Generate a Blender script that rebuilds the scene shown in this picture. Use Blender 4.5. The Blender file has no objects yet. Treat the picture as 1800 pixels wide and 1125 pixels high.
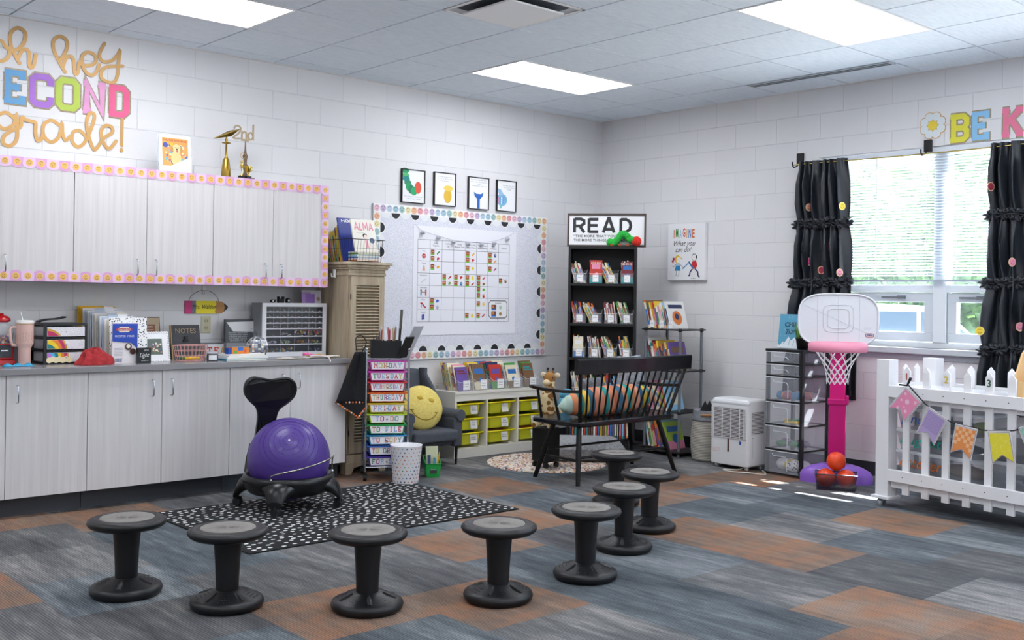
import bpy, math, random
from math import sin, cos, pi, radians
from mathutils import Matrix, Vector
random.seed(7)
scene = bpy.context.scene
col = scene.collection

# ---------------------------------------------------------------- camera
CAM = Vector((-7.3765, -6.9419, 1.31))
cam_data = bpy.data.cameras.new('camera')
cam_data.sensor_fit = 'HORIZONTAL'
cam_data.sensor_width = 36.0
cam_data.lens = 1839.88 * 36 / 1800
cam_data.shift_y = -(562.5 - 523.3) / 1800
cam_data.clip_start = 0.05
cam = bpy.data.objects.new('camera', cam_data)
col.objects.link(cam)
_y, _r = 0.7324, 0.0150
F = Vector((sin(_y), cos(_y), 0))
R0 = Vector((cos(_y), -sin(_y), 0))
U0 = Vector((0, 0, 1))
Rv = R0 * cos(_r) + U0 * sin(_r)
Uv = -R0 * sin(_r) + U0 * cos(_r)
cam.matrix_world = Matrix(((Rv.x, Uv.x, -F.x, CAM.x), (Rv.y, Uv.y, -F.y, CAM.y), (Rv.z, Uv.z, -F.z, CAM.z), (0, 0, 0, 1)))
scene.camera = cam

# ---------------------------------------------------------------- world, sun, exposure
scene.view_settings.view_transform = 'Standard'
scene.view_settings.look = 'None'
scene.view_settings.gamma = 1
scene.view_settings.exposure = 0.2
scene.view_settings.use_curve_mapping = False
world = bpy.data.worlds.new('sky')
scene.world = world
world.use_nodes = True
nt = world.node_tree
bg = nt.nodes['Background']
sky = nt.nodes.new('ShaderNodeTexSky')
sky.sky_type = 'NISHITA'
sky.sun_disc = False
sky.sun_elevation = radians(48)
sky.sun_rotation = radians(60)
nt.links.new(sky.outputs[0], bg.inputs[0])
bg.inputs[1].default_value = 0.7
sun = bpy.data.lights.new('sun', 'SUN')
sun.energy = 48
sun.angle = radians(0.6)
sun_o = bpy.data.objects.new('sun', sun)
col.objects.link(sun_o)
SUN_DIR = Vector((-1.0, 0.42, -1.28)).normalized()      # the way the light travels
sun_o.rotation_euler = SUN_DIR.to_track_quat('-Z', 'Y').to_euler()
PANEL = 12.0                                            # brightness of the ceiling panels

# ---------------------------------------------------------------- materials
def lin(c):
    c = c.lstrip('#')
    v = [int(c[i:i + 2], 16) / 255 for i in (0, 2, 4)]
    return tuple(x / 12.92 if x <= .04045 else ((x + .055) / 1.055) ** 2.4 for x in v) + (1,)

_mc = {}
def C(h, rough=.5, metal=0., spec=.5, vary=.0, coat=0.):
    """plain coloured surface, optionally with a little procedural unevenness"""
    k = (h, rough, metal, spec, vary, coat)
    if k in _mc: return _mc[k]
    m = bpy.data.materials.new('surface_' + h.strip('#'))
    m.use_nodes = True
    b = m.node_tree.nodes['Principled BSDF']
    b.inputs['Base Color'].default_value = lin(h)
    b.inputs['Roughness'].default_value = rough
    b.inputs['Metallic'].default_value = metal
    b.inputs['Specular IOR Level'].default_value = spec
    b.inputs['Coat Weight'].default_value = coat
    if vary:
        n = m.node_tree.nodes.new('ShaderNodeTexNoise'); n.inputs['Scale'].default_value = 14; n.inputs['Detail'].default_value = 5
        tc = m.node_tree.nodes.new('ShaderNodeTexCoord')
        mr = m.node_tree.nodes.new('ShaderNodeMapRange'); mr.inputs[3].default_value = 1 - vary; mr.inputs[4].default_value = 1 + vary
        mx = m.node_tree.nodes.new('ShaderNodeMix'); mx.data_type = 'RGBA'; mx.blend_type = 'MULTIPLY'; mx.inputs[0].default_value = 1
        mx.inputs[6].default_value = lin(h)
        L = m.node_tree.links.new
        L(tc.outputs['Object'], n.inputs['Vector']); L(n.outputs[0], mr.inputs[0]); L(mr.outputs[0], mx.inputs[7]); L(mx.outputs[2], b.inputs['Base Color'])
    _mc[k] = m
    return m

def nodemat(name):
    m = bpy.data.materials.new(name); m.use_nodes = True
    t = m.node_tree
    return m, t, t.nodes['Principled BSDF'], t.links.new

def N(t, kind, **kw):
    n = t.nodes.new(kind)
    for k, v in kw.items():
        if k[0] == 'i' and k[1:].isdigit(): n.inputs[int(k[1:])].default_value = v
        else: setattr(n, k, v)
    return n

def emit(h, s):
    m = bpy.data.materials.new('glow_' + h.strip('#')); m.use_nodes = True
    t = m.node_tree; t.nodes.clear()
    e = t.nodes.new('ShaderNodeEmission'); e.inputs[0].default_value = lin(h); e.inputs[1].default_value = s
    o = t.nodes.new('ShaderNodeOutputMaterial'); t.links.new(e.outputs[0], o.inputs[0])
    return m

def clear(h, alpha, rough=.08):
    """thin clear plastic or glass"""
    k = ('clear', h, alpha, rough)
    if k in _mc: return _mc[k]
    m, t, b, L = nodemat('clear_' + h.strip('#'))
    b.inputs['Base Color'].default_value = lin(h)
    b.inputs['Roughness'].default_value = rough
    b.inputs['Alpha'].default_value = alpha
    _mc[k] = m
    return m

def wallmat(name, axis, off):
    m, t, b, L = nodemat(name)
    tc = N(t, 'ShaderNodeTexCoord'); sp = N(t, 'ShaderNodeSeparateXYZ'); L(tc.outputs['Object'], sp.inputs[0])
    ax = N(t, 'ShaderNodeMath', operation='MULTIPLY_ADD'); L(sp.outputs[axis], ax.inputs[0]); ax.inputs[1].default_value = 1 if axis == 0 else -1; ax.inputs[2].default_value = off
    az = N(t, 'ShaderNodeMath', operation='ADD'); L(sp.outputs[2], az.inputs[0]); az.inputs[1].default_value = -.1695 + 8.128
    cb = N(t, 'ShaderNodeCombineXYZ'); L(ax.outputs[0], cb.inputs[0]); L(az.outputs[0], cb.inputs[1])
    br = N(t, 'ShaderNodeTexBrick', offset=.5, offset_frequency=2, squash=1)
    br.inputs['Color1'].default_value = lin('#e8e7e8'); br.inputs['Color2'].default_value = lin('#e5e4e6'); br.inputs['Mortar'].default_value = lin('#dcdcde')
    br.inputs['Scale'].default_value = 1; br.inputs['Mortar Size'].default_value = .004; br.inputs['Mortar Smooth'].default_value = .6
    br.inputs['Brick Width'].default_value = .4064; br.inputs['Row Height'].default_value = .2032
    L(cb.outputs[0], br.inputs['Vector'])
    no = N(t, 'ShaderNodeTexNoise'); no.inputs['Scale'].default_value = 55; no.inputs['Detail'].default_value = 6; L(tc.outputs['Object'], no.inputs['Vector'])
    hs = N(t, 'ShaderNodeMath', operation='MULTIPLY_ADD'); L(br.outputs['Fac'], hs.inputs[0]); hs.inputs[1].default_value = -1
    sc_ = N(t, 'ShaderNodeMath', operation='MULTIPLY'); L(no.outputs[0], sc_.inputs[0]); sc_.inputs[1].default_value = .3; L(sc_.outputs[0], hs.inputs[2])
    bp = N(t, 'ShaderNodeBump'); bp.inputs['Strength'].default_value = .55; bp.inputs['Distance'].default_value = .004; L(hs.outputs[0], bp.inputs['Height'])
    L(br.outputs['Color'], b.inputs['Base Color']); L(bp.outputs[0], b.inputs['Normal'])
    b.inputs['Roughness'].default_value = .42; b.inputs['Specular IOR Level'].default_value = .35
    return m

def carpet(name, a, bcol, c, rust=None):
    """ribbed carpet tile with soft streaks along y; the shade differs a little from tile to tile"""
    m, t, b, L = nodemat(name)
    tc = N(t, 'ShaderNodeTexCoord')
    def noise(scale, detail, rough=.6):
        mp = N(t, 'ShaderNodeMapping'); mp.inputs['Scale'].default_value = scale; L(tc.outputs['Object'], mp.inputs[0])
        n = N(t, 'ShaderNodeTexNoise'); n.inputs['Scale'].default_value = 1; n.inputs['Detail'].default_value = detail; n.inputs['Roughness'].default_value = rough; L(mp.outputs[0], n.inputs['Vector'])
        return n.outputs[0]
    def math(op, x, y, z=None):
        n = N(t, 'ShaderNodeMath', operation=op)
        for i, v in enumerate((x, y, z)):
            if v is None: continue
            if isinstance(v, (int, float)): n.inputs[i].default_value = v
            else: L(v, n.inputs[i])
        return n.outputs[0]
    broad = noise((3.2, 1.1, 1), 3); mid = noise((22, 2.6, 1), 5, .65); fine = noise((150, 14, 1), 3, .7)
    sn = N(t, 'ShaderNodeAttribute', attribute_name='tile')
    tone = math('MULTIPLY_ADD', sn.outputs['Fac'], .09, -.045)
    v = math('MULTIPLY_ADD', broad, .42, tone); v = math('MULTIPLY_ADD', mid, .38, v); v = math('MULTIPLY_ADD', fine, .2, v)
    cr = N(t, 'ShaderNodeValToRGB'); L(v, cr.inputs[0])
    e = cr.color_ramp.elements; e[0].position = .36; e[0].color = lin(a); e[1].position = .64; e[1].color = lin(c)
    k = cr.color_ramp.elements.new(.5); k.color = lin(bcol)
    wv = N(t, 'ShaderNodeTexWave', wave_type='BANDS', bands_direction='X'); wv.inputs['Scale'].default_value = 26; wv.inputs['Distortion'].default_value = .8; wv.inputs['Detail'].default_value = 1; L(tc.outputs['Object'], wv.inputs[0])
    wy = N(t, 'ShaderNodeTexWave', wave_type='BANDS', bands_direction='Y'); wy.inputs['Scale'].default_value = 26; wy.inputs['Distortion'].default_value = 1.5; L(tc.outputs['Object'], wy.inputs[0])
    fn = N(t, 'ShaderNodeTexNoise'); fn.inputs['Scale'].default_value = 380; fn.inputs['Detail'].default_value = 2; L(tc.outputs['Object'], fn.inputs['Vector'])
    r = math('MULTIPLY_ADD', wv.outputs['Fac'], .60, .22); r = math('MULTIPLY_ADD', wy.outputs['Fac'], .18, r); r = math('MULTIPLY_ADD', fn.outputs[0], .9, r)
    mx = N(t, 'ShaderNodeMix', data_type='RGBA', blend_type='MULTIPLY'); mx.inputs[0].default_value = 1; L(cr.outputs[0], mx.inputs[6]); L(r, mx.inputs[7])
    if rust:
        blot = math('MULTIPLY_ADD', noise((3.4, 5.2, 1), 5, .62), 1, math('MULTIPLY_ADD', fine, .22, math('MULTIPLY', mid, .30)))
        k = N(t, 'ShaderNodeMapRange'); k.inputs[1].default_value = .66; k.inputs[2].default_value = .95; k.inputs[3].default_value = .22; k.inputs[4].default_value = .8; L(blot, k.inputs[0])
        rx = N(t, 'ShaderNodeMix', data_type='RGBA'); L(k.outputs[0], rx.inputs[0]); L(cr.outputs[0], rx.inputs[6]); rx.inputs[7].default_value = lin(rust); L(rx.outputs[2], mx.inputs[6])
    L(mx.outputs[2], b.inputs['Base Color'])
    bp = N(t, 'ShaderNodeBump'); bp.inputs['Strength'].default_value = .6; bp.inputs['Distance'].default_value = .003; L(r, bp.inputs['Height']); L(bp.outputs[0], b.inputs['Normal'])
    b.inputs['Roughness'].default_value = .9; b.inputs['Specular IOR Level'].default_value = .2
    return m

def woodgrain(name, a, c, scale=(30, 30, 1.2), rough=.45):
    m, t, b, L = nodemat(name)
    tc = N(t, 'ShaderNodeTexCoord'); mp = N(t, 'ShaderNodeMapping'); mp.inputs['Scale'].default_value = scale; L(tc.outputs['Object'], mp.inputs[0])
    n1 = N(t, 'ShaderNodeTexNoise'); n1.inputs['Scale'].default_value = 0.85; n1.inputs['Detail'].default_value = 7; n1.inputs['Roughness'].default_value = .6; L(mp.outputs[0], n1.inputs['Vector'])
    cr = N(t, 'ShaderNodeValToRGB'); L(n1.outputs[0], cr.inputs[0])
    e = cr.color_ramp.elements; e[0].position = .33; e[0].color = lin(a); e[1].position = .66; e[1].color = lin(c)
    L(cr.outputs[0], b.inputs['Base Color']); b.inputs['Roughness'].default_value = rough
    bp = N(t, 'ShaderNodeBump'); bp.inputs['Strength'].default_value = .15; bp.inputs['Distance'].default_value = .002; L(n1.outputs[0], bp.inputs['Height']); L(bp.outputs[0], b.inputs['Normal'])
    return m

def speckle(name, base, spot, scale, thr=.5, rough=.7, dist=.25):
    """cells of spot colour on a base colour"""
    m, t, b, L = nodemat(name)
    tc = N(t, 'ShaderNodeTexCoord')
    v = N(t, 'ShaderNodeTexVoronoi'); v.inputs['Scale'].default_value = scale; L(tc.outputs['Object'], v.inputs['Vector'])
    lt = N(t, 'ShaderNodeMath', operation='LESS_THAN'); L(v.outputs['Distance'], lt.inputs[0]); lt.inputs[1].default_value = dist
    mx = N(t, 'ShaderNodeMix', data_type='RGBA'); mx.inputs[6].default_value = lin(base); mx.inputs[7].default_value = lin(spot); L(lt.outputs[0], mx.inputs[0])
    L(mx.outputs[2], b.inputs['Base Color']); b.inputs['Roughness'].default_value = rough
    return m

def fabric(name, a, c, scale=60, rough=.95, bump=.4):
    m, t, b, L = nodemat(name)
    tc = N(t, 'ShaderNodeTexCoord')
    n1 = N(t, 'ShaderNodeTexNoise'); n1.inputs['Scale'].default_value = scale; n1.inputs['Detail'].default_value = 6; n1.inputs['Roughness'].default_value = .7; L(tc.outputs['Object'], n1.inputs['Vector'])
    cr = N(t, 'ShaderNodeValToRGB'); L(n1.outputs[0], cr.inputs[0])
    e = cr.color_ramp.elements; e[0].position = .35; e[0].color = lin(a); e[1].position = .65; e[1].color = lin(c)
    L(cr.outputs[0], b.inputs['Base Color']); b.inputs['Roughness'].default_value = rough
    bp = N(t, 'ShaderNodeBump'); bp.inputs['Strength'].default_value = bump; bp.inputs['Distance'].default_value = .004; L(n1.outputs[0], bp.inputs['Height']); L(bp.outputs[0], b.inputs['Normal'])
    return m

BLACK = C('#0e0f12', .38); BLACKM = C('#0d0e10', .6); WHITE = C('#f2f2f2', .4); CHROME = C('#c8ccd2', .18, 1.); STEEL = C('#8f949b', .3, 1.)
GOLD = C('#c9a24a', .28, 1.); PAPER = C('#f4f3ee', .8); DARKLINE = C('#303238', .7); LABEL = speckle('spotted_label', '#fbfbfb', '#3a3a3a', 210, dist=.28, rough=.5)

# ---------------------------------------------------------------- mesh building
class MB:
    def __init__(s, T=None):
        s.v = []; s.f = []; s.m = []; s.s = []; s.mats = []; s.T = T or Matrix()
    def add(s, vs, fs, mat, smooth=False):
        o = len(s.v)
        if mat not in s.mats: s.mats.append(mat)
        i = s.mats.index(mat)
        s.v += [tuple(s.T @ Vector(v)) for v in vs]
        s.f += [[o + k for k in f] for f in fs]
        s.m += [i] * len(fs); s.s += [smooth] * len(fs)
        return s
    def box(s, x0, y0, z0, x1, y1, z1, mat):
        vs = [(x, y, z) for z in (z0, z1) for y in (y0, y1) for x in (x0, x1)]
        return s.add(vs, [(0, 2, 3, 1), (4, 5, 7, 6), (0, 1, 5, 4), (2, 6, 7, 3), (0, 4, 6, 2), (1, 3, 7, 5)], mat)
    def taper(s, z0, z1, a, b, mat, c0=(0, 0), c1=(0, 0)):
        """box whose half sizes go from a=(x,y) at z0 to b at z1"""
        vs = [(c0[0] + i * a[0], c0[1] + j * a[1], z0) for j in (-1, 1) for i in (-1, 1)] + [(c1[0] + i * b[0], c1[1] + j * b[1], z1) for j in (-1, 1) for i in (-1, 1)]
        return s.add(vs, [(0, 2, 3, 1), (4, 5, 7, 6), (0, 1, 5, 4), (2, 6, 7, 3), (0, 4, 6, 2), (1, 3, 7, 5)], mat)
    def lathe(s, prof, mat, n=32, c=(0, 0, 0), sx=1, sy=1, caps=True):
        vs = []; fs = []
        for r, z in prof:
            for k in range(n):
                a = 2 * pi * k / n
                vs.append((c[0] + r * sx * cos(a), c[1] + r * sy * sin(a), c[2] + z))
        for i in range(len(prof) - 1):
            for k in range(n):
                a = i * n + k; b = i * n + (k + 1) % n
                fs.append((a, b, b + n, a + n))
        s.add(vs, fs, mat, True)
        if caps:
            for i, rev in ((0, True), (len(prof) - 1, False)):
                if prof[i][0] > 1e-4:
                    ring = vs[i * n:(i + 1) * n]
                    s.add(ring, [tuple(range(n))[::-1] if rev else tuple(range(n))], mat)
        return s
    def tube(s, pts, r, mat, n=8, closed=False, cap=True):
        pts = [Vector(p) for p in pts]; k = len(pts); vs = []; fs = []
        rs = r if isinstance(r, (list, tuple)) else [r] * k
        up = None
        for i, p in enumerate(pts):
            if closed: d = pts[(i + 1) % k] - pts[i - 1]
            else: d = pts[min(i + 1, k - 1)] - pts[max(i - 1, 0)]
            if d.length < 1e-9: d = Vector((0, 0, 1))
            d.normalize()
            if up is None:
                up = Vector((0, 0, 1)) if abs(d.z) < .9 else Vector((1, 0, 0))
            up = (up - d * up.dot(d)); 
            if up.length < 1e-6: up = d.orthogonal()
            up.normalize(); sd = d.cross(up)
            for j in range(n):
                a = 2 * pi * j / n
                vs.append(tuple(p + (up * cos(a) + sd * sin(a)) * rs[i]))
        for i in range(k if closed else k - 1):
            for j in range(n):
                a = i * n + j; b = i * n + (j + 1) % n; c = ((i + 1) % k) * n + (j + 1) % n; d = ((i + 1) % k) * n + j
                fs.append((a, b, c, d))
        s.add(vs, fs, mat, n > 4)
        if cap and not closed:
            s.add(vs[:n], [tuple(range(n))[::-1]], mat); s.add(vs[-n:], [tuple(range(n))], mat)
        return s
    def cyl(s, p0, p1, r, mat, n=12, r1=None):
        return s.tube([p0, p1], [r, r if r1 is None else r1], mat, n)
    def sphere(s, c, r, mat, nu=20, nv=12, sc=(1, 1, 1), fn=None):
        vs = []; fs = []
        for j in range(nv + 1):
            t = pi * j / nv
            for i in range(nu):
                a = 2 * pi * i / nu
                d = Vector((sin(t) * cos(a), sin(t) * sin(a), cos(t)))
                k = fn(d) if fn else 1
                vs.append((c[0] + r * sc[0] * d.x * k, c[1] + r * sc[1] * d.y * k, c[2] + r * sc[2] * d.z * k))
        for j in range(nv):
            for i in range(nu):
                a = j * nu + i; b = j * nu + (i + 1) % nu
                fs.append((a, a + nu, b + nu, b))
        return s.add(vs, fs, mat, True)
    def loft(s, rings, mat, smooth=True, cap=True):
        n = len(rings[0]); vs = [p for r in rings for p in r]; fs = []
        for i in range(len(rings) - 1):
            for j in range(n):
                a = i * n + j; b = i * n + (j + 1) % n
                fs.append((a, b, b + n, a + n))
        s.add(vs, fs, mat, smooth)
        if cap:
            s.add(rings[0], [tuple(range(n))[::-1]], mat); s.add(rings[-1], [tuple(range(n))], mat)
        return s
    def grid(s, fn, nu, nv, mat, smooth=True, wrap=False):
        vs = [tuple(fn(i / nu, j / nv)) for j in range(nv + 1) for i in range(nu + (0 if wrap else 1))]
        w = nu if wrap else nu + 1; fs = []
        for j in range(nv):
            for i in range(nu):
                a = j * w + i; b = j * w + (i + 1) % w
                fs.append((a, b, b + w, a + w))
        return s.add(vs, fs, mat, smooth)
    # ---- flat work in the local xz plane, seen from -y
    def poly(s, pts, y, mat, depth=0.):
        n = len(pts)
        s.add([(x, y, z) for x, z in pts], [tuple(range(n))], mat)
        if depth:
            s.add([(x, y, z) for x, z in pts] + [(x, y + depth, z) for x, z in pts], [(i, (i + 1) % n, (i + 1) % n + n, i + n) for i in range(n)], mat)
            s.add([(x, y + depth, z) for x, z in pts], [tuple(range(n))[::-1]], mat)
        return s
    def rect(s, x0, z0, x1, z1, y, mat, depth=0.):
        return s.poly([(x0, z0), (x1, z0), (x1, z1), (x0, z1)], y, mat, depth)
    def disc(s, x, z, r, y, mat, n=16, a0=0., a1=2 * pi, rz=None, depth=0.):
        rz = rz or r
        full = abs(a1 - a0 - 2 * pi) < 1e-6
        pts = [(x + r * cos(a0 + (a1 - a0) * k / (n if full else n - 1)), z + rz * sin(a0 + (a1 - a0) * k / (n if full else n - 1))) for k in range(n)]
        return s.poly(pts, y, mat, depth)
    def ring(s, x, z, r0, r1, y, mat, n=20, a0=0., a1=2 * pi):
        vs = []; full = abs(a1 - a0 - 2 * pi) < 1e-6
        for k in range(n + 1):
            a = a0 + (a1 - a0) * k / n
            vs += [(x + r0 * cos(a), y, z + r0 * sin(a)), (x + r1 * cos(a), y, z + r1 * sin(a))]
        return s.add(vs, [(2 * k, 2 * k + 1, 2 * k + 3, 2 * k + 2) for k in range(n)], mat)
    def stroke(s, pts, w, y, mat, closed=False, rnd=False, depth=0.):
        """a line of width w through pts=(x,z)"""
        P = [Vector(p) for p in pts]; k = len(P); L_ = []; R_ = []
        for i in range(k):
            a = P[i - 1] if (closed or i > 0) else None; b = P[(i + 1) % k] if (closed or i < k - 1) else None
            d0 = (P[i] - a).normalized() if a is not None else None; d1 = (b - P[i]).normalized() if b is not None else None
            d0 = d0 or d1; d1 = d1 or d0
            n0 = Vector((-d0.y, d0.x)); n1 = Vector((-d1.y, d1.x)); nn = n0 + n1
            nn = n0 if nn.length < 1e-4 else nn.normalized()
            q = w / 2 / max(.45, nn.dot(n0))
            L_.append(P[i] + nn * q); R_.append(P[i] - nn * q)
        m = k if closed else k - 1
        s.q = getattr(s, 'q', 0) + 1
        e_ = 0 if closed else 4e-5
        y -= 1.2e-4 * (s.q % 5)
        vs = [(p.x, y - e_ * i, p.y) for i, p in enumerate(L_)] + [(p.x, y - e_ * i, p.y) for i, p in enumerate(R_)]
        s.add(vs, [(i, k + i, k + (i + 1) % k, (i + 1) % k) for i in range(m)], mat)
        if depth:
            vb = [(p.x, y + depth, p.y) for p in L_] + [(p.x, y + depth, p.y) for p in R_]
            s.add([(p.x, y, p.y) for p in L_] + [(p.x, y + depth, p.y) for p in L_], [(i, (i + 1) % k, (i + 1) % k + k, i + k) for i in range(m)], mat)
            s.add([(p.x, y, p.y) for p in R_] + [(p.x, y + depth, p.y) for p in R_], [(i, (i + 1) % k, (i + 1) % k + k, i + k) for i in range(m)], mat)
        if rnd:
            for i, p in ((0, P[0]), (k, P[-1])): s.disc(p.x, p.y, w / 2, y - .0001 - e_ * i, mat, 10)
        return s
    def text(s, body, x, z, h, y, mat, width=None, align='c', bold=0., slant=0.):
        """lettering: cap height h, squeezed to width if given"""
        me = glyphs(body, bold, slant)
        if not me.vertices: return s
        xs = [v.co.x for v in me.vertices]; x0, x1 = min(xs), max(xs)
        k = h / .69; kx = k if width is None else width / (x1 - x0)
        W = (x1 - x0) * kx
        ox = {'c': x - W / 2, 'l': x, 'r': x - W}[align]
        return s.add([(ox + (v.co.x - x0) * kx, y, z + v.co.y * k) for v in me.vertices], [tuple(p.vertices) for p in me.polygons], mat)
    def build(s, name, parent=None, M=None, bevel=0., seg=2, subsurf=0, solid=0.):
        me = bpy.data.meshes.new(name); me.from_pydata(s.v, [], s.f); 
        for m in s.mats: me.materials.append(m)
        me.polygons.foreach_set('material_index', s.m); me.polygons.foreach_set('use_smooth', s.s); me.update()
        o = bpy.data.objects.new(name, me); col.objects.link(o)
        if parent is not None: o.parent = parent
        if M is not None: o.matrix_basis = M
        if solid:
            d = o.modifiers.new('thick', 'SOLIDIFY'); d.thickness = solid; d.offset = 0
        if subsurf:
            d = o.modifiers.new('smooth', 'SUBSURF'); d.levels = subsurf; d.render_levels = subsurf
        if bevel:
            d = o.modifiers.new('edge', 'BEVEL'); d.width = bevel; d.segments = seg; d.limit_method = 'ANGLE'; d.angle_limit = radians(40)
        return o

_gc = {}
def glyphs(body, bold, slant):
    k = (body, bold, slant)
    if k not in _gc:
        c = bpy.data.curves.new('lettering', 'FONT'); c.body = body; c.resolution_u = 2; c.offset = bold; c.shear = slant
        o = bpy.data.objects.new('lettering', c)
        _gc[k] = bpy.data.meshes.new_from_object(o)
        bpy.data.objects.remove(o); bpy.data.curves.remove(c)
    return _gc[k]

def T(x=0, y=0, z=0, rz=0, rx=0, ry=0, s=1):
    return Matrix.Translation((x, y, z)) @ Matrix.Rotation(rz, 4, 'Z') @ Matrix.Rotation(ry, 4, 'Y') @ Matrix.Rotation(rx, 4, 'X') @ Matrix.Scale(s, 4)
WA = Matrix()                            # things on the back wall: local x right, -y out of the wall
def WB(y, z, x=0.): return T(x, y, z, -pi / 2)      # things on the window wall

def tag(o, label, cat, group=None):
    o['label'] = label; o['category'] = cat
    if group: o['group'] = group
    return o
def thing(name, label, cat, M=None, group=None):
    o = bpy.data.objects.new(name, None); col.objects.link(o); o.empty_display_size = .1
    if M is not None: o.matrix_basis = M
    return tag(o, label, cat, group)
def struct(o):
    o['kind'] = 'structure'; return o
def copy_tree(o, parent=None):
    c = o.copy(); col.objects.link(c); c.parent = parent
    for ch in o.children: copy_tree(ch, c)
    return c
def catmull(pts, n=6, closed=False):
    P = [Vector(p) for p in pts]; out = []; k = len(P)
    for i in range(k if closed else k - 1):
        if closed: a, b, c, d = P[i - 1], P[i], P[(i + 1) % k], P[(i + 2) % k]
        else: a, b, c, d = P[max(i - 1, 0)], P[i], P[i + 1], P[min(i + 2, k - 1)]
        for j in range(n):
            t = j / n
            out.append(.5 * ((2 * b) + (c - a) * t + (2 * a - 5 * b + 4 * c - d) * t * t + (3 * b - a - 3 * c + d) * t ** 3))
    if not closed: out.append(P[-1])
    return out

# slab-serif capitals as centre lines on a 4 x 6 grid
SER = lambda x, z: [(x - .85, z), (x + .85, z)]
SLAB = {
 'A': [[(.3, 0), (2, 6), (3.8, 0)], [(1, 2), (3.1, 2)], SER(.3, 0), SER(3.8, 0)],
 'B': [[(.6, 0), (.6, 6)], [(-.2, 6), (3, 6), (3.8, 5.2), (3.8, 3.8), (3, 3), (.6, 3)], [(3, 3), (3.8, 2.2), (3.8, .8), (3, 0), (-.2, 0)]],
 'C': [[(4, 4.2), (4, 5.2), (3.2, 6), (.8, 6), (0, 5.2), (0, .8), (.8, 0), (3.2, 0), (4, .8), (4, 1.8)]],
 'D': [[(.6, 0), (.6, 6)], [(-.2, 6), (3, 6), (3.9, 5.1), (3.9, .9), (3, 0), (-.2, 0)]],
 'E': [[(.6, 0), (.6, 6)], [(-.2, 6), (3.8, 6), (3.8, 4.7)], [(.6, 3), (2.7, 3)], [(2.7, 3.8), (2.7, 2.2)], [(-.2, 0), (3.8, 0), (3.8, 1.3)]],
 'F': [[(.6, 0), (.6, 6)], [(-.2, 6), (3.8, 6), (3.8, 4.7)], [(.6, 3), (2.7, 3)], [(2.7, 3.8), (2.7, 2.2)], SER(.6, 0)],
 'G': [[(4, 4.2), (4, 5.2), (3.2, 6), (.8, 6), (0, 5.2), (0, .8), (.8, 0), (3.2, 0), (4, .8), (4, 2.6), (2.5, 2.6)]],
 'H': [[(.5, 0), (.5, 6)], [(3.6, 0), (3.6, 6)], [(.5, 3), (3.6, 3)], SER(.5, 0), SER(3.6, 0), SER(.5, 6), SER(3.6, 6)],
 'I': [[(2, 0), (2, 6)], [(.9, 6), (3.1, 6)], [(.9, 0), (3.1, 0)]],
 'K': [[(.5, 0), (.5, 6)], [(3.7, 6), (.7, 2.7)], [(1.7, 3.7), (3.8, 0)], SER(.5, 0), SER(3.6, 0), SER(.5, 6), SER(3.5, 6)],
 'L': [[(.8, 0), (.8, 6)], SER(.8, 6), [(0, 0), (3.8, 0), (3.8, 1.6)]],
 'M': [[(.2, 0), (.2, 6), (2.1, 2), (4, 6), (4, 0)], SER(.2, 0), SER(4, 0), [(-.6, 6), (.4, 6)], [(3.8, 6), (4.8, 6)]],
 'N': [[(.4, 0), (.4, 6), (3.6, 0), (3.6, 6)], SER(.4, 0), SER(3.6, 6), [(-.4, 6), (.5, 6)]],
 'O': [[(.8, 0), (3.2, 0), (4, .8), (4, 5.2), (3.2, 6), (.8, 6), (0, 5.2), (0, .8), (.8, 0), (1, 0)]],
 'P': [[(.6, 0), (.6, 6)], [(-.2, 6), (3, 6), (3.8, 5.2), (3.8, 3.6), (3, 2.8), (.6, 2.8)], SER(.6, 0)],
 'R': [[(.6, 0), (.6, 6)], [(-.2, 6), (3, 6), (3.8, 5.2), (3.8, 3.8), (3, 3), (.6, 3)], [(2.4, 3), (3.6, 0), (4.4, 0)], SER(.6, 0)],
 'S': [[(3.9, 4.4), (3.9, 5.3), (3.2, 6), (.8, 6), (0, 5.2), (0, 4), (.8, 3.2), (3.1, 2.8), (3.9, 2), (3.9, .8), (3.1, 0), (.8, 0), (0, .7), (0, 1.6)]],
 'T': [[(2, 0), (2, 6)], [(0, 4.6), (0, 6), (4, 6), (4, 4.6)], SER(2, 0)],
 'U': [[(.5, 6), (.5, .8), (1.3, 0), (2.8, 0), (3.6, .8), (3.6, 6)], SER(.5, 6), SER(3.6, 6)],
 'W': [[(.2, 6), (1.1, 0), (2.1, 4), (3.1, 0), (4, 6)], SER(.2, 6), SER(4, 6)],
 'Y': [[(.2, 6), (2, 2.8), (3.9, 6)], [(2, 2.8), (2, 0)], SER(.3, 6), SER(3.8, 6), SER(2, 0)],
 '-': [[(.8, 3), (3.2, 3)]], ' ': []}
def slab(mb, ch, x, z, w, h, y, mat, outline=None, wd=1.15, grow=.7):
    """one slab letter in the box x..x+w, z..z+h"""
    sx = w / 5.6; sz = h / 7.2
    f = lambda p: (x + (p[0] + .8) * sx, z + (p[1] + .6) * sz)
    ws = (sx + sz) / 2
    for ln in SLAB.get(ch, []):
        if outline: mb.stroke([f(p) for p in ln], (wd + grow) * ws, y + .002, outline)
        mb.stroke([f(p) for p in ln], wd * ws, y, mat)
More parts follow.
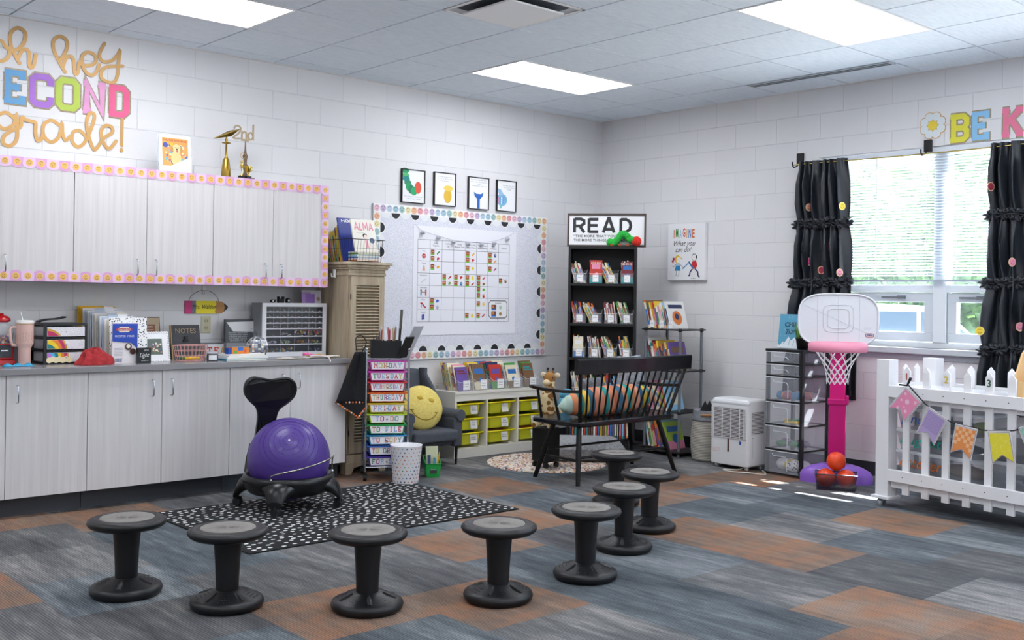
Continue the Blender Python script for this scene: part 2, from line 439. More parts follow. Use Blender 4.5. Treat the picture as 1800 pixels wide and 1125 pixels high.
def smiley(mb, x, z, r, y, base, ink=None, up=0., n=16):
    """round smiling face; up turns it in its plane"""
    ink = ink or DARKLINE
    mb.disc(x, z, r, y, base, n)
    c, s_ = cos(up), sin(up)
    rot = lambda a, b: (x + a * c - b * s_, z + a * s_ + b * c)
    for e in (-1, 1):
        ex, ez = rot(e * .22 * r, .3 * r); mb.disc(ex, ez, .09 * r, y - .0006, ink, 6, rz=.15 * r)
    pts = [rot(.55 * r * cos(a), .55 * r * sin(a) - .02 * r) for a in [pi + .25 + (pi - .5) * k / 7 for k in range(8)]]
    mb.stroke(pts, .1 * r, y - .0006, ink)

# ================================================================ the room
XL, YF, H = -10.8, -9.7, 3.016
WY0, WY1, WZ0, WZ1 = -2.36, -4.50, 0.985, 2.46          # window opening in the right wall
mA = wallmat('painted_block_wall', 0, .083 + 20.32)
mB = wallmat('painted_block_wall_right', 1, -.1406 + 20.32)
b = MB(); b.box(XL, 0, 0, 0, .2, H + .1, mA); struct(b.build('wall_back'))
b = MB()
b.box(0, -5.3, 0, .2, WY1, H + .1, mB); b.box(0, YF, 0, .2, -9.2, H + .1, mB); b.box(0, -9.2, 0, .2, -5.3, WZ0, mB); b.box(0, -9.2, WZ1, .2, -5.3, H + .1, mB); b.box(0, WY0, 0, .2, .2, H + .1, mB); b.box(0, WY1, 0, .2, WY0, WZ0, mB); b.box(0, WY1, WZ1, .2, WY0, H + .1, mB)
struct(b.build('wall_right'))
b = MB(); b.box(XL - .2, YF, 0, XL, .2, H + .1, mB); struct(b.build('wall_left'))
b = MB(); b.box(XL, YF - .2, 0, 0, YF, H + .1, mA); struct(b.build('wall_front'))

# carpet tiles: two-foot squares laid in half-offset columns
gA = carpet('carpet_grey', '#424347', '#636466', '#93908e')
gB = carpet('carpet_blue_grey', '#3b4146', '#5a6167', '#888c8f')
gC = carpet('carpet_dark_grey', '#3e3f42', '#5c5d5f', '#878481')
gD = carpet('carpet_rust', '#4a4947', '#6b6661', '#8e867d', '#98694a')
TS = .592
rust = [(-2.62, -3.83), (-3.2, -4.72), (-1.45, -3.87), (-3.8, -2.65), (-3.25, -2.3), (-4.4, -3.75), (-5.9, -1.6), (-6.3, -2.1), (-5.3, -.75), (-5.0, -3.2), (-2.1, -2.35), (-2.7, -1.55), (-2.45, -3.3), (-4.9, -4.2),
        (-3.9, -4.9), (-3.0, -5.6), (-1.2, -5.3), (-.9, -2.5), (-3.3, -.6), (-5.1, -.7), (-1.55, -1.9), (-5.5, -5.6), (-7.2, -3.8), (-7.4, -5.4)]
cells = {}
rr = random.Random(3)
b = MB(); tv = []
i = 0
x1 = -1.14 + 2 * TS
kx = 0
while x1 > XL:
    x0 = x1 - TS; off = 0 if kx % 2 == 0 else TS / 2
    y1 = -3.54 + 7 * TS + off
    while y1 > YF:
        y0 = y1 - TS
        a0, a1, c0, c1 = max(x0, XL), min(x1, 0), max(y0, YF), min(y1, 0)
        if a1 > a0 and c1 > c0:
            br = any(x0 <= p[0] < x1 and y0 <= p[1] < y1 for p in rust)
            m = gD if br else rr.choice([gA, gA, gB, gB, gC])
            b.add([(a0, c0, 0), (a1, c0, 0), (a1, c1, 0), (a0, c1, 0)], [(0, 1, 2, 3)], m); tv.append(rr.random())
        y1 = y0
    x1 = x0; kx += 1
fl = struct(b.build('floor'))
at = fl.data.attributes.new('tile', 'FLOAT', 'FACE')
at.data.foreach_set('value', tv)

# ceiling: lay-in tiles with a shadow groove
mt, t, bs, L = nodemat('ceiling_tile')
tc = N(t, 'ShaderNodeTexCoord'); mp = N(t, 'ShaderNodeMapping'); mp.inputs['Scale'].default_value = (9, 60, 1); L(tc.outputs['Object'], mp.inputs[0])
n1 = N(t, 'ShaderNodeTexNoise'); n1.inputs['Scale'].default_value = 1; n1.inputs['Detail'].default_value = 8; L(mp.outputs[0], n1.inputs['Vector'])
cr = N(t, 'ShaderNodeValToRGB'); L(n1.outputs[0], cr.inputs[0]); cr.color_ramp.elements[0].position = .3; cr.color_ramp.elements[0].color = lin('#dfe9f3'); cr.color_ramp.elements[1].position = .6; cr.color_ramp.elements[1].color = lin('#eaf3fb')  # white tile; the blue cast of the skylight is put into its colour
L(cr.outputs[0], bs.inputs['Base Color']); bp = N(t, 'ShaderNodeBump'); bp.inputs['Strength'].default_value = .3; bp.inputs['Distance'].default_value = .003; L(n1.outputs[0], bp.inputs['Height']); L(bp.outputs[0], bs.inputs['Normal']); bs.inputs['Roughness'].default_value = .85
mgrid = C('#7d8084', .5)
GX, GY, G = -.4987, -.1831, .6096
lights = [(1, 1), (1, 5), (1, 9), (1, 13), (6, 1), (6, 5), (6, 9), (6, 13), (11, 1), (11, 5), (11, 9), (11, 13)]   # grid cell of the panel's right end, row
lit = set()
for (i, j) in lights: lit |= {(i, j), (i + 1, j)}
vent_cell = (4, 3)
b = MB()
b.box(XL, YF, H + .012, 0, 0, H + .1, mgrid)
for i in range(-1, 17):
    for j in range(-1, 16):
        if (i, j) in lit or (i, j) == vent_cell: continue
        x1 = min(0, GX - i * G) ; x0 = max(XL, GX - (i + 1) * G); y1 = min(0, GY - j * G); y0 = max(YF, GY - (j + 1) * G)
        e = .006
        if x1 - x0 < .03 or y1 - y0 < .03: continue
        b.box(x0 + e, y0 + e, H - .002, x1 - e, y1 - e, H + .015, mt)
# slot diffuser in the edge row is cut as a groove of its own below
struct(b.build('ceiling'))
b = MB(); b.box(XL, -.022, H - .004, 0, 0, H + .01, WHITE); struct(b.build('trim_1'))
b = MB(); b.box(-.022, YF, H - .004, 0, -.022, H + .01, WHITE); struct(b.build('trim_2'))
glow = emit('#f8faff', PANEL)
where = {(1, 1): 'long bright ceiling light panel nearest the far corner above the bulletin board', (1, 5): 'bright ceiling light panel nearest the window wall, right of the square air vent',
         (6, 1): 'bright ceiling light panel above the upper cabinets, cut by the top of the picture'}
for (i, j) in lights:
    x1 = GX - i * G; x0 = x1 - 2 * G; y1 = GY - j * G; y0 = y1 - G
    t_ = thing('ceiling_light', where.get((i, j), 'ceiling light panel in the rows behind the camera, outside the picture'), 'light', T((x0 + x1) / 2, (y0 + y1) / 2, H), group='recessed ceiling light panels')
    a, c = G, G / 2
    b = MB(); w = .022
    for q in ((-a + .003, -c + .003, a - .003, -c + w), (-a + .003, c - w, a - .003, c - .003), (-a + .003, -c + w, -a + w, c - w), (a - w, -c + w, a - .003, c - w)): b.box(q[0], q[1], -.006, q[2], q[3], .011, WHITE)
    b.build('frame', t_)
    b = MB(); b.box(-a + w, -c + w, .002, a - w, c - w, .010, glow); b.build('diffuser', t_)
# square diffuser vent
vx, vy = GX - 4.5 * G, GY - 3.5 * G
t_ = thing('air_vent', 'square white ceiling air vent with a flat centre plate', 'vent', T(vx, vy, H))
b = MB(); a = G / 2 - .004
for k in range(4):
    b.T = Matrix.Rotation(k * pi / 2, 4, 'Z')
    b.add([(-a, -a, -.002), (a, -a, -.002), (a - .06, -a + .06, .0105), (-a + .06, -a + .06, .0105)], [(0, 1, 2, 3)], C('#d7dbdf', .4))
    b.box(-a, -a, -.004, a, -a + .02, 0, WHITE)
b.build('frame', t_)
b = MB(); b.box(-.3 + .05, -.25, .0105, .25, .25, .0115, C('#4a5058', .8)); b.build('duct_throat', t_)
b = MB(); b.box(-.215, -.215, -.03, .215, .215, -.018, WHITE)
b.build('centre_plate', t_, bevel=.004)
b = MB()
for k in range(4): b.cyl(((-.15, .15)[k % 2], (-.15, .15)[k // 2], -.02), ((-.15, .15)[k % 2], (-.15, .15)[k // 2], .01), .006, CHROME)
b.build('hanger', t_)
t_ = thing('slot_diffuser', 'narrow grey slot diffuser along the ceiling edge near the window wall', 'vent', T(-.445, -2.62, H))
b = MB(); b.box(-.05, -.6, -.008, .05, .6, -.003, C('#c3ccd2', .4)); b.build('frame', t_)
b = MB(); b.box(-.03, -.58, -.0095, -.008, .58, -.008, C('#4b545c', .6)); b.box(.008, -.58, -.0095, .03, .58, -.008, C('#4b545c', .6)); b.build('slot', t_)

# baseboards
mbb = C('#2f3338', .5)
b = MB(); b.box(-3.25, -.012, 0, 0, 0, .105, mbb); struct(b.build('baseboard_back'))
b = MB(); b.box(-.012, YF, 0, 0, -.012, .105, mbb); struct(b.build('baseboard_right'))

# ---------------------------------------------------------------- window
FR = C('#dfe5ea', .35); FR2 = C('#cdd5dc', .4)
win = struct(MB().box(.06, WY1, WZ0, .15, WY1 + .05, WZ1, FR).box(.06, WY0 - .05, WZ0, .15, WY0, WZ1, FR).box(.06, WY1 + .05, WZ1 - .05, .15, WY0 - .05, WZ1, FR)
             .box(.06, WY1 + .05, WZ0, .15, WY0 - .05, WZ0 + .04, FR).box(.055, -3.395, WZ0 + .04, .15, -3.295, WZ1 - .05, FR)
             .box(.058, WY1 + .05, 1.395, .15, -3.395, 1.45, FR).box(.058, -3.295, 1.395, .15, WY0 - .05, 1.45, FR).build('window_1', bevel=.004))
for y0, y1 in ((WY1 + .05, -3.395), (-3.295, WY0 - .05)):
    b = MB(); b.box(.1, y0, 1.45, .106, y1, WZ1 - .05, clear('#e8f2f4', .06)); b.build('glass_pane', win)
    s_ = MB(); a0, a1, z0, z1 = y0 + .004, y1 - .004, WZ0 + .045, 1.391
    w = .068
    s_.box(.07, a0, z0, .13, a1, z0 + w, FR2).box(.07, a0, z1 - w, .13, a1, z1, FR2).box(.07, a0, z0 + w, .13, a0 + w, z1 - w, FR2).box(.07, a1 - w, z0 + w, .13, a1, z1 - w, FR2)
    sa = s_.build('awning_sash', win, bevel=.003)
    b = MB(); b.box(.098, a0 + w, z0 + w, .103, a1 - w, z1 - w, clear('#e8f2f4', .06)); b.build('glass', sa)
    b = MB(); m_ = (a0 + a1) / 2 if y0 < -3.4 else a1 - .5
    m_ = -3.58 if y0 < -3.4 else -2.98
    b.box(.055, m_ - .09, z1 - .04, .07, m_ + .09, z1 - .028, STEEL).box(.045, m_ - .1, z1 - .045, .07, m_ - .04, z1 - .02, STEEL); b.build('latch', sa)
b = MB(); b.box(-.05, WY1 - .06, WZ0 - .045, .06, WY0 + .06, WZ0, C('#c9cfd6', .35)); sill = b.build('window_sill', win, bevel=.005)
b = MB(); b.box(-.012, WY1 - .06, WZ0 - .085, 0, WY0 + .06, WZ0 - .045, C('#b9c0c8', .35)); b.build('apron', win)
w2 = MB(); w2.box(.06, -9.2, WZ0, .15, -5.3, WZ0 + .05, FR).box(.06, -9.2, WZ1 - .05, .15, -5.3, WZ1, FR)  # unseen window, added so that more daylight reaches the ceiling
for y in (-9.2, -8.2, -7.3, -6.35, -5.35): w2.box(.06, y, WZ0 + .05, .15, y + .05, WZ1 - .05, FR)
win2 = struct(w2.build('window_2_added')); MB().box(.1, -9.15, WZ0 + .05, .106, -5.35, WZ1 - .05, clear('#e8f2f4', .06)).build('glass_pane', win2)
# blind
t_ = thing('window_blind', 'white horizontal slat blind lowered over the upper window panes', 'blind', T(0, 0, 0))
b = MB(); b.box(.005, WY1 + .03, 2.415, .045, WY0 - .03, 2.45, C('#dfe6ee', .4)); b.build('head_rail', t_)
ms = C('#bcc4cd', .45)
b = MB(); z = 1.52
while z < 2.41:
    b.T = T(.025, 0, z, ry=radians(24)); b.box(-.0125, WY1 + .04, -.0006, .0125, WY0 - .04, .0006, ms); z += .0215
b.T = Matrix(); b.build('slats', t_)
b = MB(); b.box(.012, WY1 + .04, 1.472, .038, WY0 - .04, 1.488, C('#aeb9c4', .4)); b.build('bottom_rail', t_)
b = MB()
for y in (-2.45, -2.80, -3.25, -3.48, -4.1): b.box(.024, y - .0012, 1.488, .026, y + .0012, 2.42, ms)
b.build('ladder_cord', t_)
b = MB(); b.cyl((-.004, -2.87, 2.42), (-.004, -2.87, 1.5), .004, C('#f2f5f8', .2)); b.cyl((-.004, -2.87, 2.42), (.02, -2.87, 2.43), .004, ms); b.build('tilt_wand', t_)

# ---------------------------------------------------------------- outside
b = MB(); b.add([(.2, -30, -.62), (60, -30, -.62), (60, 40, -.62), (.2, 40, -.62)], [(0, 1, 2, 3)], C('#d8d9d4', .9)); struct(b.build('ground'))
leafm, t, bs, L = nodemat('hedge_leaves')
tc = N(t, 'ShaderNodeTexCoord'); n1 = N(t, 'ShaderNodeTexNoise'); n1.inputs['Scale'].default_value = 2.2; n1.inputs['Detail'].default_value = 5; L(tc.outputs['Object'], n1.inputs['Vector'])
cr = N(t, 'ShaderNodeValToRGB'); L(n1.outputs[0], cr.inputs[0]); e = cr.color_ramp.elements; e[0].position = .32; e[0].color = lin('#2b502a'); e[1].position = .66; e[1].color = lin('#96bd74')
L(cr.outputs[0], bs.inputs['Base Color']); bs.inputs['Roughness'].default_value = .6
tr = N(t, 'ShaderNodeBsdfTranslucent'); L(cr.outputs[0], tr.inputs[0]); ms_ = N(t, 'ShaderNodeMixShader'); ms_.inputs[0].default_value = .22
L(bs.outputs[0], ms_.inputs[1]); L(tr.outputs[0], ms_.inputs[2]); L(ms_.outputs[0], t.nodes['Material Output'].inputs[0])
b = MB(); rr = random.Random(5)
for k in range(9000):
    y = rr.uniform(-4, 22); z = -.6 + (rr.random() ** .8) * (6.3 + 1.2 * sin(y * .7) + .7 * sin(y * 1.9)); x = 19 + .9 * sin(y * .9) + rr.uniform(-1.1, 1.1) + .25 * (y - 8) * .3
    v = [Vector((rr.uniform(-1, 1), rr.uniform(-1, 1), rr.uniform(-1, 1))).normalized() * rr.uniform(.12, .26) for _ in range(4)]
    c_ = Vector((x, y, z)); b.add([tuple(c_ + q) for q in (v[0], v[1], -v[0], -v[1])], [(0, 1, 2, 3)], leafm)
b.grid(lambda u, v: (20.9 + .9 * sin(23 * u) + .35 * sin(91 * u + 17 * v) + .3 * sin(40 * v + 50 * u), -5 + 28 * u, -.62 + v * (6.1 + 1.2 * sin((-5 + 28 * u) * .7) + .7 * sin((-5 + 28 * u) * 1.9))), 120, 50, leafm)
o = tag(b.build('hedge'), 'tall leafy green hedge beyond the pavement outside the window', 'hedge'); o['kind'] = 'stuff'
b = MB(); rr = random.Random(9)
for k in range(1500):
    a = rr.uniform(0, 2 * pi); r = rr.random() ** .5; c_ = Vector((9.5 + .9 * r * cos(a), .15 + 1.5 * r * sin(a), -.6 + rr.uniform(0, 1.35) * (1 - .5 * r)))
    v = [Vector((rr.uniform(-1, 1), rr.uniform(-1, 1), rr.uniform(-1, 1))).normalized() * .09 for _ in range(2)]
    b.add([tuple(c_ + q) for q in (v[0], v[1], -v[0], -v[1])], [(0, 1, 2, 3)], leafm)
o = tag(b.build('shrub'), 'low rounded green shrub just outside the right-hand lower window pane', 'shrub'); o['kind'] = 'stuff'
# parked white car
t_ = thing('car', 'white parked car seen through the left lower window pane', 'car', T(13.2, 3.7, -.62, radians(-62), s=1.12))
prof = [(-2.3, .35), (-2.3, .85), (-2.2, 1.0), (-1.75, 1.15), (-1.35, 1.62), (-.6, 1.72), (.55, 1.68), (1.15, 1.1), (2.0, .98), (2.3, .8), (2.3, .35)]
cw = C('#f4f6f8', .2, coat=.5); gl = C('#4f606e', .5, spec=.2)
b = MB(); hw = .9
b.loft([[(x, y * (1 if z < 1.2 else .8), z) for x, z in prof] for y in (-hw, -hw * .96, hw * .96, hw)], cw, smooth=False); b.build('body', t_, bevel=.04)
for sgn in (-1, 1):
    for x0, x1, x2, x3 in ((-1.55, -.75, -.75, -1.3), (-.65, .15, .15, -.65), (.22, 1.02, .55, .22)):
        b = MB(); yy = sgn * hw; b.add([(x0, yy * 1.02, 1.16), (x1, yy * 1.02, 1.16), (x2, yy * .86, 1.58), (x3, yy * .86, 1.58)], [(0, 1, 2, 3)], gl); b.build('window', t_)
    for x in (-1.45, 1.45):
        b = MB(); b.T = T(x, sgn * .82, .34, rx=pi / 2); b.lathe([(.2, -.11), (.34, -.11), (.34, .11), (.2, .11)], C('#1c1d1f', .8), 24); b.lathe([(.2, -.1), (.2, .1)], STEEL, 16); b.build('wheel', t_)

# ================================================================ cabinets along the back wall
LAM = woodgrain('pale_grained_laminate', '#d3cfcf', '#dfdcdc', (60, 60, 1.6), .4)
LAMB = C('#c9c7ca', .5)
KICK = C('#3b3f45', .5)
def handle(parent, x, z, y):
    b = MB(); b.tube([(x, y, z - .05), (x, y - .022, z - .05), (x, y - .03, z - .042), (x, y - .03, z + .042), (x, y - .022, z + .05), (x, y, z + .05)], .0042, CHROME, 8)
    return b.build('handle', parent)
def cab_unit(name, x0, x1, z0, z1, depth, base, label, group, cat='cabinet'):
    t_ = thing(name, label, cat, T(x0, 0, 0), group)
    w = x1 - x0
    b = MB(); b.box(.002, -depth, z0, w - .002, -.002, z1, LAMB); b.build('body', t_)
    if base:
        b = MB(); b.box(.002, -depth + .075, .0, w - .002, -depth + .09, z0, KICK); b.build('toe_kick', t_)
    m = w / 2
    for s, (a, c) in enumerate(((.002, m - .0015), (m + .0015, w - .002))):
        b = MB(); b.box(a, -depth - .02, z0 + .002, c, -depth - .001, z1 - .002, LAM); d = b.build('door', t_, bevel=.0015)
        hx = (m - .066, m + .058)[s]; hz = z1 - .11 if base else z0 + .105
        handle(d, hx, hz, -depth - .02)
    return t_
G1 = 'pale laminate wall cabinets'; G2 = 'pale laminate base cabinets'
cab_unit('wall_cabinet', -5.99, -5.073, 1.365, 2.107, .31, False, 'pale laminate wall cabinet at the left edge, under the wall lettering', G1)
cab_unit('wall_cabinet', -5.073, -4.153, 1.365, 2.107, .31, False, 'pale laminate wall cabinet with the framed dog certificate standing on it', G1)
cab_unit('wall_cabinet', -4.153, -3.252, 1.365, 2.107, .31, False, 'pale laminate wall cabinet with the gold trophies on it, nearest the armoire', G1)
cab_unit('base_cabinet', -5.99, -5.071, .115, .825, .58, True, 'pale laminate base cabinet at the left edge below the pink tumbler', G2)
cab_unit('base_cabinet', -5.071, -4.152, .115, .825, .58, True, 'pale laminate base cabinet below the red cloth and notes board', G2)
cab_unit('base_cabinet', -4.152, -3.252, .115, .825, .58, True, 'pale laminate base cabinet behind the purple ball chair', G2)
b = MB(); b.box(-6.1, -.63, .825, -3.24, -.001, .862, C('#8f8d90', .22, vary=.04)); tag(b.build('countertop', bevel=.003), 'long grey laminate countertop over the base cabinets', 'countertop')
b = MB(); b.box(-6.1, -.02, .862, -3.24, -.001, .96, C('#8d8e92', .3)); tag(b.build('backsplash'), 'low dark grey backsplash along the back of the countertop', 'backsplash')

# scalloped pink border with smiling faces
PK1, PK2 = C('#e3a9d6', .6), C('#eecbec', .6)
YF_ = C('#f3c069', .6); YFR = C('#f8dca0', .6)
def scallop_strip(mb, L_, pitch, w, y, up, vertical=False):
    n = max(1, round(L_ / pitch)); p = L_ / n
    for k in range(n):
        m = (PK1, PK2)[k % 2]; c = p * (k + .5)
        pts = [(c - p / 2, 0), (c + p / 2, 0)] + [(c + p * .56 * cos(a), w - p * .42 + p * .42 * sin(a)) for a in [pi * j / 8 for j in range(9)]]
        pts = [(x, z * up) for x, z in pts]
        yy = y - .0004 * (k % 2)
        if vertical: pts = [(-z, x) for x, z in pts]
        mb.poly(pts, yy, m)
        cx, cz = c, up * (w * .46)
        if vertical: cx, cz = -cz, cx
        mb.disc(cx, cz, p * .31, yy - .0008, YFR, 14)
        smiley(mb, cx, cz, p * .28, yy - .0014, YF_, C('#5a4523', .7), (0 if up > 0 else pi) if not vertical else -pi / 2 * up, 14)
Yb = -.3325
b = MB(T(-5.99, Yb, 2.107)); scallop_strip(b, 2.735, .0685, .066, 0, -1); tag(b.build('border_trim'), 'pink scalloped smiley border along the top of the wall cabinets', 'border', 'pink smiley borders on the cabinets')
b = MB(T(-5.99, Yb, 1.367)); scallop_strip(b, 2.735, .0685, .066, 0, 1); tag(b.build('border_trim'), 'pink scalloped smiley border along the bottom of the wall cabinets', 'border', 'pink smiley borders on the cabinets')
b = MB(T(-3.254, Yb - .002, 1.367)); scallop_strip(b, .74, .062, .062, 0, 1, True); tag(b.build('border_trim'), 'upright pink scalloped smiley border down the right end of the cabinets', 'border', 'pink smiley borders on the cabinets')

# ---------------------------------------------------------------- lettering on the back wall
FOIL = C('#b08b58', .4, .45); FOIL2 = C('#cfa264', .4, .3)
def script(name, strokes, w, mat, label, y=-.004, cat='lettering'):
    b = MB()
    for s in strokes: 
        p = catmull([(x, 0, z) for x, z in s], 6)
        pts = [(q.x, q.z) for q in p]
        b.stroke(pts, w, y, mat, rnd=True, depth=.003)
    return tag(b.build(name), label, cat)
oh = [[(-5.388, 2.816), (-5.41, 2.847), (-5.443, 2.847), (-5.469, 2.802), (-5.469, 2.755), (-5.441, 2.725), (-5.397, 2.732), (-5.37, 2.766), (-5.368, 2.801), (-5.388, 2.816), (-5.36, 2.809)],
      [(-5.306, 2.729), (-5.337, 2.783), (-5.36, 2.838), (-5.359, 2.909), (-5.317, 2.949), (-5.275, 2.924), (-5.282, 2.863), (-5.315, 2.816), (-5.349, 2.799)], [(-5.318, 2.75), (-5.298, 2.801), (-5.273, 2.823), (-5.251, 2.803), (-5.249, 2.726), (-5.235, 2.712), (-5.221, 2.736), (-5.211, 2.798)]]
hey = [[(-5.029, 2.718), (-5.068, 2.779), (-5.102, 2.852), (-5.102, 2.907), (-5.065, 2.941), (-5.023, 2.921), (-5.022, 2.866), (-5.045, 2.813), (-5.063, 2.786)], [(-5.045, 2.74), (-5.027, 2.804), (-4.998, 2.824), (-4.977, 2.8), (-4.97, 2.728), (-4.957, 2.714), (-4.946, 2.744), (-4.941, 2.794), (-4.919, 2.779), (-4.864, 2.787), (-4.834, 2.823), (-4.847, 2.858), (-4.89, 2.867), (-4.923, 2.834), (-4.919, 2.773), (-4.894, 2.733), (-4.857, 2.723), (-4.827, 2.756), (-4.815, 2.798)],
       [(-4.78, 2.945), (-4.81, 2.877), (-4.804, 2.835), (-4.772, 2.824), (-4.729, 2.84), (-4.692, 2.884), (-4.678, 2.912), (-4.685, 2.848), (-4.69, 2.765), (-4.708, 2.705), (-4.752, 2.693), (-4.799, 2.717), (-4.793, 2.768), (-4.747, 2.797), (-4.659, 2.814)]]
gr = [[(-5.337, 2.387), (-5.382, 2.411), (-5.426, 2.387), (-5.43, 2.34), (-5.392, 2.309), (-5.337, 2.34), (-5.321, 2.401), (-5.314, 2.319), (-5.319, 2.247), (-5.357, 2.207), (-5.396, 2.221), (-5.391, 2.262), (-5.347, 2.303), (-5.297, 2.332), (-5.287, 2.393), (-5.264, 2.38), (-5.236, 2.376), (-5.207, 2.367), (-5.206, 2.307), (-5.194, 2.261), (-5.171, 2.269), (-5.16, 2.31)],
      [(-5.062, 2.373), (-5.11, 2.397), (-5.156, 2.362), (-5.155, 2.295), (-5.108, 2.258), (-5.061, 2.3), (-5.045, 2.381), (-5.038, 2.315), (-5.02, 2.28), (-4.99, 2.308)],
      [(-4.894, 2.319), (-4.931, 2.352), (-4.973, 2.335), (-4.978, 2.279), (-4.941, 2.246), (-4.894, 2.288), (-4.847, 2.412), (-4.841, 2.468), (-4.87, 2.472), (-4.889, 2.406), (-4.87, 2.31), (-4.838, 2.239), (-4.802, 2.28), (-4.777, 2.32), (-4.722, 2.364), (-4.728, 2.401), (-4.772, 2.402), (-4.796, 2.355), (-4.777, 2.289), (-4.739, 2.255), (-4.696, 2.31)],
      [(-4.656, 2.46), (-4.657, 2.285)], [(-4.657, 2.258), (-4.657, 2.25)]]
script('script_word', oh, .022, FOIL, 'gold foil script word oh high on the wall at the left edge')
script('script_word', hey, .022, FOIL, 'gold foil script word hey above the coloured capital letters')
script('script_word', gr, .022, FOIL2, 'gold script word grade with exclamation mark above the wall cabinets')
GLIT = speckle('glitter_edge', '#b9a98e', '#5f5343', 330, dist=.4, rough=.35)
for ch, x0, x1, h, nm in (('E', -5.41, -5.262, '#6fa9d8', 'sky blue'), ('C', -5.25, -5.092, '#b07bd6', 'violet'), ('O', -5.088, -4.93, '#bed45c', 'lime green'), ('N', -4.925, -4.755, '#e7a3cf', 'pale pink'), ('D', -4.762, -4.602, '#f06a97', 'rose pink')):
    b = MB(T(0, -.003, 0)); slab(b, ch, x0, 2.472, x1 - x0, .21, 0, C(h, .7, vary=.12), GLIT, 1.35, .75)
    tag(b.build('wall_letter'), f'{nm} slab letter {ch} with glitter edge on the block wall', 'letter', 'varsity letters on the back wall')

# ---------------------------------------------------------------- on top of the wall cabinets
ZC = 2.107
t_ = thing('certificate', 'clear stand with colourful dog certificate on top of the wall cabinets', 'certificate', T(-4.385, -.24, ZC, rx=radians(-6)))
b = MB(); b.box(-.117, -.002, .0, .117, .002, .262, clear('#dfe6ee', .35)); b.box(-.117, -.004, 0, .117, .05, .004, clear('#dfe6ee', .4)); b.build('acrylic_stand', t_)
b = MB(); y = -.0045
b.rect(-.11, .004, .11, .255, y, C('#fbfbfa', .6)); b.rect(-.09, .045, .09, .235, y - .0005, C('#e7a45c', .7))
rr = random.Random(2)
for k in range(34):
    a, c = rr.uniform(-.082, .082), rr.uniform(.055, .195); b.disc(a, c, rr.uniform(.006, .013), y - .001, C(rr.choice(['#6fb7c9', '#f3c33c', '#e2729a', '#d85e3c', '#f6e3b4', '#5d7fc0']), .7), 8)
b.text('OUTSTANDING', 0, .212, .013, y - .0012, C('#b64a35', .6), width=.16, bold=.02); 
b.disc(.005, .10, .036, y - .0015, C('#e9cf8e', .7), 14, rz=.05); b.disc(.01, .165, .03, y - .002, C('#eed59a', .7), 14); b.disc(-.022, .16, .009, y - .0025, C('#c79b57', .7), 8, rz=.02); b.disc(.042, .16, .009, y - .0025, C('#c79b57', .7), 8, rz=.02)
b.disc(0, .172, .003, y - .003, DARKLINE, 6); b.disc(.022, .172, .003, y - .003, DARKLINE, 6); b.disc(.011, .16, .006, y - .003, DARKLINE, 8); b.disc(.012, .147, .006, y - .003, C('#d8636b', .6), 8, rz=.008)
b.disc(-.068, .185, .018, y - .002, C('#4b5aa8', .6), 10); b.poly([(-.11, .004), (.11, .004), (.11, .12)], y - .004, C('#fbfbfa', .6)); b.build('certificate_sheet', t_)
# paper-plane trophy
TG = C('#a98a3d', .3, .85)
t_ = thing('plane_trophy', 'brass trophy topped with a folded paper plane shape', 'trophy', T(-4.003, -.2, ZC))
b = MB(); b.lathe([(.032, 0), (.034, .006), (.031, .06), (.022, .13), (.012, .145), (.0075, .16), (.006, .24), (.03, .246), (.032, .25), (.006, .256), (.011, .268), (.006, .28), (.004, .318)], TG, 20); b.build('stem', t_)
b = MB(); b.T = T(.0, 0, .325, rz=radians(0))
b.add([(-.105, -.02, -.06), (.07, -.06, .02), (.01, 0, .005), (.085, .05, .03), (.03, -.01, -.03)], [(0, 1, 2), (0, 2, 3), (0, 2, 4), (2, 1, 4)], C('#9a7f38', .35, .8)); b.build('plane_top', t_, solid=.004)
t_ = thing('second_place_trophy', 'wooden spindle trophy with the cut-out mark 2nd on top', 'trophy', T(-3.862, -.2, ZC))
WB_ = C('#6f5a48', .45, vary=.1)
b = MB(); b.box(-.055, -.04, 0, .06, .04, .018, WB_); b.build('base', t_, bevel=.003)
b = MB(); b.lathe([(.022, .018), (.02, .03), (.01, .06), (.014, .08), (.02, .1), (.011, .12), (.013, .15), (.019, .17), (.01, .19), (.006, .22), (.004, .275)], WB_, 16, c=(.004, 0, 0)); b.build('spindle', t_)
b = MB(); b.tube([(-.02 + .02 * cos(a) , -.015, .17 + .02 * sin(a)) for a in [2 * pi * k / 12 for k in range(12)]], .002, GOLD, 6, closed=True); b.build('bow', t_)
b = MB(); b.T = T(0, -.004, .27)
for s in ([(-.085, .085), (-.072, .104), (-.045, .104), (-.035, .085), (-.05, .055), (-.09, .02), (-.04, .02)], [(-.025, .02), (-.025, .07)], [(-.025, .055), (-.008, .07), (.008, .062), (.01, .02)], [(.062, .125), (.062, .02)], [(.062, .05), (.045, .07), (.028, .06), (.024, .04), (.034, .022), (.05, .022), (.062, .04)]):
    q = catmull([(x, 0, z) for x, z in s], 4); b.stroke([(v.x, v.z) for v in q], .011, 0, C('#a38f72', .3, .6), rnd=True, depth=.006)
b.rect(-.03, .005, .03, .02, 0, C('#a38f72', .3, .6), .006); b.build('number_cutout', t_)
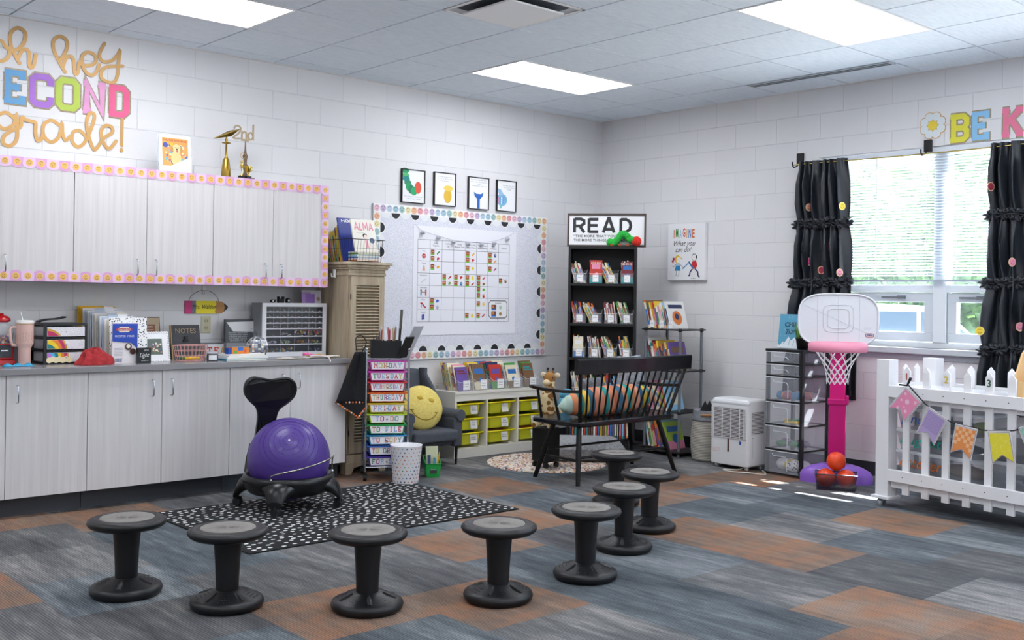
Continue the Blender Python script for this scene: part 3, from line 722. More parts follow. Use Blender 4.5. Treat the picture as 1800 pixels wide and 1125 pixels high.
for px, lab, kind in ((-.058, 'tiny gold figure trophy left of the small gold cup', 0), (-.008, 'tiny gold two-handled cup trophy beside the wooden spindle', 1)):
    t_ = thing('mini_trophy', lab, 'trophy', T(-3.87 + px, -.285, ZC), 'miniature trophies')
    b = MB(); b.box(-.018, -.015, 0, .018, .015, .02, BLACKM); b.build('base', t_)
    b = MB(); g = C('#e0bf45', .2, 1.)
    if kind: b.lathe([(.012, .02), (.004, .03), (.004, .042), (.014, .05), (.02, .075), (.022, .09)], g, 14); [b.tube([(s * .02, 0, .085), (s * .033, 0, .085), (s * .034, 0, .065), (s * .016, 0, .055)], .002, g, 6) for s in (-1, 1)]
    else: b.lathe([(.01, .02), (.004, .035), (.003, .06), (.007, .08), (.009, .095), (.004, .105), (.0075, .115), (.007, .125), (.001, .13)], g, 12); [b.tube([(s * .007, 0, .098), (s * .017, 0, .09), (s * .014, 0, .075)], .0025, g, 6) for s in (-1, 1)]
    b.build('cup' if kind else 'figure', t_)

# ---------------------------------------------------------------- wall below the cabinets
t_ = thing('power_outlet', 'beige wall outlet with two sockets below the pencil sign', 'outlet', T(-4.04, -.001, 1.088))
b = MB(); b.box(-.037, -.006, -.06, .037, 0, .06, C('#c9c3a4', .4)); b.build('face_plate', t_, bevel=.003)
for s in (-1, 1):
    b = MB(); b.disc(0, s * .025, .02, -.0065, C('#beb896', .4), 16); b.rect(-.009, s * .025 - .006, -.006, s * .025 + .008, -.0072, DARKLINE); b.rect(.006, s * .025 - .006, .009, s * .025 + .008, -.0072, DARKLINE); b.build('socket', t_)
t_ = thing('pencil_sign', 'yellow wooden pencil shaped name sign hanging under the wall cabinets', 'sign', T(-4.2, -.012, 1.165))
b = MB(); d = .01
b.rect(0, 0, .052, .09, 0, C('#d02f7c', .5), d); b.rect(.052, 0, .08, .09, 0, C('#6e7782', .4), d)
b.poly([(.08, 0), (.23, 0), (.222, .018), (.232, .032), (.222, .05), (.234, .066), (.23, .09), (.08, .09)], 0, C('#f5e31c', .5), d)
b.poly([(.23, 0), (.275, .004), (.305, .026), (.305, .062), (.275, .086), (.23, .09), (.234, .066), (.222, .05), (.232, .032), (.222, .018)], -.0005, C('#c08a50', .6), d)
b.poly([(.29, .014), (.318, .036), (.322, .045), (.318, .055), (.29, .076), (.297, .045)], -.001, C('#20283c', .5), d)
b.text('Mrs. Walden', .14, .035, .028, -.0015, C('#1b1b1b', .5), width=.17, slant=.3); b.build('board', t_)
b = MB(); b.tube(catmull([(.025, -.003, .085), (.04, -.003, .12), (.09, -.004, .155), (.14, -.004, .162), (.19, -.004, .155), (.235, -.003, .12), (.25, -.003, .085)], 5), .0017, C('#3a3c40', .4, .8), 6); b.build('wire', t_)
b = MB(); b.box(-4.072, -.012, 1.3, -4.048, -.001, 1.36, WHITE); b.tube([(-4.06, -.012, 1.31), (-4.06, -.024, 1.305), (-4.06, -.026, 1.325)], .004, WHITE, 6)
tag(b.build('wall_hook'), 'small white adhesive hook holding the pencil sign wire', 'hook', 'white adhesive hooks')
b = MB(T(-3.17, -.3, 1.44, rz=-pi / 2)); b.box(-.012, -.012, 0, .012, 0, .06, WHITE); b.tube([(0, -.012, .01), (0, -.03, .004), (0, -.034, .03)], .005, WHITE, 6)
tag(b.build('wall_hook'), 'white adhesive hook on the side of the whitewashed armoire', 'hook', 'white adhesive hooks').location = (0, 0, 0)

# ---------------------------------------------------------------- bulletin board
bx0, bx1, bz0, bz1 = -2.645, -.74, .79, 2.045
t_ = thing('bulletin_board', 'large bulletin board with pale speckled paper and smiley borders', 'bulletin board')
b = MB(); b.box(bx0, -.018, bz0, bx1, -.001, bz1, C('#b7b9bd', .4)); b.build('frame', t_)
b = MB(); b.rect(bx0 + .012, bz0 + .012, bx1 - .012, bz1 - .012, -.0185, speckle('speckled_paper', '#e9eaf3', '#aeb4c8', 190, dist=.33)); b.build('paper_backing', t_)
PAL = [C(h, .6) for h in ('#efbd98', '#ece2b2', '#a4c6c4', '#a6c8d8', '#bed4e4', '#cbb8d8', '#ecc4d2', '#e6a3aa')]
WHT = C('#f8f8f8', .6); BLK = C('#26292e', .6)
def board_border(name, L_, M, inner_first=0):
    b = MB(M); p = .061; n = round(L_ / p); p = L_ / n
    b.rect(0, 0, L_, .068, -.001, WHT)
    for k in range(n): smiley(b, p * (k + .5), .034, .0285, -.0018, PAL[k % 8], C('#5a5060', .7), n=14)
    b.build('smiley_border', t_)
    b = MB(M); q = .098; n = round((L_ - .14) / q); q = (L_ - .14) / n
    for k in range(n):
        c = .07 + q * (k + .5); m = BLK if k % 2 == 0 else C('#eef0f2', .6)
        if k % 2 == 0: b.disc(c, .066, q * .5, -.0002, WHT, 14, 0, pi, rz=.052)
        b.disc(c, .066, q * (.43 if k % 2 == 0 else .5), -.0006, m, 14, 0, pi, rz=.045)
    b.build('scallop_border', t_)
yb = -.0195
board_border('top', bx1 - bx0, T(bx1, yb, bz1) @ Matrix.Rotation(pi, 4, 'Y'))
board_border('bottom', bx1 - bx0, T(bx0, yb, bz0))
board_border('left', bz1 - bz0 - .14, T(bx0, yb, bz1 - .07) @ Matrix.Rotation(pi / 2, 4, 'Y'))
board_border('right', bz1 - bz0 - .14, T(bx1, yb, bz0 + .07) @ Matrix.Rotation(-pi / 2, 4, 'Y'))
# big white chart pinned on the board
cx0, cx1, cz0, cz1 = -2.25, -1.115, .99, 1.892
b = MB(); Y = -.0225
b.rect(cx0, cz0, cx1, cz1, Y, C('#f1f1f8', .6), .002)
gx = [-2.203 + k * (1.008 / 8) for k in range(9)]; gz = [1.78, 1.705] + [1.705 - k * .101 for k in range(1, 7)]
for x in gx: b.rect(x - .0014, gz[-1], x + .0014, gz[0], Y - .0006, C('#55565e', .7))
for z in gz: b.rect(gx[0], z - .0014, gx[-1], z + .0014, Y - .0007, C('#55565e', .7))
for k, (a, c) in enumerate((('Lips', 'Together'), ('Teeth on', 'Lip'), ('Tongue', 'Between Teeth'), ('Tongue on Ridge', 'Behind Teeth'), ('Tongue Lifted', 'Roof of Mouth'), ('Back', 'of Throat'), ('Glottis', ''))):
    xc = (gx[k + 1] + gx[k + 2]) / 2
    if c: b.text(a, xc, 1.75, .012, Y - .0008, DARKLINE, width=min(.105, .009 * len(a))); b.text(c, xc, 1.728, .012, Y - .0008, DARKLINE, width=min(.105, .009 * len(c)))
    else: b.text(a, xc, 1.737, .012, Y - .0008, DARKLINE, width=.06)
for k, (a, h) in enumerate((('Stop', '#d0212c'), ('Nasal', '#e9bd97'), ('Fricative', '#dcdcdc'), ('Affricate', '#4b4b9b'), ('Glide', '#c02a35'), ('Liquid', '#e0294c'))):
    z = gz[k + 1]; xc = (gx[0] + gx[1]) / 2
    b.text(a, xc, z - .024, .011, Y - .0008, DARKLINE, width=.008 * len(a))
    if k == 0: b.disc(xc, z - .06, .021, Y - .001, C(h, .5), 8); b.text('STOP', xc, z - .065, .01, Y - .0015, WHT, width=.03)
    elif k == 1: b.poly([(xc - .004, z - .035), (xc + .006, z - .035), (xc + .016, z - .082), (xc - .016, z - .082)], Y - .001, C(h, .6))
    elif k == 2: b.stroke([(xc - .025, z - .08), (xc, z - .06), (xc + .025, z - .05)], .012, Y - .001, C(h, .6))
    elif k == 3:
        for s, hh in ((-1, '#3c9bb8'), (1, '#d0463a')): b.disc(xc + s * .025, z - .042, .008, Y - .001, C('#6d4430', .6), 8); b.rect(xc + s * .025 - .007, z - .085, xc + s * .025 + .007, z - .05, Y - .001, C(hh, .6))
        b.stroke([(xc - .02, z - .056), (xc + .02, z - .056)], .005, Y - .0012, C('#8a5a3f', .6))
    elif k == 4: b.stroke([(xc - .03, z - .045), (xc - .01, z - .05), (xc + .01, z - .075), (xc + .03, z - .085)], .011, Y - .001, C(h, .6)); b.stroke([(xc - .02, z - .085), (xc - .02, z - .05)], .004, Y - .001, DARKLINE)
    else: b.poly([(xc - .014, z - .04), (xc + .014, z - .035), (xc + .014, z - .08), (xc - .014, z - .085)], Y - .001, C('#2d56b8', .6)); b.disc(xc + .003, z - .062, .01, Y - .0015, C(h, .6), 8)
def icon(c, r, n, hs):
    x = gx[c + 1]; z = gz[r + 1]
    for i in range(n):
        zz = z - .052 * i - .004 - (.02 if n == 1 else 0)
        b.rect(x + .008, zz - .036, x + .046, zz - .002, Y - .001, C('#b8653a', .6)); b.disc(x + .027, zz - .016, .011, Y - .0014, C('#e0a06e', .6), 8); b.rect(x + .02, zz - .026, x + .034, zz - .021, Y - .0018, C('#6a2a22', .6))
        b.rect(x + .012, zz - .01, x + .042, zz - .003, Y - .0018, C('#5a3524', .6))
        b.rect(x + .008, zz - .047, x + .046, zz - .036, Y - .001, C('#6ac92e', .6))
        m = C(hs[i % len(hs)], .6)
        if (c + r + i) % 3 == 0: b.stroke([(x + .072, zz - .038), (x + .1, zz - .014)], .012, Y - .001, m)
        elif (c + r + i) % 3 == 1: b.disc(x + .086, zz - .026, .015, Y - .001, m, 10, 0, pi * 1.3)
        else: b.disc(x + .086, zz - .026, .014, Y - .001, m, 7, rz=.018); b.disc(x + .09, zz - .02, .006, Y - .0014, C('#e9d9c0', .6), 6)
        b.disc(x + .056, zz - .01, .003, Y - .001, C('#c22', .6) if False else C('#cc2233', .6), 6)
for a in ((0, 0, 2, ['#2f8a4a', '#c93a55']), (3, 0, 2, ['#eeb32c', '#c63a4a']), (5, 0, 2, ['#4c5f90', '#e8a25a']), (0, 1, 1, ['#f0b62f']), (3, 1, 1, ['#f3dd3a']), (5, 1, 1, ['#c0448f']), (1, 2, 2, ['#c4362f', '#7fae4f']), (2, 2, 2, ['#d5342b', '#2b7fc0']), (3, 2, 2, ['#f5e23a', '#b0493a']),
          (4, 2, 2, ['#cc4a6a', '#8a6a3a']), (6, 2, 1, ['#8a6040']), (4, 3, 2, ['#5cb83a', '#d04030']), (0, 4, 2, ['#3f68c8', '#bdb3d8']), (4, 4, 1, ['#f0d03a']), (3, 5, 1, ['#f2d83a']), (4, 5, 1, ['#c03a30'])): icon(*a)
X0, X1, Z0, Z1 = gx[6] + .02, gx[8] - .02, 1.13, 1.28
ol = [(X0 + .02, Z0), (X1 - .02, Z0), (X1, Z0 + .02), (X1, Z1 - .02), (X1 - .02, Z1), (X0 + .02, Z1), (X0, Z1 - .02), (X0, Z0 + .02)]
b.poly(ol, Y - .0022, C('#f7f7fa', .6)); b.stroke(ol, .006, Y - .0026, DARKLINE, closed=True); b.text('2 sounds', (X0 + X1) / 2, Z1 - .025, .014, Y - .003, DARKLINE, width=.07)
for i in range(2):
    z = Z0 + .012 + .056 * i
    b.rect(X0 + .03, z + .012, X0 + .085, z + .048, Y - .003, C('#7a4a30', .6)); b.rect(X0 + .04, z + .02, X0 + .06, z + .042, Y - .0034, C('#d98a4a', .6)); b.rect(X0 + .03, z, X0 + .085, z + .012, Y - .003, C('#2b6fd0', .6)); b.disc(X0 + .135, z + .024, .017, Y - .003, C(('#b48a5a', '#b5d3b2')[i], .6), 8)
tag(b.build('phonics_chart'), 'large white gridded sound chart pinned on the bulletin board', 'chart')
# disco ball garland
t_ = thing('ball_garland', 'string of small mirrored balls draped over the white chart', 'garland')
gp = [(-2.235, 1.9), (-2.165, 1.852), (-2.005, 1.818), (-1.84, 1.79), (-1.68, 1.783), (-1.53, 1.785), (-1.385, 1.802), (-1.235, 1.845), (-1.15, 1.885)]
b = MB(); b.tube(catmull([(x, -.03, z) for x, z in gp], 4), .0012, C('#9a9aa2', .5), 5); b.build('string', t_)
mirror = speckle('mirror_tiles', '#c9ccd4', '#5b6070', 60, dist=.35, rough=.15)
for x, z in gp[1:-1]:
    b = MB(); b.sphere((x, -.042, z - .016), .018, C('#d3d6de', .3, .7), 10, 8); 
    b.s = [False] * len(b.s); b.build('mirror_ball', t_)

# ---------------------------------------------------------------- four small framed pictures
def picture(x0, z0, w, h, name, label, draw, words, wz):
    t_ = thing(name, label, 'picture', T(x0, -.002, z0), 'small black framed pictures above the board')
    b = MB(); f = .006
    for q in ((0, 0, w, f), (0, h - f, w, h), (0, f, f, h - f), (w - f, f, w, h - f)): b.box(q[0], -.022, q[1], q[2], 0, q[3], BLACKM)
    b.build('frame', t_)
    b = MB(); b.rect(f, f, w - f, h - f, -.014, C('#f6f7f9', .5)); y = -.015; draw(b, w, h, y)
    for k, s in enumerate(words): b.text(s, w * (.5 if k % 2 == 0 else .52) + (.03 if wz[0] else 0), wz[1] - k * .017, .0085, y, C('#8d9096', .7), width=min(w * .8, .0075 * len(s)))
    b.build('print', t_)
def d1(b, w, h, y):
    g = [C(c, .6) for c in ('#1f9d63', '#57c07a', '#158f8c', '#2c8f6d', '#1fa463', '#2b8465', '#25ad6a')]
    P = [(.035, .26), (.04, .22), (.045, .195), (.06, .165), (.075, .13), (.1, .11), (.125, .1)]
    for k, (a, c) in enumerate(P): b.disc(a, c, .038 - .001 * k, y - .0002 * k, g[k], 12, rz=.036 if k > 3 else .024)
    b.disc(.165, .13, .033, y - .002, C('#e0583f', .6), 16, rz=.05)
def d2(b, w, h, y): b.disc(.145, .085, .042, y, C('#e6b93c', .6), 14, rz=.06); b.disc(.15, .15, .05, y - .0004, C('#f0d15c', .6), 12, rz=.024)
def d3(b, w, h, y): b.poly([(.06, .15), (.07, .115), (.1, .09), (.1, .008), (.13, .008), (.13, .09), (.16, .115), (.17, .15), (.14, .135), (.09, .135)], y, C('#2f6bc0', .6))
def d4(b, w, h, y):
    b.disc(.06, .1, .062, y, C('#7fb8e0', .6), 16, rz=.055); b.poly([(.0085, .2), (.05, .19), (.08, .15), (.03, .13)], y - .0002, C('#9fc6e6', .6)); b.poly([(.04, .06), (.07, .05), (.05, .02), (.035, .03)], y - .0002, C('#86c5c8', .6))
    for k in range(12): b.disc(.02 + .018 * (k % 4), .075 + .02 * (k // 4), .0085, y - .001, C(['#e58ab0', '#5ea7dc', '#f3f3f7', '#3f8fd0'][(k * 7) % 4], .5), 8)
    b.disc(.1, .112, .004, y - .001, DARKLINE, 6)
picture(-2.372, 2.072, .235, .275, 'framed_picture', 'framed picture of a curved green and red shape, first of four', d1, ['One of the nice days you are', 'very hungry indeed'], (0, .05))
picture(-2.04, 2.072, .23, .28, 'framed_picture', 'framed picture of a yellow figure shape, second of four', d2, ['It is not about what', 'it is, it is about what', 'it can become'], (0, .24))
picture(-1.67, 2.067, .23, .278, 'framed_picture', 'framed picture of a plain blue shape, third of four', d3, ['They make what was theirs', 'it was ever about getting', 'along', 'always will, all good'], (0, .25))
picture(-1.347, 2.07, .228, .275, 'framed_picture', 'framed picture of a spotted blue fish, last of four', d4, ['The best thing about', 'the sea is sharing', 'my gift'], (1, .225))

# ================================================================ books
ORD = ['first', 'second', 'third', 'fourth', 'fifth', 'sixth', 'seventh', 'eighth', 'ninth', 'tenth', 'eleventh', 'twelfth', 'thirteenth', 'fourteenth', 'fifteenth', 'sixteenth', 'seventeenth', 'eighteenth']
BC = [('red', '#c0392b'), ('blue', '#2f6fb5'), ('yellow', '#e8c33a'), ('green', '#4f9a4a'), ('white', '#ecebe6'), ('orange', '#e07b35'), ('teal', '#2b8f93'), ('purple', '#6a4f9c'), ('cream', '#e6dcc0'), ('navy', '#27345c'), ('pink', '#e58fae'), ('sky blue', '#8cc4e6'), ('maroon', '#7b2a35'), ('brown', '#7a5a3e'), ('lime', '#a9c94a')]
PG = C('#f1eee2', .85)
_bk = {}
def book_mesh(ci, w, h, t, style=0):
    k = (ci, w, h, t, style)
    if k in _bk: return _bk[k]
    m = C(BC[ci][1], .45); m2 = C(BC[(ci * 5 + 4 + style) % len(BC)][1], .5); m3 = C(BC[(ci * 3 + 8 + style) % len(BC)][1], .5)
    b = MB(); c = min(.0012, t * .2)
    b.box(0, 0, 0, w, c, h, m); b.box(0, t - c, 0, w, t, h, m); b.box(0, c, 0, c, t - c, h, m); b.box(c, c + .0002, .002, w - .002, t - c - .0002, h - .002, PG)
    y = -.0004
    if style % 3 == 0:
        b.rect(w * .12, h * .74, w * .88, h * .88, y, m2); b.disc(w * .5, h * .4, w * .26, y, m3, 14); b.disc(w * .5, h * .44, w * .12, y - .0004, m2, 8)
    elif style % 3 == 1:
        b.rect(w * .1, h * .8, w * .75, h * .86, y, m3); b.rect(w * .1, h * .7, w * .9, h * .76, y, m3); b.poly([(w * .2, h * .1), (w * .85, h * .12), (w * .7, h * .5), (w * .45, h * .6), (w * .3, h * .45)], y, m2)
    else:
        b.rect(0, 0, w, h * .3, y, m2); b.rect(w * .15, h * .62, w * .85, h * .82, y, m3); b.disc(w * .55, h * .38, w * .17, y - .0004, m3, 10)
    b.add([(-.0004, c, h * .15), (-.0004, t - c, h * .15), (-.0004, t - c, h * .75), (-.0004, c, h * .75)], [(0, 1, 2, 3)], m2)
    me = b.build('book'); d = me.data; bpy.data.objects.remove(me); _bk[k] = d
    return d
def put_book(M, ci, w, h, t, style, label, group=None, name='book'):
    o = bpy.data.objects.new(name, book_mesh(ci, w, h, t, style)); col.objects.link(o); o.matrix_basis = M
    return tag(o, label, 'book', group)
BINP = clear('#dfe5ea', .22, .1)
def bin_box(M, w, d, hf, hb, label, text=('', ''), group='clear acrylic book bins', lab=(.052, .062), name='book_bin'):
    """clear bin, local x across, front at y=0, going back to y=d"""
    t_ = thing(name, label, 'bin', M, group)
    b = MB(); q = .002
    b.box(0, 0, 0, w, d, q, BINP)
    b.add([(0, 0, 0), (w, 0, 0), (w, -.004, hf), (0, -.004, hf)], [(0, 1, 2, 3)], BINP)
    b.add([(0, d, 0), (w, d, 0), (w, d, hb), (0, d, hb)], [(0, 1, 2, 3)], BINP)
    for x in (0, w): b.add([(x, 0, 0), (x, d, 0), (x, d, hb), (x, d * .6, hb), (x, -.004, hf)], [(0, 1, 2, 3, 4)], BINP)
    b.tube([(0, -.004, hf), (w, -.004, hf)], .0012, C('#e9eef2', .2), 4); b.tube([(0, -.004, hf), (0, d * .6, hb), (0, d, hb)], .0012, C('#e9eef2', .2), 4); b.tube([(w, -.004, hf), (w, d * .6, hb), (w, d, hb)], .0012, C('#e9eef2', .2), 4)
    b.build('tray', t_)
    b = MB(); lw, lh = lab; cx = w / 2; z0 = .012
    b.rect(cx - lw / 2, z0, cx + lw / 2, z0 + lh, -.0075, LABEL, .002)
    b.rect(cx - lw * .38, z0 + lh * .2, cx + lw * .38, z0 + lh * .8, -.0079, C('#fdfdfd', .5))
    if text[0]: b.text(text[0], cx, z0 + lh * .56, lh * .15, -.0082, DARKLINE, width=min(lw * .62, lh * .12 * len(text[0])))
    if text[1]: b.text(text[1], cx, z0 + lh * .3, lh * .15, -.0082, DARKLINE, width=min(lw * .62, lh * .12 * len(text[1])))
    b.build('label_card', t_)
    return t_
def fill_back(M, w, d, n, where, rr, h=(.18, .24), t=(.004, .010), bw=None, lean=14, cols=None, group=None, first=None, z=.003, name='book'):
    """books one behind the other, covers to the front (local -y), leaning back"""
    y = .02
    a = radians(lean)
    for k in range(n):
        tt = rr.uniform(*t); hh = round(rr.uniform(*h), 2); ww = round(min(bw or w * .9, w * .94) * rr.uniform(.86, 1), 2); tt = round(tt, 3)
        ci = first if (k == 0 and first is not None) else (rr.choice(cols) if cols else rr.randrange(len(BC)))
        m = M @ T((w - ww) / 2 + rr.uniform(-.004, .004), y, z, rx=-a)
        put_book(m, ci, ww, hh, tt, k + n, f'{BC[ci][0]} {name}, {ORD[k]} from the front in {where}', group)
        y += tt / cos(a) + .0015
        if y + .01 > d - .02: break
def fill_side(M, w, d, n, where, rr, h=(.16, .21), t=(.005, .011), dep=.15, lean=20, cols=None, group=None, facing=None, x0=.006):
    """books side by side, spines to the front, leaning to the left"""
    x = x0; a = radians(lean)
    if lean: x += .0
    for k in range(n):
        tt = round(rr.uniform(*t), 3); hh = round(rr.uniform(*h), 2); ci = rr.choice(cols) if cols else rr.randrange(len(BC))
        # local book: x=width from spine; turn so that the spine looks to the front and the cover to the right
        m = M @ T(x + tt / cos(a), .012 + rr.uniform(0, .008), .003) @ Matrix.Rotation(-a, 4, 'Y') @ Matrix.Rotation(pi / 2, 4, 'Z')
        put_book(m, ci, dep, hh, tt, k, f'{BC[ci][0]} book, {ORD[k]} from the left in {where}', group)
        x += tt / cos(a) + .0012
        if x > w - .012: break
    if facing is not None:
        ci, ww, hh, txt = facing
        m = M @ T(x0 + .006, .004, .004, rx=-radians(6))
        o = put_book(m, ci, ww, hh, .008, 3, f'{BC[ci][0]} book showing its cover in front in {where}', group)
        return o

# ================================================================ things on the countertop
Z0 = .862
t_ = thing('gumball_machine', 'red gumball machine with clear globe at the left end of the counter', 'candy machine', T(-5.445, -.2, Z0))
RED = C('#c3171f', .2, coat=.6)
b = MB(); b.taper(0, .03, (.068, .068), (.062, .062), RED); b.taper(.03, .125, (.055, .055), (.058, .058), RED); b.build('base', t_, bevel=.006)
b = MB(); b.box(-.04, -.062, .045, .045, -.055, .12, C('#4b4d52', .3, .8)); b.T = T(0, -.066, .085); b.tube([(-.02, 0, 0), (.02, 0, 0)], .006, CHROME); b.T = Matrix(); b.build('coin_mechanism', t_)
b = MB(); b.lathe([(.04, .125), (.062, .15), (.068, .19), (.06, .235), (.035, .255)], clear('#d8dde2', .3, .05), 24); b.build('globe', t_)
b = MB(); rr = random.Random(4)
for k in range(60):
    a = rr.uniform(0, 2 * pi); r = .052 * rr.random() ** .5; b.sphere((r * cos(a), r * sin(a), .135 + rr.uniform(0, .045)), .0085, C(rr.choice(['#e8a33c', '#d04a5a', '#f1e7d8', '#5a7fc0', '#7a4aa0', '#3b2a2a']), .3), 6, 5)
o = b.build('gumballs', t_); o['kind'] = 'stuff'
b = MB(); b.lathe([(.036, .255), (.05, .26), (.05, .275), (.035, .29), (.012, .297), (.012, .305), (.0, .31)], RED, 20); b.build('lid', t_)
b = MB(T(-5.43, -.42, Z0)); b.grid(lambda u, v: (-.07 + .17 * u, -.03 + .06 * v, .002 + .018 * abs(sin(u * 3 * pi)) * sin(v * pi)), 14, 5, C('#2aa3cf', .3)); tag(b.build('wrapper', solid=.002), 'crinkled bright blue wrapper on the counter edge below the gumball machine', 'wrapper')
t_ = thing('tumbler', 'pale pink handled travel tumbler with white lid and straw', 'cup', T(-5.345, -.31, Z0))
PKT = C('#e3bdb2', .35)
b = MB(); b.lathe([(.032, 0), (.034, .004), (.036, .1), (.037, .105), (.0475, .125), (.0485, .13), (.0495, .245)], PKT, 28)
for k in range(9):
    a = pi + k * .33; 
    for z in (.15, .17, .19): b.tube([(.0496 * cos(a), .0496 * sin(a), z - .01), (.0496 * cos(a + .16), .0496 * sin(a + .16), z + .01)], .0008, C('#a07f78', .4), 4)
b.build('cup_body', t_)
b = MB(); b.lathe([(.05, .245), (.0505, .247), (.05, .25)], C('#c7a06a', .3, .8), 24, caps=False); b.build('brass_ring', t_)
b = MB(); b.lathe([(.051, .25), (.052, .262), (.048, .268), (.0, .27)], C('#f0ece9', .3), 24); b.build('lid', t_)
b = MB(); b.tube([(-.049, 0, .225), (-.074, 0, .228), (-.084, 0, .215), (-.08, 0, .15), (-.07, 0, .12), (-.05, 0, .118)], .008, PKT, 8); b.build('handle', t_)
b = MB(); b.cyl((-.01, 0, .26), (-.026, .0, .315), .0035, C('#eef3f2', .2)); b.build('straw', t_)
# three drawer box
t_ = thing('desktop_drawers', 'black three drawer desktop box with rainbow drawer fronts', 'drawer box', T(-5.245, -.345, Z0, radians(2)))
b = MB(); W_, D_, H_ = .262, .25, .25; f = .014; BP = C('#1d1e21', .4)
for x in (0, W_ - f):
    b.box(x, 0, 0, x + f, f, H_, BP); b.box(x, D_ - f, 0, x + f, D_, H_, BP)
    for z in (0, .078, .156, H_ - f): b.box(x, f, z, x + f, D_ - f, z + f, BP)
for z in (0, .078, .156, H_ - f): b.box(f, 0, z, W_ - f, f * .8, z + f * (.6 if 0 < z < .2 else 1), BP); 
b.box(f, f, H_ - .008, W_ - f, D_, H_, BP); b.box(f, D_ - .01, f, W_ - f, D_ - .004, H_ - f, BP); b.build('frame', t_)
WS = speckle('drawer_dots', '#eceaee', '#8a8a92', 260, dist=.26)
RB = ['#d8a23c', '#c4336b', '#e88532', '#f1cf2b', '#1f7f86', '#4fb0dc', '#c86fd0']
for k in range(3):
    b = MB(); z0 = .014 + .078 * k; z1 = z0 + .058; b.box(.018, -.004, z0, W_ - .018, .22, z1, C('#cfd3d8', .3)); 
    b.rect(.02, z0 + .002, W_ - .02, z1 - .002, -.0045, WS)
    # rainbow: arcs centred on the lower left of the whole front
    for q, r in enumerate((.178, .166, .142, .118, .094, .07, .046)):
        pts = [(.02, z0 + .002)]
        lo = []
        for j in range(25):
            a = pi / 2 * j / 24; x = .02 + (r * .72) * cos(a); z = .018 + (r * 1.12) * sin(a)
            if z0 + .002 <= z <= z1 - .002: lo.append((x, z))
        if len(lo) > 1:
            pts = [(.02, lo[0][1])] + lo + [(.02, lo[-1][1])]
            b.poly(pts, -.005 - .0003 * q, C(RB[q], .6))
        zz = .018 + r * 1.12
        if zz > z1 and z0 < zz:
            xs = [.02 + (r * .72) * cos(math.asin(min(1, max(0, (z - .018) / (r * 1.12))))) for z in (z0 + .002, z1 - .002)]
            b.poly([(.02, z0 + .002), (xs[0], z0 + .002)] + lo + [(xs[1], z1 - .002), (.02, z1 - .002)], -.0047 - .0003 * q, C(RB[q], .6))
    if k == 0: [b.disc(.03 + .02 * j, z0 + .012 + .006 * (j % 2), .018, -.0075 - .0003 * j, C('#f0e3b8', .6), 12) for j in range(7)]
    b.sphere((W_ / 2, -.008, (z0 + z1) / 2), .006, C('#d9dde2', .2), 8, 6); b.build('drawer', t_)
o = MB(T(-5.12, -.2, Z0 + .252)); 
tag(MB(T(-5.16, -.2, Z0 + .251)).grid(lambda u, v: (-.08 + .16 * u, -.04 + .07 * v, .006 + .03 * u + .004 * sin(6 * u)), 6, 3, BLACKM).build('glasses_case', solid=.008), 'black folding case lying tilted on the rainbow drawer box', 'case')
# red cloth
b = MB(T(-4.985, -.46, Z0)); rr = random.Random(8)
def cl(u, v):
    a = 2 * pi * u; r = (1 - v) ; R = .118 + .012 * sin(3 * a + 1) + .008 * sin(7 * a)
    z = .088 * (1 - r ** 2.2) * (1 + .12 * sin(5 * a + 5 * v)) + .012 * abs(sin(4 * a + 9 * v)) * (v > .05)
    return (R * r * cos(a) * 1.0 + .01 * sin(9 * v), .08 / .118 * R * r * sin(a), max(.002, z))
b.grid(cl, 40, 12, fabric('red_cotton', '#8d2023', '#b8353a', 30)); tag(b.build('cloth', subsurf=1), 'crumpled dark red cloth on the counter in front of the rainbow drawers', 'cloth')
# folders standing in a row
rr = random.Random(12)
fcol = [('yellow', '#e2b020'), ('yellow', '#dba91c'), ('white', '#ebe9ee'), ('grey', '#c3c6d0'), ('white', '#f1f0f2'), ('pale blue', '#c9d3e2'), ('white', '#ecebef'), ('cream', '#e9e2d2'), ('grey', '#a9afbb'), ('white', '#f0eff2'), ('pale blue', '#b9cade'), ('white', '#efeef0'), ('cream', '#e5dccb'), ('white', '#f3f2f4')]
t_ = thing('folder_rack', 'black wire rack holding the row of folders on the counter', 'rack', T(-4.93, -.42, Z0))
b = MB(); b.box(0, 0, 0, .2, .38, .006, BLACKM)
for x in (0, .2): b.tube([(x, 0, .004), (x, .38, .004), (x, .38, .11), (x, 0, .05), (x, 0, .004)], .0025, BLACKM, 5)
b.build('wire_tray', t_)
for k, (nm, h) in enumerate(fcol):
    y = -.075 - .0235 * k; hh = .345 - .0068 * k if k < 13 else .27; x = -4.945 + .0065 * k; hh = min(hh, .35)
    b = MB(T(x, y, Z0 + .008, rx=-radians(3))); ww = .235 - .002 * k
    th = .014 if k < 2 else .004
    b.rect(0, 0, ww, hh, 0, C(h, .7), th)
    if k >= 2:
        tb = .03 + (k * 53 % 130) / 1000; b.rect(tb, hh, tb + .06, hh + .012, 0, C(h, .7), .001)
        if k % 3 == 0: b.rect(.02, hh * .55, ww - .03, hh * .93, -.0006, C('#8f97a8', .7))
        if k % 4 == 1: b.poly([(.01, hh * .3), (.09, hh * .35), (.1, hh * .9), (.015, hh * .85)], -.0006, C('#6b4a42', .7))
    tag(b.build('folder'), f'{nm} paper folder, {ORD[k]} from the wall in the black rack', 'folder', 'folders in the counter rack')
b = MB(T(-4.872, -.415, Z0 + .002, rx=-radians(4))); b.rect(0, 0, .24, .285, 0, speckle('dotted_folder', '#fafafa', '#1b1b1d', 75, dist=.33), .004); tag(b.build('folder'), 'white folder with black spots behind the blue and white packet', 'folder', 'folders in the counter rack')
t_ = thing('snack_packet', 'blue and white packet standing before the spotted folder', 'packet', T(-4.872, -.45, Z0))
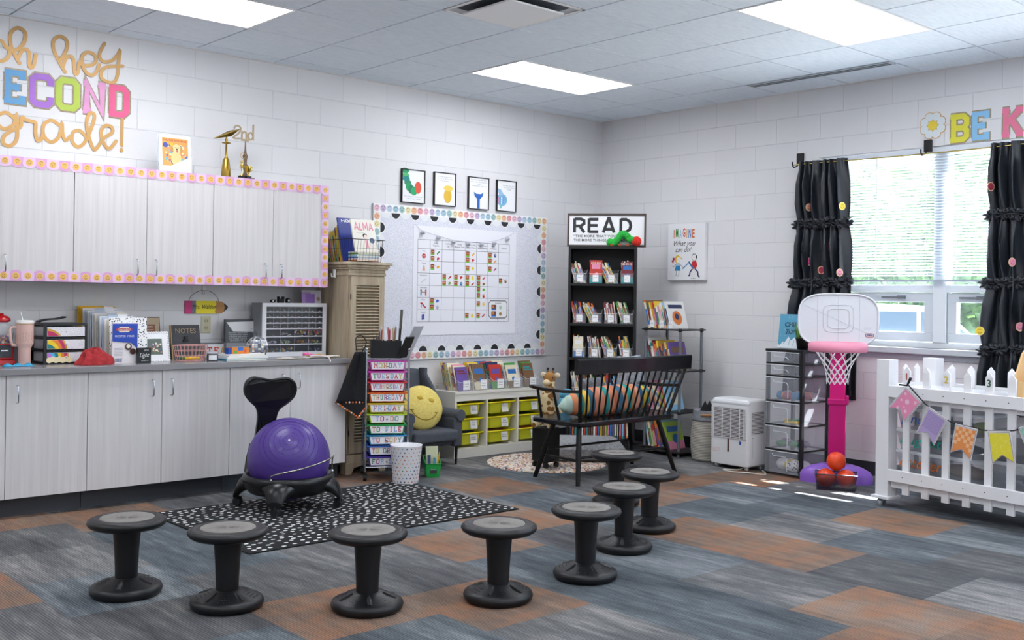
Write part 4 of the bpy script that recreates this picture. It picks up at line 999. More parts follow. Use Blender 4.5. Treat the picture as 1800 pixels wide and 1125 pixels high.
b = MB(); W_, H_ = .158, .252
b.loft([[(0, -.001, 0), (W_, -.001, 0), (W_, .001, H_), (0, .001, H_)], [(0, .02, 0), (W_, .02, 0), (W_, .003, H_), (0, .003, H_)]], C('#e9e4e6', .4), smooth=False)
y = -.0035; b.poly([(0, .14), (.05, .135), (.12, .128), (W_, .09), (W_, H_ - .003), (0, H_ - .003)], y, C('#1f49b6', .35))
b.poly([(.03, .212), (.045, .23), (.1, .23), (.115, .212), (.1, .196), (.045, .196)], y - .0006, C('#f3e5de', .4)); b.poly([(.02, .205), (.125, .205), (.12, .222), (.025, .222)], y - .001, C('#c33b34', .4)); b.text('TWO BITE', .073, .208, .01, y - .0015, WHITE, width=.08)
b.text('FROSTED  MINIS', .075, .165, .012, y - .001, WHITE, width=.12); b.disc(.1, .105, .022, y - .002, C('#4a2a22', .5), 12); b.disc(.1, .108, .013, y - .0025, C('#f3eee6', .5), 10); b.disc(.128, .075, .02, y - .002, C('#4a2a22', .5), 12)
for k in range(8): b.rect(.012, .095 - .009 * k, .065, .097 - .009 * k, y, C('#9a97a8', .6))
for k in range(7): b.rect(.02 + .006 * k, .01, .023 + .006 * k, .03, y, C('#3b4f90', .6))
b.build('wrapper', t_)
t_ = thing('light_sign', 'small black block sign with white script standing by the packet', 'sign', T(-4.73, -.5, Z0))
b = MB(); b.box(0, 0, 0, .086, .03, .098, C('#14181d', .4)); b.build('block', t_, bevel=.002)
b = MB(); y = -.0015; b.text('BE THE', .055, .078, .009, y, WHITE, width=.028); b.text('Light', .043, .04, .026, y, WHITE, width=.062, slant=.35); b.text('MATTHEW 5:14', .045, .014, .006, y, WHITE, width=.045); b.build('lettering', t_)
# ornate white photo frame
t_ = thing('photo_frame', 'ornate white photo frame with a group picture, leaning back', 'photo frame', T(-4.655, -.36, Z0, rx=-radians(14)))
b = MB(); W_, H_ = .2, .195
for q in ((0, 0, W_, .045), (0, H_ - .045, W_, H_), (0, .045, .045, H_ - .045), (W_ - .045, .045, W_, H_ - .045)): b.box(q[0], 0, q[1], q[2], .014, q[3], C('#f0f0f2', .4))
for k in range(12):
    for (x, z) in ((.008 + .0167 * k, .004), (.008 + .0167 * k, H_ - .004)): b.sphere((x, .004, z), .009, C('#f4f4f6', .4), 8, 6)
    for (x, z) in ((.004, .008 + .0163 * k), (W_ - .004, .008 + .0163 * k)): b.sphere((x, .004, z), .009, C('#f4f4f6', .4), 8, 6)
b.build('moulding', t_)
b = MB(); b.rect(.045, .045, W_ - .045, H_ - .045, .004, C('#5d6b62', .3)); rr = random.Random(6)
for k in range(34): b.disc(rr.uniform(.055, W_ - .055), rr.uniform(.055, H_ - .075), rr.uniform(.004, .008), .003 - .0001 * k, C(rr.choice(['#d9c1ac', '#3c3838', '#b0503c', '#e9e6e0', '#5e7fa8', '#86754d', '#c98fa0']), .5), 7)
b.build('photograph', t_)
t_ = thing('card', 'brown lettered card with dark edge behind the white photo frame', 'card', T(-4.66, -.15, Z0 + .0, rx=-radians(8)))
b = MB(); b.box(.0, 0, 0, .235, .006, .285, C('#2a2b30', .4)); b.rect(.005, .005, .23, .28, -.0006, C('#b9a489', .6)); b.rect(.06, .07, .2, .235, -.001, C('#8f5a3d', .6)); b.text('a thank you', .13, .215, .014, -.0015, WHITE, width=.11, slant=.3)
for k in range(6): b.rect(.07, .195 - .02 * k, .19, .2 - .02 * k, -.0015, C('#e9dccb', .6))
b.build('panel', t_)
# NOTES board
t_ = thing('notes_board', 'dark wooden NOTES board with black clip leaning on the wall', 'clipboard', T(-4.37, -.22, Z0, rx=-radians(12)))
DW = woodgrain('black_stained_wood', '#26282c', '#3c3e43', (4, 4, 40), .5)
b = MB(); b.box(0, 0, 0, .2, .012, .235, DW); b.box(-.006, .001, 0, 0, .013, .235, C('#b3925f', .6)); b.build('board', t_)
b = MB(); b.text('NOTES', .1, .178, .034, -.001, C('#a08a6c', .6), width=.145); b.build('lettering', t_)
b = MB(); b.box(.075, -.012, .12, .115, 0, .132, BLACKM); b.box(.084, -.016, .13, .106, -.004, .155, BLACKM); b.build('clip', t_)
# pink wire basket
t_ = thing('wire_basket', 'small rose pink wire basket with yellow and green things inside', 'basket', T(-4.35, -.43, Z0))
PW = C('#e3a9a2', .35, .3); b = MB()
for z, k in ((.004, .78), (.035, .84), (.07, .92), (.105, 1.0)):
    b.tube([(.118 * k * cos(a) * (1 if abs(cos(a)) < .9 else .98), .07 * k * sin(a), z) for a in [2 * pi * j / 28 for j in range(28)]], .0022 if z > .1 else .0016, PW, 5, closed=True)
for j in range(26):
    a = 2 * pi * j / 26; b.tube([(.118 * .78 * cos(a), .07 * .78 * sin(a), .004), (.118 * cos(a), .07 * sin(a), .105)], .0015, PW, 4)
for j in range(7): b.cyl((-.09 + .03 * j, -.04, .004), (-.09 + .03 * j, .04, .004), .0014, PW, 4)
b.build('wire_body', t_)
b = MB(T(-4.34, -.43, Z0 + .007)); b.tube([(-.05, -.01, .012), (0, -.015, .014), (.05, -.005, .012)], [.009, .012, .008], C('#e9b81e', .5), 8); tag(b.build('toy_banana'), 'yellow banana shaped piece lying in the pink wire basket', 'toy')
b = MB(T(-4.40, -.42, Z0 + .007)); b.sphere((0, 0, .016), .016, C('#3f7a46', .6), 12, 8, (1.4, 1, .9)); tag(b.build('toy_piece'), 'round dark green piece in the pink wire basket', 'toy')
t_ = thing('jar', 'small dark label jar with clear lid beside the pink basket', 'jar', T(-4.215, -.47, Z0))
b = MB(); b.lathe([(.034, 0), (.037, .004), (.037, .042), (.034, .046)], C('#40464f', .3), 24); b.build('jar_body', t_)
b = MB(); b.lathe([(.037, .046), (.038, .05), (.038, .062), (.0, .064)], clear('#bfc6ce', .5), 24); b.build('lid', t_)
b = MB(); b.T = T(0, 0, 0); b.grid(lambda u, v: (.0378 * sin(-1.1 + 1.5 * u), -.0378 * cos(-1.1 + 1.5 * u), .008 + .032 * v), 8, 1, C('#e5e5e8', .5)); b.build('label_card', t_)
# stack of books, box, papers, mirror ball
zz = Z0
for k, (nm, h, w, d, t) in enumerate((('teal', '#2d7f98', .29, .17, .011), ('white', '#ecebee', .3, .18, .012), ('grey', '#cfd0d4', .28, .17, .008), ('white', '#f3f2f1', .27, .17, .009))):
    b = MB(T(-4.145 + .012 * k, -.53 + .008 * k, zz, radians(-2 + 2 * k))); b.box(0, 0, 0, w, d, t, C(h, .5)); b.box(.002, -.0005, .0015, w + .0005, d - .01, t - .0015, PG)
    tag(b.build('notebook'), f'{nm} notebook, {ORD[k]} from the bottom of the counter stack', 'notebook', 'notebooks stacked by the mirror ball'); zz += t + .0006
t_ = thing('marker_box', 'orange and blue marker box lying on the notebook stack', 'box', T(-4.085, -.49, zz, radians(4)))
b = MB(); b.box(0, 0, 0, .13, .06, .045, C('#e8892b', .4)); b.rect(-.0, .0, .13, .045, -.0006, C('#e8892b', .4)); b.disc(.028, .012, .012, -.001, C('#4fae4b', .4), 10, 0, pi * 2); b.rect(.045, .022, .085, .044, -.001, C('#2f6fd0', .4)); b.disc(.1, .018, .011, -.001, C('#e2552f', .4), 10); b.box(-.02, .01, .0, 0, .055, .04, C('#2753b0', .4)); b.box(.002, .0, .0455, .128, .058, .047, C('#8d97ac', .4)); b.build('carton', t_)
t_ = thing('mirror_ball', 'silver mirrored disco ball resting on the counter papers', 'disco ball', T(-3.83, -.36, Z0))
b = MB(); R = .077
for j in range(1, 15):
    for i in range(22):
        t0, t1 = pi * j / 16 + .02, pi * (j + 1) / 16 - .005; a0, a1 = 2 * pi * i / 22 + .02, 2 * pi * (i + 1) / 22 - .02; jt = random.uniform(.985, 1.015)
        P = [(R * jt * sin(t) * cos(a), R * jt * sin(t) * sin(a), R + R * cos(t)) for t, a in ((t0, a0), (t1, a0), (t1, a1), (t0, a1))]
        b.add(P, [(0, 1, 2, 3)], C(random.choice(['#e4e7ec', '#b9c0cc', '#6d7585', '#f2f1ee', '#9aa5bd', '#c9b9a0']), .12, .35))  # mixed facet colours stand in for what the mirror tiles would reflect
b.build('mirror_facets', t_)
b = MB(); b.sphere((0, 0, R), R * .97, C('#54585f', .5), 24, 14); b.build('core', t_)
b = MB(); b.tube(catmull([(-.01, 0, 2 * R - .002), (-.05, 0, 2 * R + .04), (-.02, 0, 2 * R + .055), (.01, 0, 2 * R + .02), (.0, 0, 2 * R)], 5), .0014, C('#8b8f96', .4), 5); b.build('hanging_loop', t_)
b = MB(); b.T = T(.02, -.064, .11, rz=.3, rx=-.5); b.rect(-.022, -.02, .03, .022, 0, C('#e6e6e8', .5), .001); b.text('NEW', .004, -.005, .014, -.001, C('#55585f', .5), width=.03); b.build('paper_tag', t_)
# framed word block
b = MB(T(-4.085, -.1, Z0)); b.box(0, 0, 0, .24, .02, .09, C('#dfe0e3', .5)); tb = [('T', '#c03a35', .008), ('E', '#d8542f', .058), ('A', '#e6a52c', .106), ('M', '#4f9a4a', .155)]
for ch, h, x in tb: slab(b, ch, x, .022, .042, .05, -.001, C(h, .5))
tag(b.build('word_block'), 'white word block with coloured capitals behind the notebook stack', 'sign')
t_ = thing('quote_sign', 'dark framed quote sign with white card tucked in its corner', 'sign', T(-3.94, -.1, Z0 + .1, rx=-radians(2)))
b = MB(); b.box(0, 0, 0, .232, .018, .165, C('#4a4d52', .5)); b.rect(.007, .007, .225, .158, -.0008, C('#5d6166', .6))
for k, s in enumerate(('THE BEST', 'TEACHERS TEACH FROM', 'THE HEART NOT FROM', 'THE BOOK AND SHOW', 'YOU WHERE TO LOOK', 'NOT WHAT TO SEE')): b.text(s, .1, .08 - .0145 * k, .0085, -.0012, C('#d9dbde', .6), width=.007 * len(s) + .02)
b.build('panel', t_)
b = MB(); b.poly([(.01, .145), (.222, .15), (.222, .075), (.06, .08)], -.003, C('#eeedef', .6), .001); b.build('white_card', t_)
b = MB(T(-3.95, -.14, Z0)); b.box(0, 0, 0, .25, .1, .1, C('#8c8f95', .5)); tag(b.build('box', bevel=.003), 'low grey box under the dark quote sign', 'box')
# small parts organizer
t_ = thing('parts_organizer', 'white parts cabinet with rows of clear little drawers', 'organizer', T(-3.72, -.23, Z0))
W_, H_, D_ = .525, .385, .16
WP = C('#e3e4e8', .4); b = MB()
f = .03
b.box(0, 0, 0, W_, .012, f, WP); b.box(0, 0, H_ - f * .8, W_, .012, H_, WP); b.box(0, 0, f, f, .012, H_ - f * .8, WP); b.box(W_ - f, 0, f, W_, .012, H_ - f * .8, WP)
b.box(0, .012, 0, .006, D_, H_, C('#8d9096', .5)); b.box(W_ - .006, .012, 0, W_, D_, H_, C('#8d9096', .5)); b.box(.006, .012, H_ - .008, W_ - .006, D_, H_, C('#b9bcc2', .5)); b.box(.006, .012, 0, W_ - .006, D_, .008, WP); b.box(.006, D_ - .006, .008, W_ - .006, D_, H_ - .008, C('#a5a8ae', .5))
rows = []; z = f; 
for k in range(3): rows.append((z, .053, 4)); z += .057
for k in range(4): rows.append((z, .0365, 8)); z += .0405
for z, h, n in rows: b.box(f, .002, z + h, W_ - f, D_ - .01, z + h + .0035, WP)
b.build('cabinet_frame', t_)
rr = random.Random(21); fill = {(0, 0): ['#b07a4a', '#5f8f8a'], (0, 1): ['#e79aa5', '#57a05a', '#e8c93a', '#5a78c8'], (0, 3): ['#7088b8', '#8f9aaf'], (1, 0): ['#c9c0d8', '#d9d9e2'], (1, 1): ['#a8c79a', '#e0e0c8'], (1, 2): ['#c8703a', '#6a3f6a', '#d8b03a'], (1, 3): ['#e9c93a', '#d04a3a', '#4a8fc0', '#4fa04a'], (2, 1): ['#d7d9da'],
     (2, 2): ['#f0f0f0', '#d04a4a', '#3f5fb8', '#e8c93a', '#2f2f38'], (2, 3): ['#4fae4b', '#e07a2f', '#d8356a', '#e9d33a', '#3f8fc0', '#cc3b30'], (6, 4): ['#3c5fb8'], (6, 2): ['#e9e9ea'], (4, 2): ['#b58a5a'], (5, 0): ['#d9d9dc'], (5, 3): ['#e0a27a'], (6, 5): ['#c0705a'], (5, 2): ['#cbb07a', '#7f6f4f'], (4, 4): ['#c9c9cf'], (3, 1): ['#e2e2ea'], (5, 6): ['#cfcfd6'], (5, 4): ['#8a5f4a']}
dr = clear('#4a4d56', .42, .15)
for ri, (z, h, n) in enumerate(rows):
    cw = (W_ - 2 * f) / n
    for k in range(n):
        x0, x1 = f + cw * k + .002, f + cw * (k + 1) - .002
        b = MB(); b.add([(x0, .004, z + .001), (x1, .004, z + .001), (x1, .004, z + h - .001), (x0, .004, z + h - .001)], [(0, 1, 2, 3)], dr)
        b.tube([(x0, .003, z + .001), (x1, .003, z + .001), (x1, .003, z + h - .001), (x0, .003, z + h - .001)], .0012, C('#c9ccd4', .3), 4, closed=True)
        b.box((x0 + x1) / 2 - .006, -.004, z + .003, (x0 + x1) / 2 + .006, .003, z + .007, C('#c9ccd4', .3))
        for c in fill.get((ri, k), []):
            for j in range(6 if ri < 3 else 2): b.sphere((rr.uniform(x0 + .01, x1 - .01), rr.uniform(.012, .03), z + rr.uniform(.008, h * (.75 if (ri, k) in ((2, 2), (2, 3)) else .45))), .0075 if ri < 3 else .005, C(c, .4), 7, 5)
        b.build('drawer', t_)
# on top of the organizer
for (x, lab, kind) in ((.12, 'black and white tape dispenser toy on the parts cabinet', 0), (.19, 'black stapler shaped stand on the parts cabinet', 1), (.245, 'small black round clock on the parts cabinet', 2)):
    t_ = thing('desk_trinket', lab, 'trinket', T(-3.72 + x, -.15, Z0 + .386))
    b = MB()
    if kind == 0: b.sphere((0, 0, .012), .014, BLACKM, 12, 8, (1.5, 1, .8)); b.disc(-.004, .012, .006, -.016, WHITE, 8); b.tube([(.012, 0, .015), (.03, 0, .024), (.02, 0, .006)], .004, BLACKM, 6)
    elif kind == 1: b.box(-.022, -.01, 0, .022, .02, .03, BLACKM); b.box(-.022, -.01, .03, -.014, .02, .045, BLACKM); b.box(.014, -.01, .03, .022, .02, .045, BLACKM)
    else: b.lathe([(.018, 0), (.02, .01), (.016, .03), (0, .036)], BLACKM, 16); b.disc(-.002, .016, .008, -.0205, C('#c9ccd2', .3), 10)
    b.build('trinket_body', t_)
t_ = thing('greeting_card', 'white card with lilac squares standing on the parts cabinet', 'card', T(-3.345, -.13, Z0 + .386, rx=-radians(4)))
b = MB(); b.rect(0, 0, .165, .095, 0, C('#d9d5de', .6), .002); b.rect(0, 0, .075, .08, -.001, C('#b48fd0', .6)); b.rect(.03, 0, .11, .068, -.002, C('#9c74c4', .6)); b.disc(.14, .03, .016, -.001, C('#b9a08a', .6), 8); b.build('sheet', t_)
# loose papers and ribbon at the right end
rr = random.Random(31); zz = Z0
for k, (nm, h) in enumerate((('cream', '#d9d0b8'), ('white', '#efeeea'), ('grey', '#a9a59a'), ('white', '#f2f1ee'), ('tan', '#c9b48e'), ('white', '#eceaea'))):
    b = MB(T(-3.66 + .062 * k, -.5 + .02 * (k % 2), zz, rr.uniform(-.5, .5))); b.grid(lambda u, v: (-.09 + .18 * u, -.06 + .12 * v, .001 + .003 * abs(sin(3 * u + k))), 6, 4, C(h, .7)); tag(b.build('paper_sheet', solid=.0008), f'{nm} loose paper on the right end of the counter, {ORD[k]} from the left', 'paper', 'loose papers on the counter'); zz += .0018
b = MB(T(-3.43, -.47, zz + .003)); 
b.grid(lambda u, v: (-.08 + .17 * u, -.03 + .055 * v, .004 + .016 * sin(pi * v) * (.6 + .4 * sin(11 * u)) * sin(pi * min(1, u * 1.2))), 14, 6, C('#e09a1e', .5)); tag(b.build('envelope', solid=.001), 'crumpled golden orange wrapping on the loose counter papers', 'wrapping')
b = MB(T(-3.53, -.5, zz + .004)); b.tube(catmull([(-.02, 0, .01), (.02, .0, .022), (0, .012, .012), (-.015, -.01, .02), (.03, -.01, .012), (.06, -.03, .006)], 5), .0065, C('#e85fa8', .4), 8); tag(b.build('hair_clip'), 'small hot pink clip lying on the loose papers', 'clip')
b = MB(T(-3.47, -.56, zz)); b.tube(catmull([(-.05, .02, .006), (-.01, .0, .01), (.03, -.03, .008), (.055, -.062, -.002), (.06, -.078, -.03)], 6), .005, C('#ece8ea', .4), 6); tag(b.build('ribbon'), 'white ribbon curling over the counter edge', 'ribbon')

# ================================================================ armoire and its basket
AW = woodgrain('whitewashed_wood', '#a08f77', '#c4b59c', (22, 22, 2.2), .6)
t_ = thing('armoire', 'whitewashed wooden armoire with a louvered door beside the counter', 'armoire')
ax0, ax1, ay0, ay1 = -3.15, -2.835, -.47, -.025
b = MB(); b.box(ax0, ay0 + .022, .14, ax1, ay1, 1.47, AW)
b.box(ax0 - .004, ay0 + .018, .14, ax0, ay0 + .07, 1.47, AW); b.box(ax0 - .004, ay1 - .05, .14, ax0, ay1, 1.47, AW); b.build('carcass', t_)
b = MB()
for z0, z1, o in ((1.455, 1.475, .008), (1.475, 1.5, .004), (1.5, 1.515, .018), (1.515, 1.535, .028), (1.535, 1.556, .042)): b.box(ax0 - o, ay0 - o + .01, z0, ax1 + o, ay1, z1, AW)
b.build('cornice', t_, bevel=.004)
b = MB(); b.box(ax0 - .012, ay0, .06, ax1 + .012, ay1, .14, AW)
b.T = T(ax0 - .018, ay0 - .008, 0); w = ax1 - ax0 + .036
b.poly([(0, 0), (.05, 0), (.075, .045), (w / 2, .065), (w - .075, .045), (w - .05, 0), (w, 0), (w, .085), (0, .085)], 0, AW, .018); b.T = Matrix()
b.box(ax0 - .018, ay0 + .01, 0, ax0, ay0 + .07, .07, AW); b.box(ax0 - .018, ay1 - .07, 0, ax0, ay1, .07, AW); b.box(ax1, ay1 - .07, 0, ax1 + .018, ay1, .07, AW); b.box(ax1, ay0 + .01, 0, ax1 + .018, ay0 + .07, .07, AW)
b.build('plinth', t_, bevel=.003)
b = MB(); y0 = ay0; dx0, dx1 = ax0 + .012, ax1 - .008
for q in ((dx0, .15, dx0 + .045, 1.45), (dx1 - .045, .15, dx1, 1.45), (dx0 + .045, 1.385, dx1 - .045, 1.45), (dx0 + .045, .15, dx1 - .045, .23), (dx0 + .045, .77, dx1 - .045, .82)): b.box(q[0], y0, q[1], q[2], y0 + .022, q[3], AW)
dd = b.build('door', t_)
b = MB(); z = .24
while z < 1.38:
    if not (.755 < z < .82): b.T = T((dx0 + dx1) / 2, y0 + .012, z, rx=radians(-38)); b.box(-(dx1 - dx0) / 2 + .045, -.013, -.003, (dx1 - dx0) / 2 - .045, .013, .003, AW)
    z += .0225
b.T = Matrix(); b.build('louvers', dd)
for z in (.3, 1.3):
    b = MB(); b.cyl((dx0 - .004, y0 - .003, z - .02), (dx0 - .004, y0 - .003, z + .02), .004, BLACKM, 8); b.build('hinge', dd)
# wire basket of books
t_ = thing('wire_basket', 'black wire basket full of picture books on top of the armoire', 'basket', T(-3.14, -.455, 1.558))
b = MB(); W_, D_, H_ = .27, .40, .165
for z, k in ((.0, 0), (.05, .006), (.1, .012), (H_, .02)): b.tube([(-k, -k, z), (W_ + k, -k, z), (W_ + k, D_ + k, z), (-k, D_ + k, z)], .0028 if z in (0, H_) else .0012, BLACKM, 5, closed=True)
for j in range(11):
    x = W_ * j / 10; b.tube([(x, -.02, H_), (x, 0, 0), (x, D_, 0), (x, D_ + .02, H_)], .0011 if 0 < j < 10 else .0025, BLACKM, 4)
for j in range(15):
    y = D_ * j / 14; b.tube([(-.02, y, H_), (0, y, 0), (W_, y, 0), (W_ + .02, y, H_)], .0011, BLACKM, 4)
b.build('wire_body', t_)
zz = 1.566
for k, (nm, h) in enumerate((('orange', '#d9772c'), ('white', '#e9e9e6'), ('blue', '#3d6fb8'), ('sky blue', '#9fcbe8'), ('white', '#f1efe9'), ('green', '#4f9a3f'), ('cream', '#efe9dc'))):
    b = MB(T(-3.075 + .004 * (k % 3), -.445, zz, radians(-1 + k % 3))); w_ = .195; t__ = .008 + .003 * (k % 2); b.box(0, 0, 0, w_, .12, t__, C(h, .5)); b.box(.001, -.0006, .002, w_ + .0006, .118, t__ - .0015, PG)
    tag(b.build('book'), f'{nm} book lying flat, {ORD[k]} from the bottom in the armoire basket', 'book', 'picture books in the armoire basket'); zz += t__ + .0005
rr = random.Random(41)
M = T(-3.1, -.32, 1.562)
seq = [9, 1, 5, 2, 9, 7, 2, 6, 6, 2, 3, 8, 5, 2, 1, 3, 2]
y = .0
for k, ci in enumerate(seq):
    if k == 0: y += .012; continue
    tt = (.009, .013, .011, .016)[k % 4]; hh = (.33, .30, .29, .27, .27, .265, .25, .21, .205, .24, .22, .235, .2, .215, .22, .2, .22)[k]
    put_book(T(-3.1 + .003 * (k % 3), -.315 + y, 1.562, rx=-radians(17)), ci, .19 + .01 * (k % 3), hh, tt, k, f'{BC[ci][0]} picture book, {ORD[k]} behind the white ALMA book in the armoire basket', 'picture books in the armoire basket')
    y += tt / cos(radians(17)) + .0012
t_ = thing('book', 'white picture book titled ALMA standing at the front of the armoire basket', 'book', T(-3.072, -.42, zz + .001, rx=-radians(17)), 'picture books in the armoire basket')
b = MB(); b.box(0, 0, 0, .205, .012, .255, C('#ece8dd', .4)); b.box(.0015, .0015, -.0004, .2054, .0105, .2545, PG); b.build('cover', t_)
b = MB(); y = -.0008
for ch, x in (('A', .02), ('L', .062), ('M', .1), ('A', .15)):
    for ln in SLAB[ch][:2 if ch == 'A' else 1]: b.stroke([(x + p[0] * .0095, .17 + p[1] * .0095) for p in ln], .011, y, C('#e58fa6', .5))
    if ch == 'L': b.stroke([(x, .17), (x + .026, .17)], .011, y, C('#e58fa6', .5)); 
b.disc(.105, .125, .02, y, C('#2c2c30', .5), 14); b.disc(.109, .118, .016, y - .001, C('#f0ddd0', .5), 12); b.poly([(.1, .1), (.118, .1), (.13, .03), (.1, .03)], y, C('#e9a5b5', .5)); b.disc(.163, .09, .022, y, C('#4c5f80', .5), 14)
b.text('and how she', .07, .145, .007, y, C('#8c8c8c', .5), width=.06); b.build('cover_art', t_)
b = MB(T(-3.105, -.312, 1.562, rx=-radians(17))); b.box(0, -.004, 0, .21, .008, .345, C('#2b3f9a', .4)); b.text('HONK!', .105, .31, .022, -.005, WHITE, width=.15, bold=.03); tag(b.build('book'), 'blue picture book titled HONK sticking up behind the ALMA book', 'book', 'picture books in the armoire basket')

# ================================================================ ten drawer cart
th = radians(-30)
MC = T(-2.9651, -.6705, 0, th)
t_ = thing('rolling_cart', 'chrome rolling cart with ten rainbow drawers named for the weekdays', 'cart', MC)
b = MB()
for x in (-.15, .15):
    for y in (-.19, .10): b.cyl((x, y, .05), (x, y, .925), .0075, CHROME, 10); b.sphere((x, y, .93), .011, CHROME, 10, 8)
for y in (-.19, .10):
    for z in (.095, .862): b.cyl((-.15, y, z), (.15, y, z), .005, CHROME, 8)
for x in (-.15, .15):
    for k in range(11): b.cyl((x, -.19, .105 + .0755 * k), (x, .10, .105 + .0755 * k), .003, CHROME, 6)
b.build('frame', t_)
b = MB(); b.box(-.148, -.188, .852, .148, .10, .866, C('#b8bcc4', .3, .6)); b.build('top_tray', t_, bevel=.003)
for x in (-.15, .15):
    for y in (-.19, .10):
        b = MB(); b.cyl((x, y, .05), (x, y, .065), .009, BLACKM, 8); b.cyl((x - .012, y, .0235), (x + .012, y, .0235), .0235, BLACKM, 16); b.box(x - .014, y - .012, .03, x + .014, y + .012, .05, BLACKM); b.build('caster', t_)
DR = [('MONDAY', '#c957b0'), ('TUESDAY', '#d93bb5'), ('WEDNESDAY', '#cf2340'), ('THURSDAY', '#e0651f'), ('FRIDAY', '#e4c82a'), ('TO-DO', '#b6d92f'), ('TO FILE', '#1f9648'), ('TO COPY', '#2e8fc4'), ('TO GRADE', '#2b55ad'), ('FOR-SUB', '#4a36a0')]
LC = ['#c8324f', '#c9b52e', '#cf7a3d', '#1f8562', '#b25aa8', '#8db4dd', '#c8324f', '#6b9ad0']
for k, (wd_, h) in enumerate(DR):
    zt = .848 - .0755 * k; zb = zt - .064; m = C(h, .35)
    b = MB(); w0, w1 = .115, .128
    b.add([(-w0, -.185, zb), (w0, -.185, zb), (w1, -.187, zt), (-w1, -.187, zt)], [(0, 1, 2, 3)], m)
    b.add([(-w0, .08, zb), (w0, .08, zb), (w1, .082, zt), (-w1, .082, zt)], [(3, 2, 1, 0)], m)
    for s in (-1, 1): b.add([(s * w0, -.185, zb), (s * w0, .08, zb), (s * w1, .082, zt), (s * w1, -.187, zt)], [(0, 1, 2, 3)], m)
    b.add([(-w0, -.185, zb), (w0, -.185, zb), (w0, .08, zb), (-w0, .08, zb)], [(0, 1, 2, 3)], m)
    b.box(-.141, -.196, zt - .006, .141, -.184, zt + .002, m); b.box(-.143, -.184, zt - .004, -.127, .085, zt + .001, m); b.box(.127, -.184, zt - .004, .143, .085, zt + .001, m)
    d = b.build('drawer', t_)
    b = MB(); y = -.189; b.poly([(-w0 + .006, zb + .005), (w0 - .006, zb + .005), (w1 - .009, zt - .009), (-w1 + .009, zt - .009)], y, C('#f3f1f2', .5))
    n = len(wd_); cw = min(.034, .212 / n); x = -cw * n / 2
    for j, ch in enumerate(wd_): slab(b, ch, x + cw * j + cw * .06, zb + .014, cw * .88, .036, y - .0008, C(LC[(j + k * 3) % 8], .5), C('#cfc4b2', .5), 1.0, .25)
    b.build('name_card', d)
    b = MB(); b.sphere((0, -.197, (zt + zb) / 2 - .002), .008, CHROME, 12, 8); b.build('knob', d)
# on the cart
def on(M, x, y, z=0, rz=0, rx=0, ry=0): return M @ T(x, y, z, rz, rx, ry)
b = MB(); f = .004; z0, z1 = .867, .99
for q in ((-.115, -.15, .1, -.15 + f), (-.115, .02, .1, .02 + f), (-.115, -.15, -.115 + f, .02), (.1 - f, -.15, .1, .02)): b.box(q[0], q[1], z0, q[2], q[3], z1, BLACK)
b.box(-.115, -.15, z0, .1, .02, z0 + f, BLACK); tag(b.build('pen_box', M=MC), 'black open desk box full of pens on top of the rolling cart', 'desk box')
rr = random.Random(5)
for k, (x, h, c, r, nm) in enumerate(((-.1, .15, '#24262b', .004, 'black'), (-.085, .165, '#4a4d55', .004, 'dark grey'), (-.07, .15, '#6a4a3a', .004, 'brown'), (-.05, .19, '#2c2a33', .0045, 'black'), (-.04, .2, '#b0402f', .005, 'rust red'), (-.02, .225, '#c9c6c4', .009, 'silver'), (.0, .195, '#ececee', .011, 'white'),
                                         (.02, .2, '#b52a55', .006, 'crimson'), (.03, .215, '#b35a52', .006, 'dusty red'), (.045, .222, '#8a6a50', .008, 'brown'), (.06, .21, '#cbb89a', .006, 'tan'), (.072, .225, '#e4ddc8', .005, 'cream'))):
    b = MB(on(MC, x, -.07 + .03 * (k % 3), .872, 0, rr.uniform(-.12, .12), rr.uniform(-.12, .12))); b.lathe([(r, 0), (r, h * .86), (r * .7, h * .95), (r * .2, h)], C(c, .35), 8); tag(b.build('pen'), f'{nm} pen, {ORD[k]} from the left in the black cart box', 'pen', 'pens and brushes in the cart box')
b = MB(on(MC, .088, -.05, .872, 0, 0, radians(3))); b.box(-.007, -.02, 0, .007, .02, .20, BLACKM); b.box(-.006, -.018, .2, .01, .018, .34, C('#55564f', .5)); tag(b.build('ruler'), 'tall dark ruler rising from the cart box in front of the bulletin board', 'ruler')
t_ = thing('tablet', 'black framed tablet tilted on the right side of the cart top', 'tablet', on(MC, .105, -.12, .868, radians(-38), 0, radians(24)))
b = MB(); b.box(-.008, -.05, 0, .006, .06, .165, BLACKM); b.build('case', t_, bevel=.004)
b = MB(); b.box(-.0095, -.042, .015, -.0085, .052, .15, C('#8d8676', .2)); b.build('screen', t_)
t_ = thing('clipboard', 'pale grey clipboard leaning behind the tablet on the cart', 'clipboard', on(MC, .128, -.04, .868, radians(-38), 0, radians(27)))
b = MB(); b.box(-.003, -.05, 0, .003, .08, .255, C('#c2c5cc', .4)); b.build('board', t_); b = MB(); b.box(-.007, -.01, .23, -.003, .04, .25, STEEL); b.build('clip', t_)
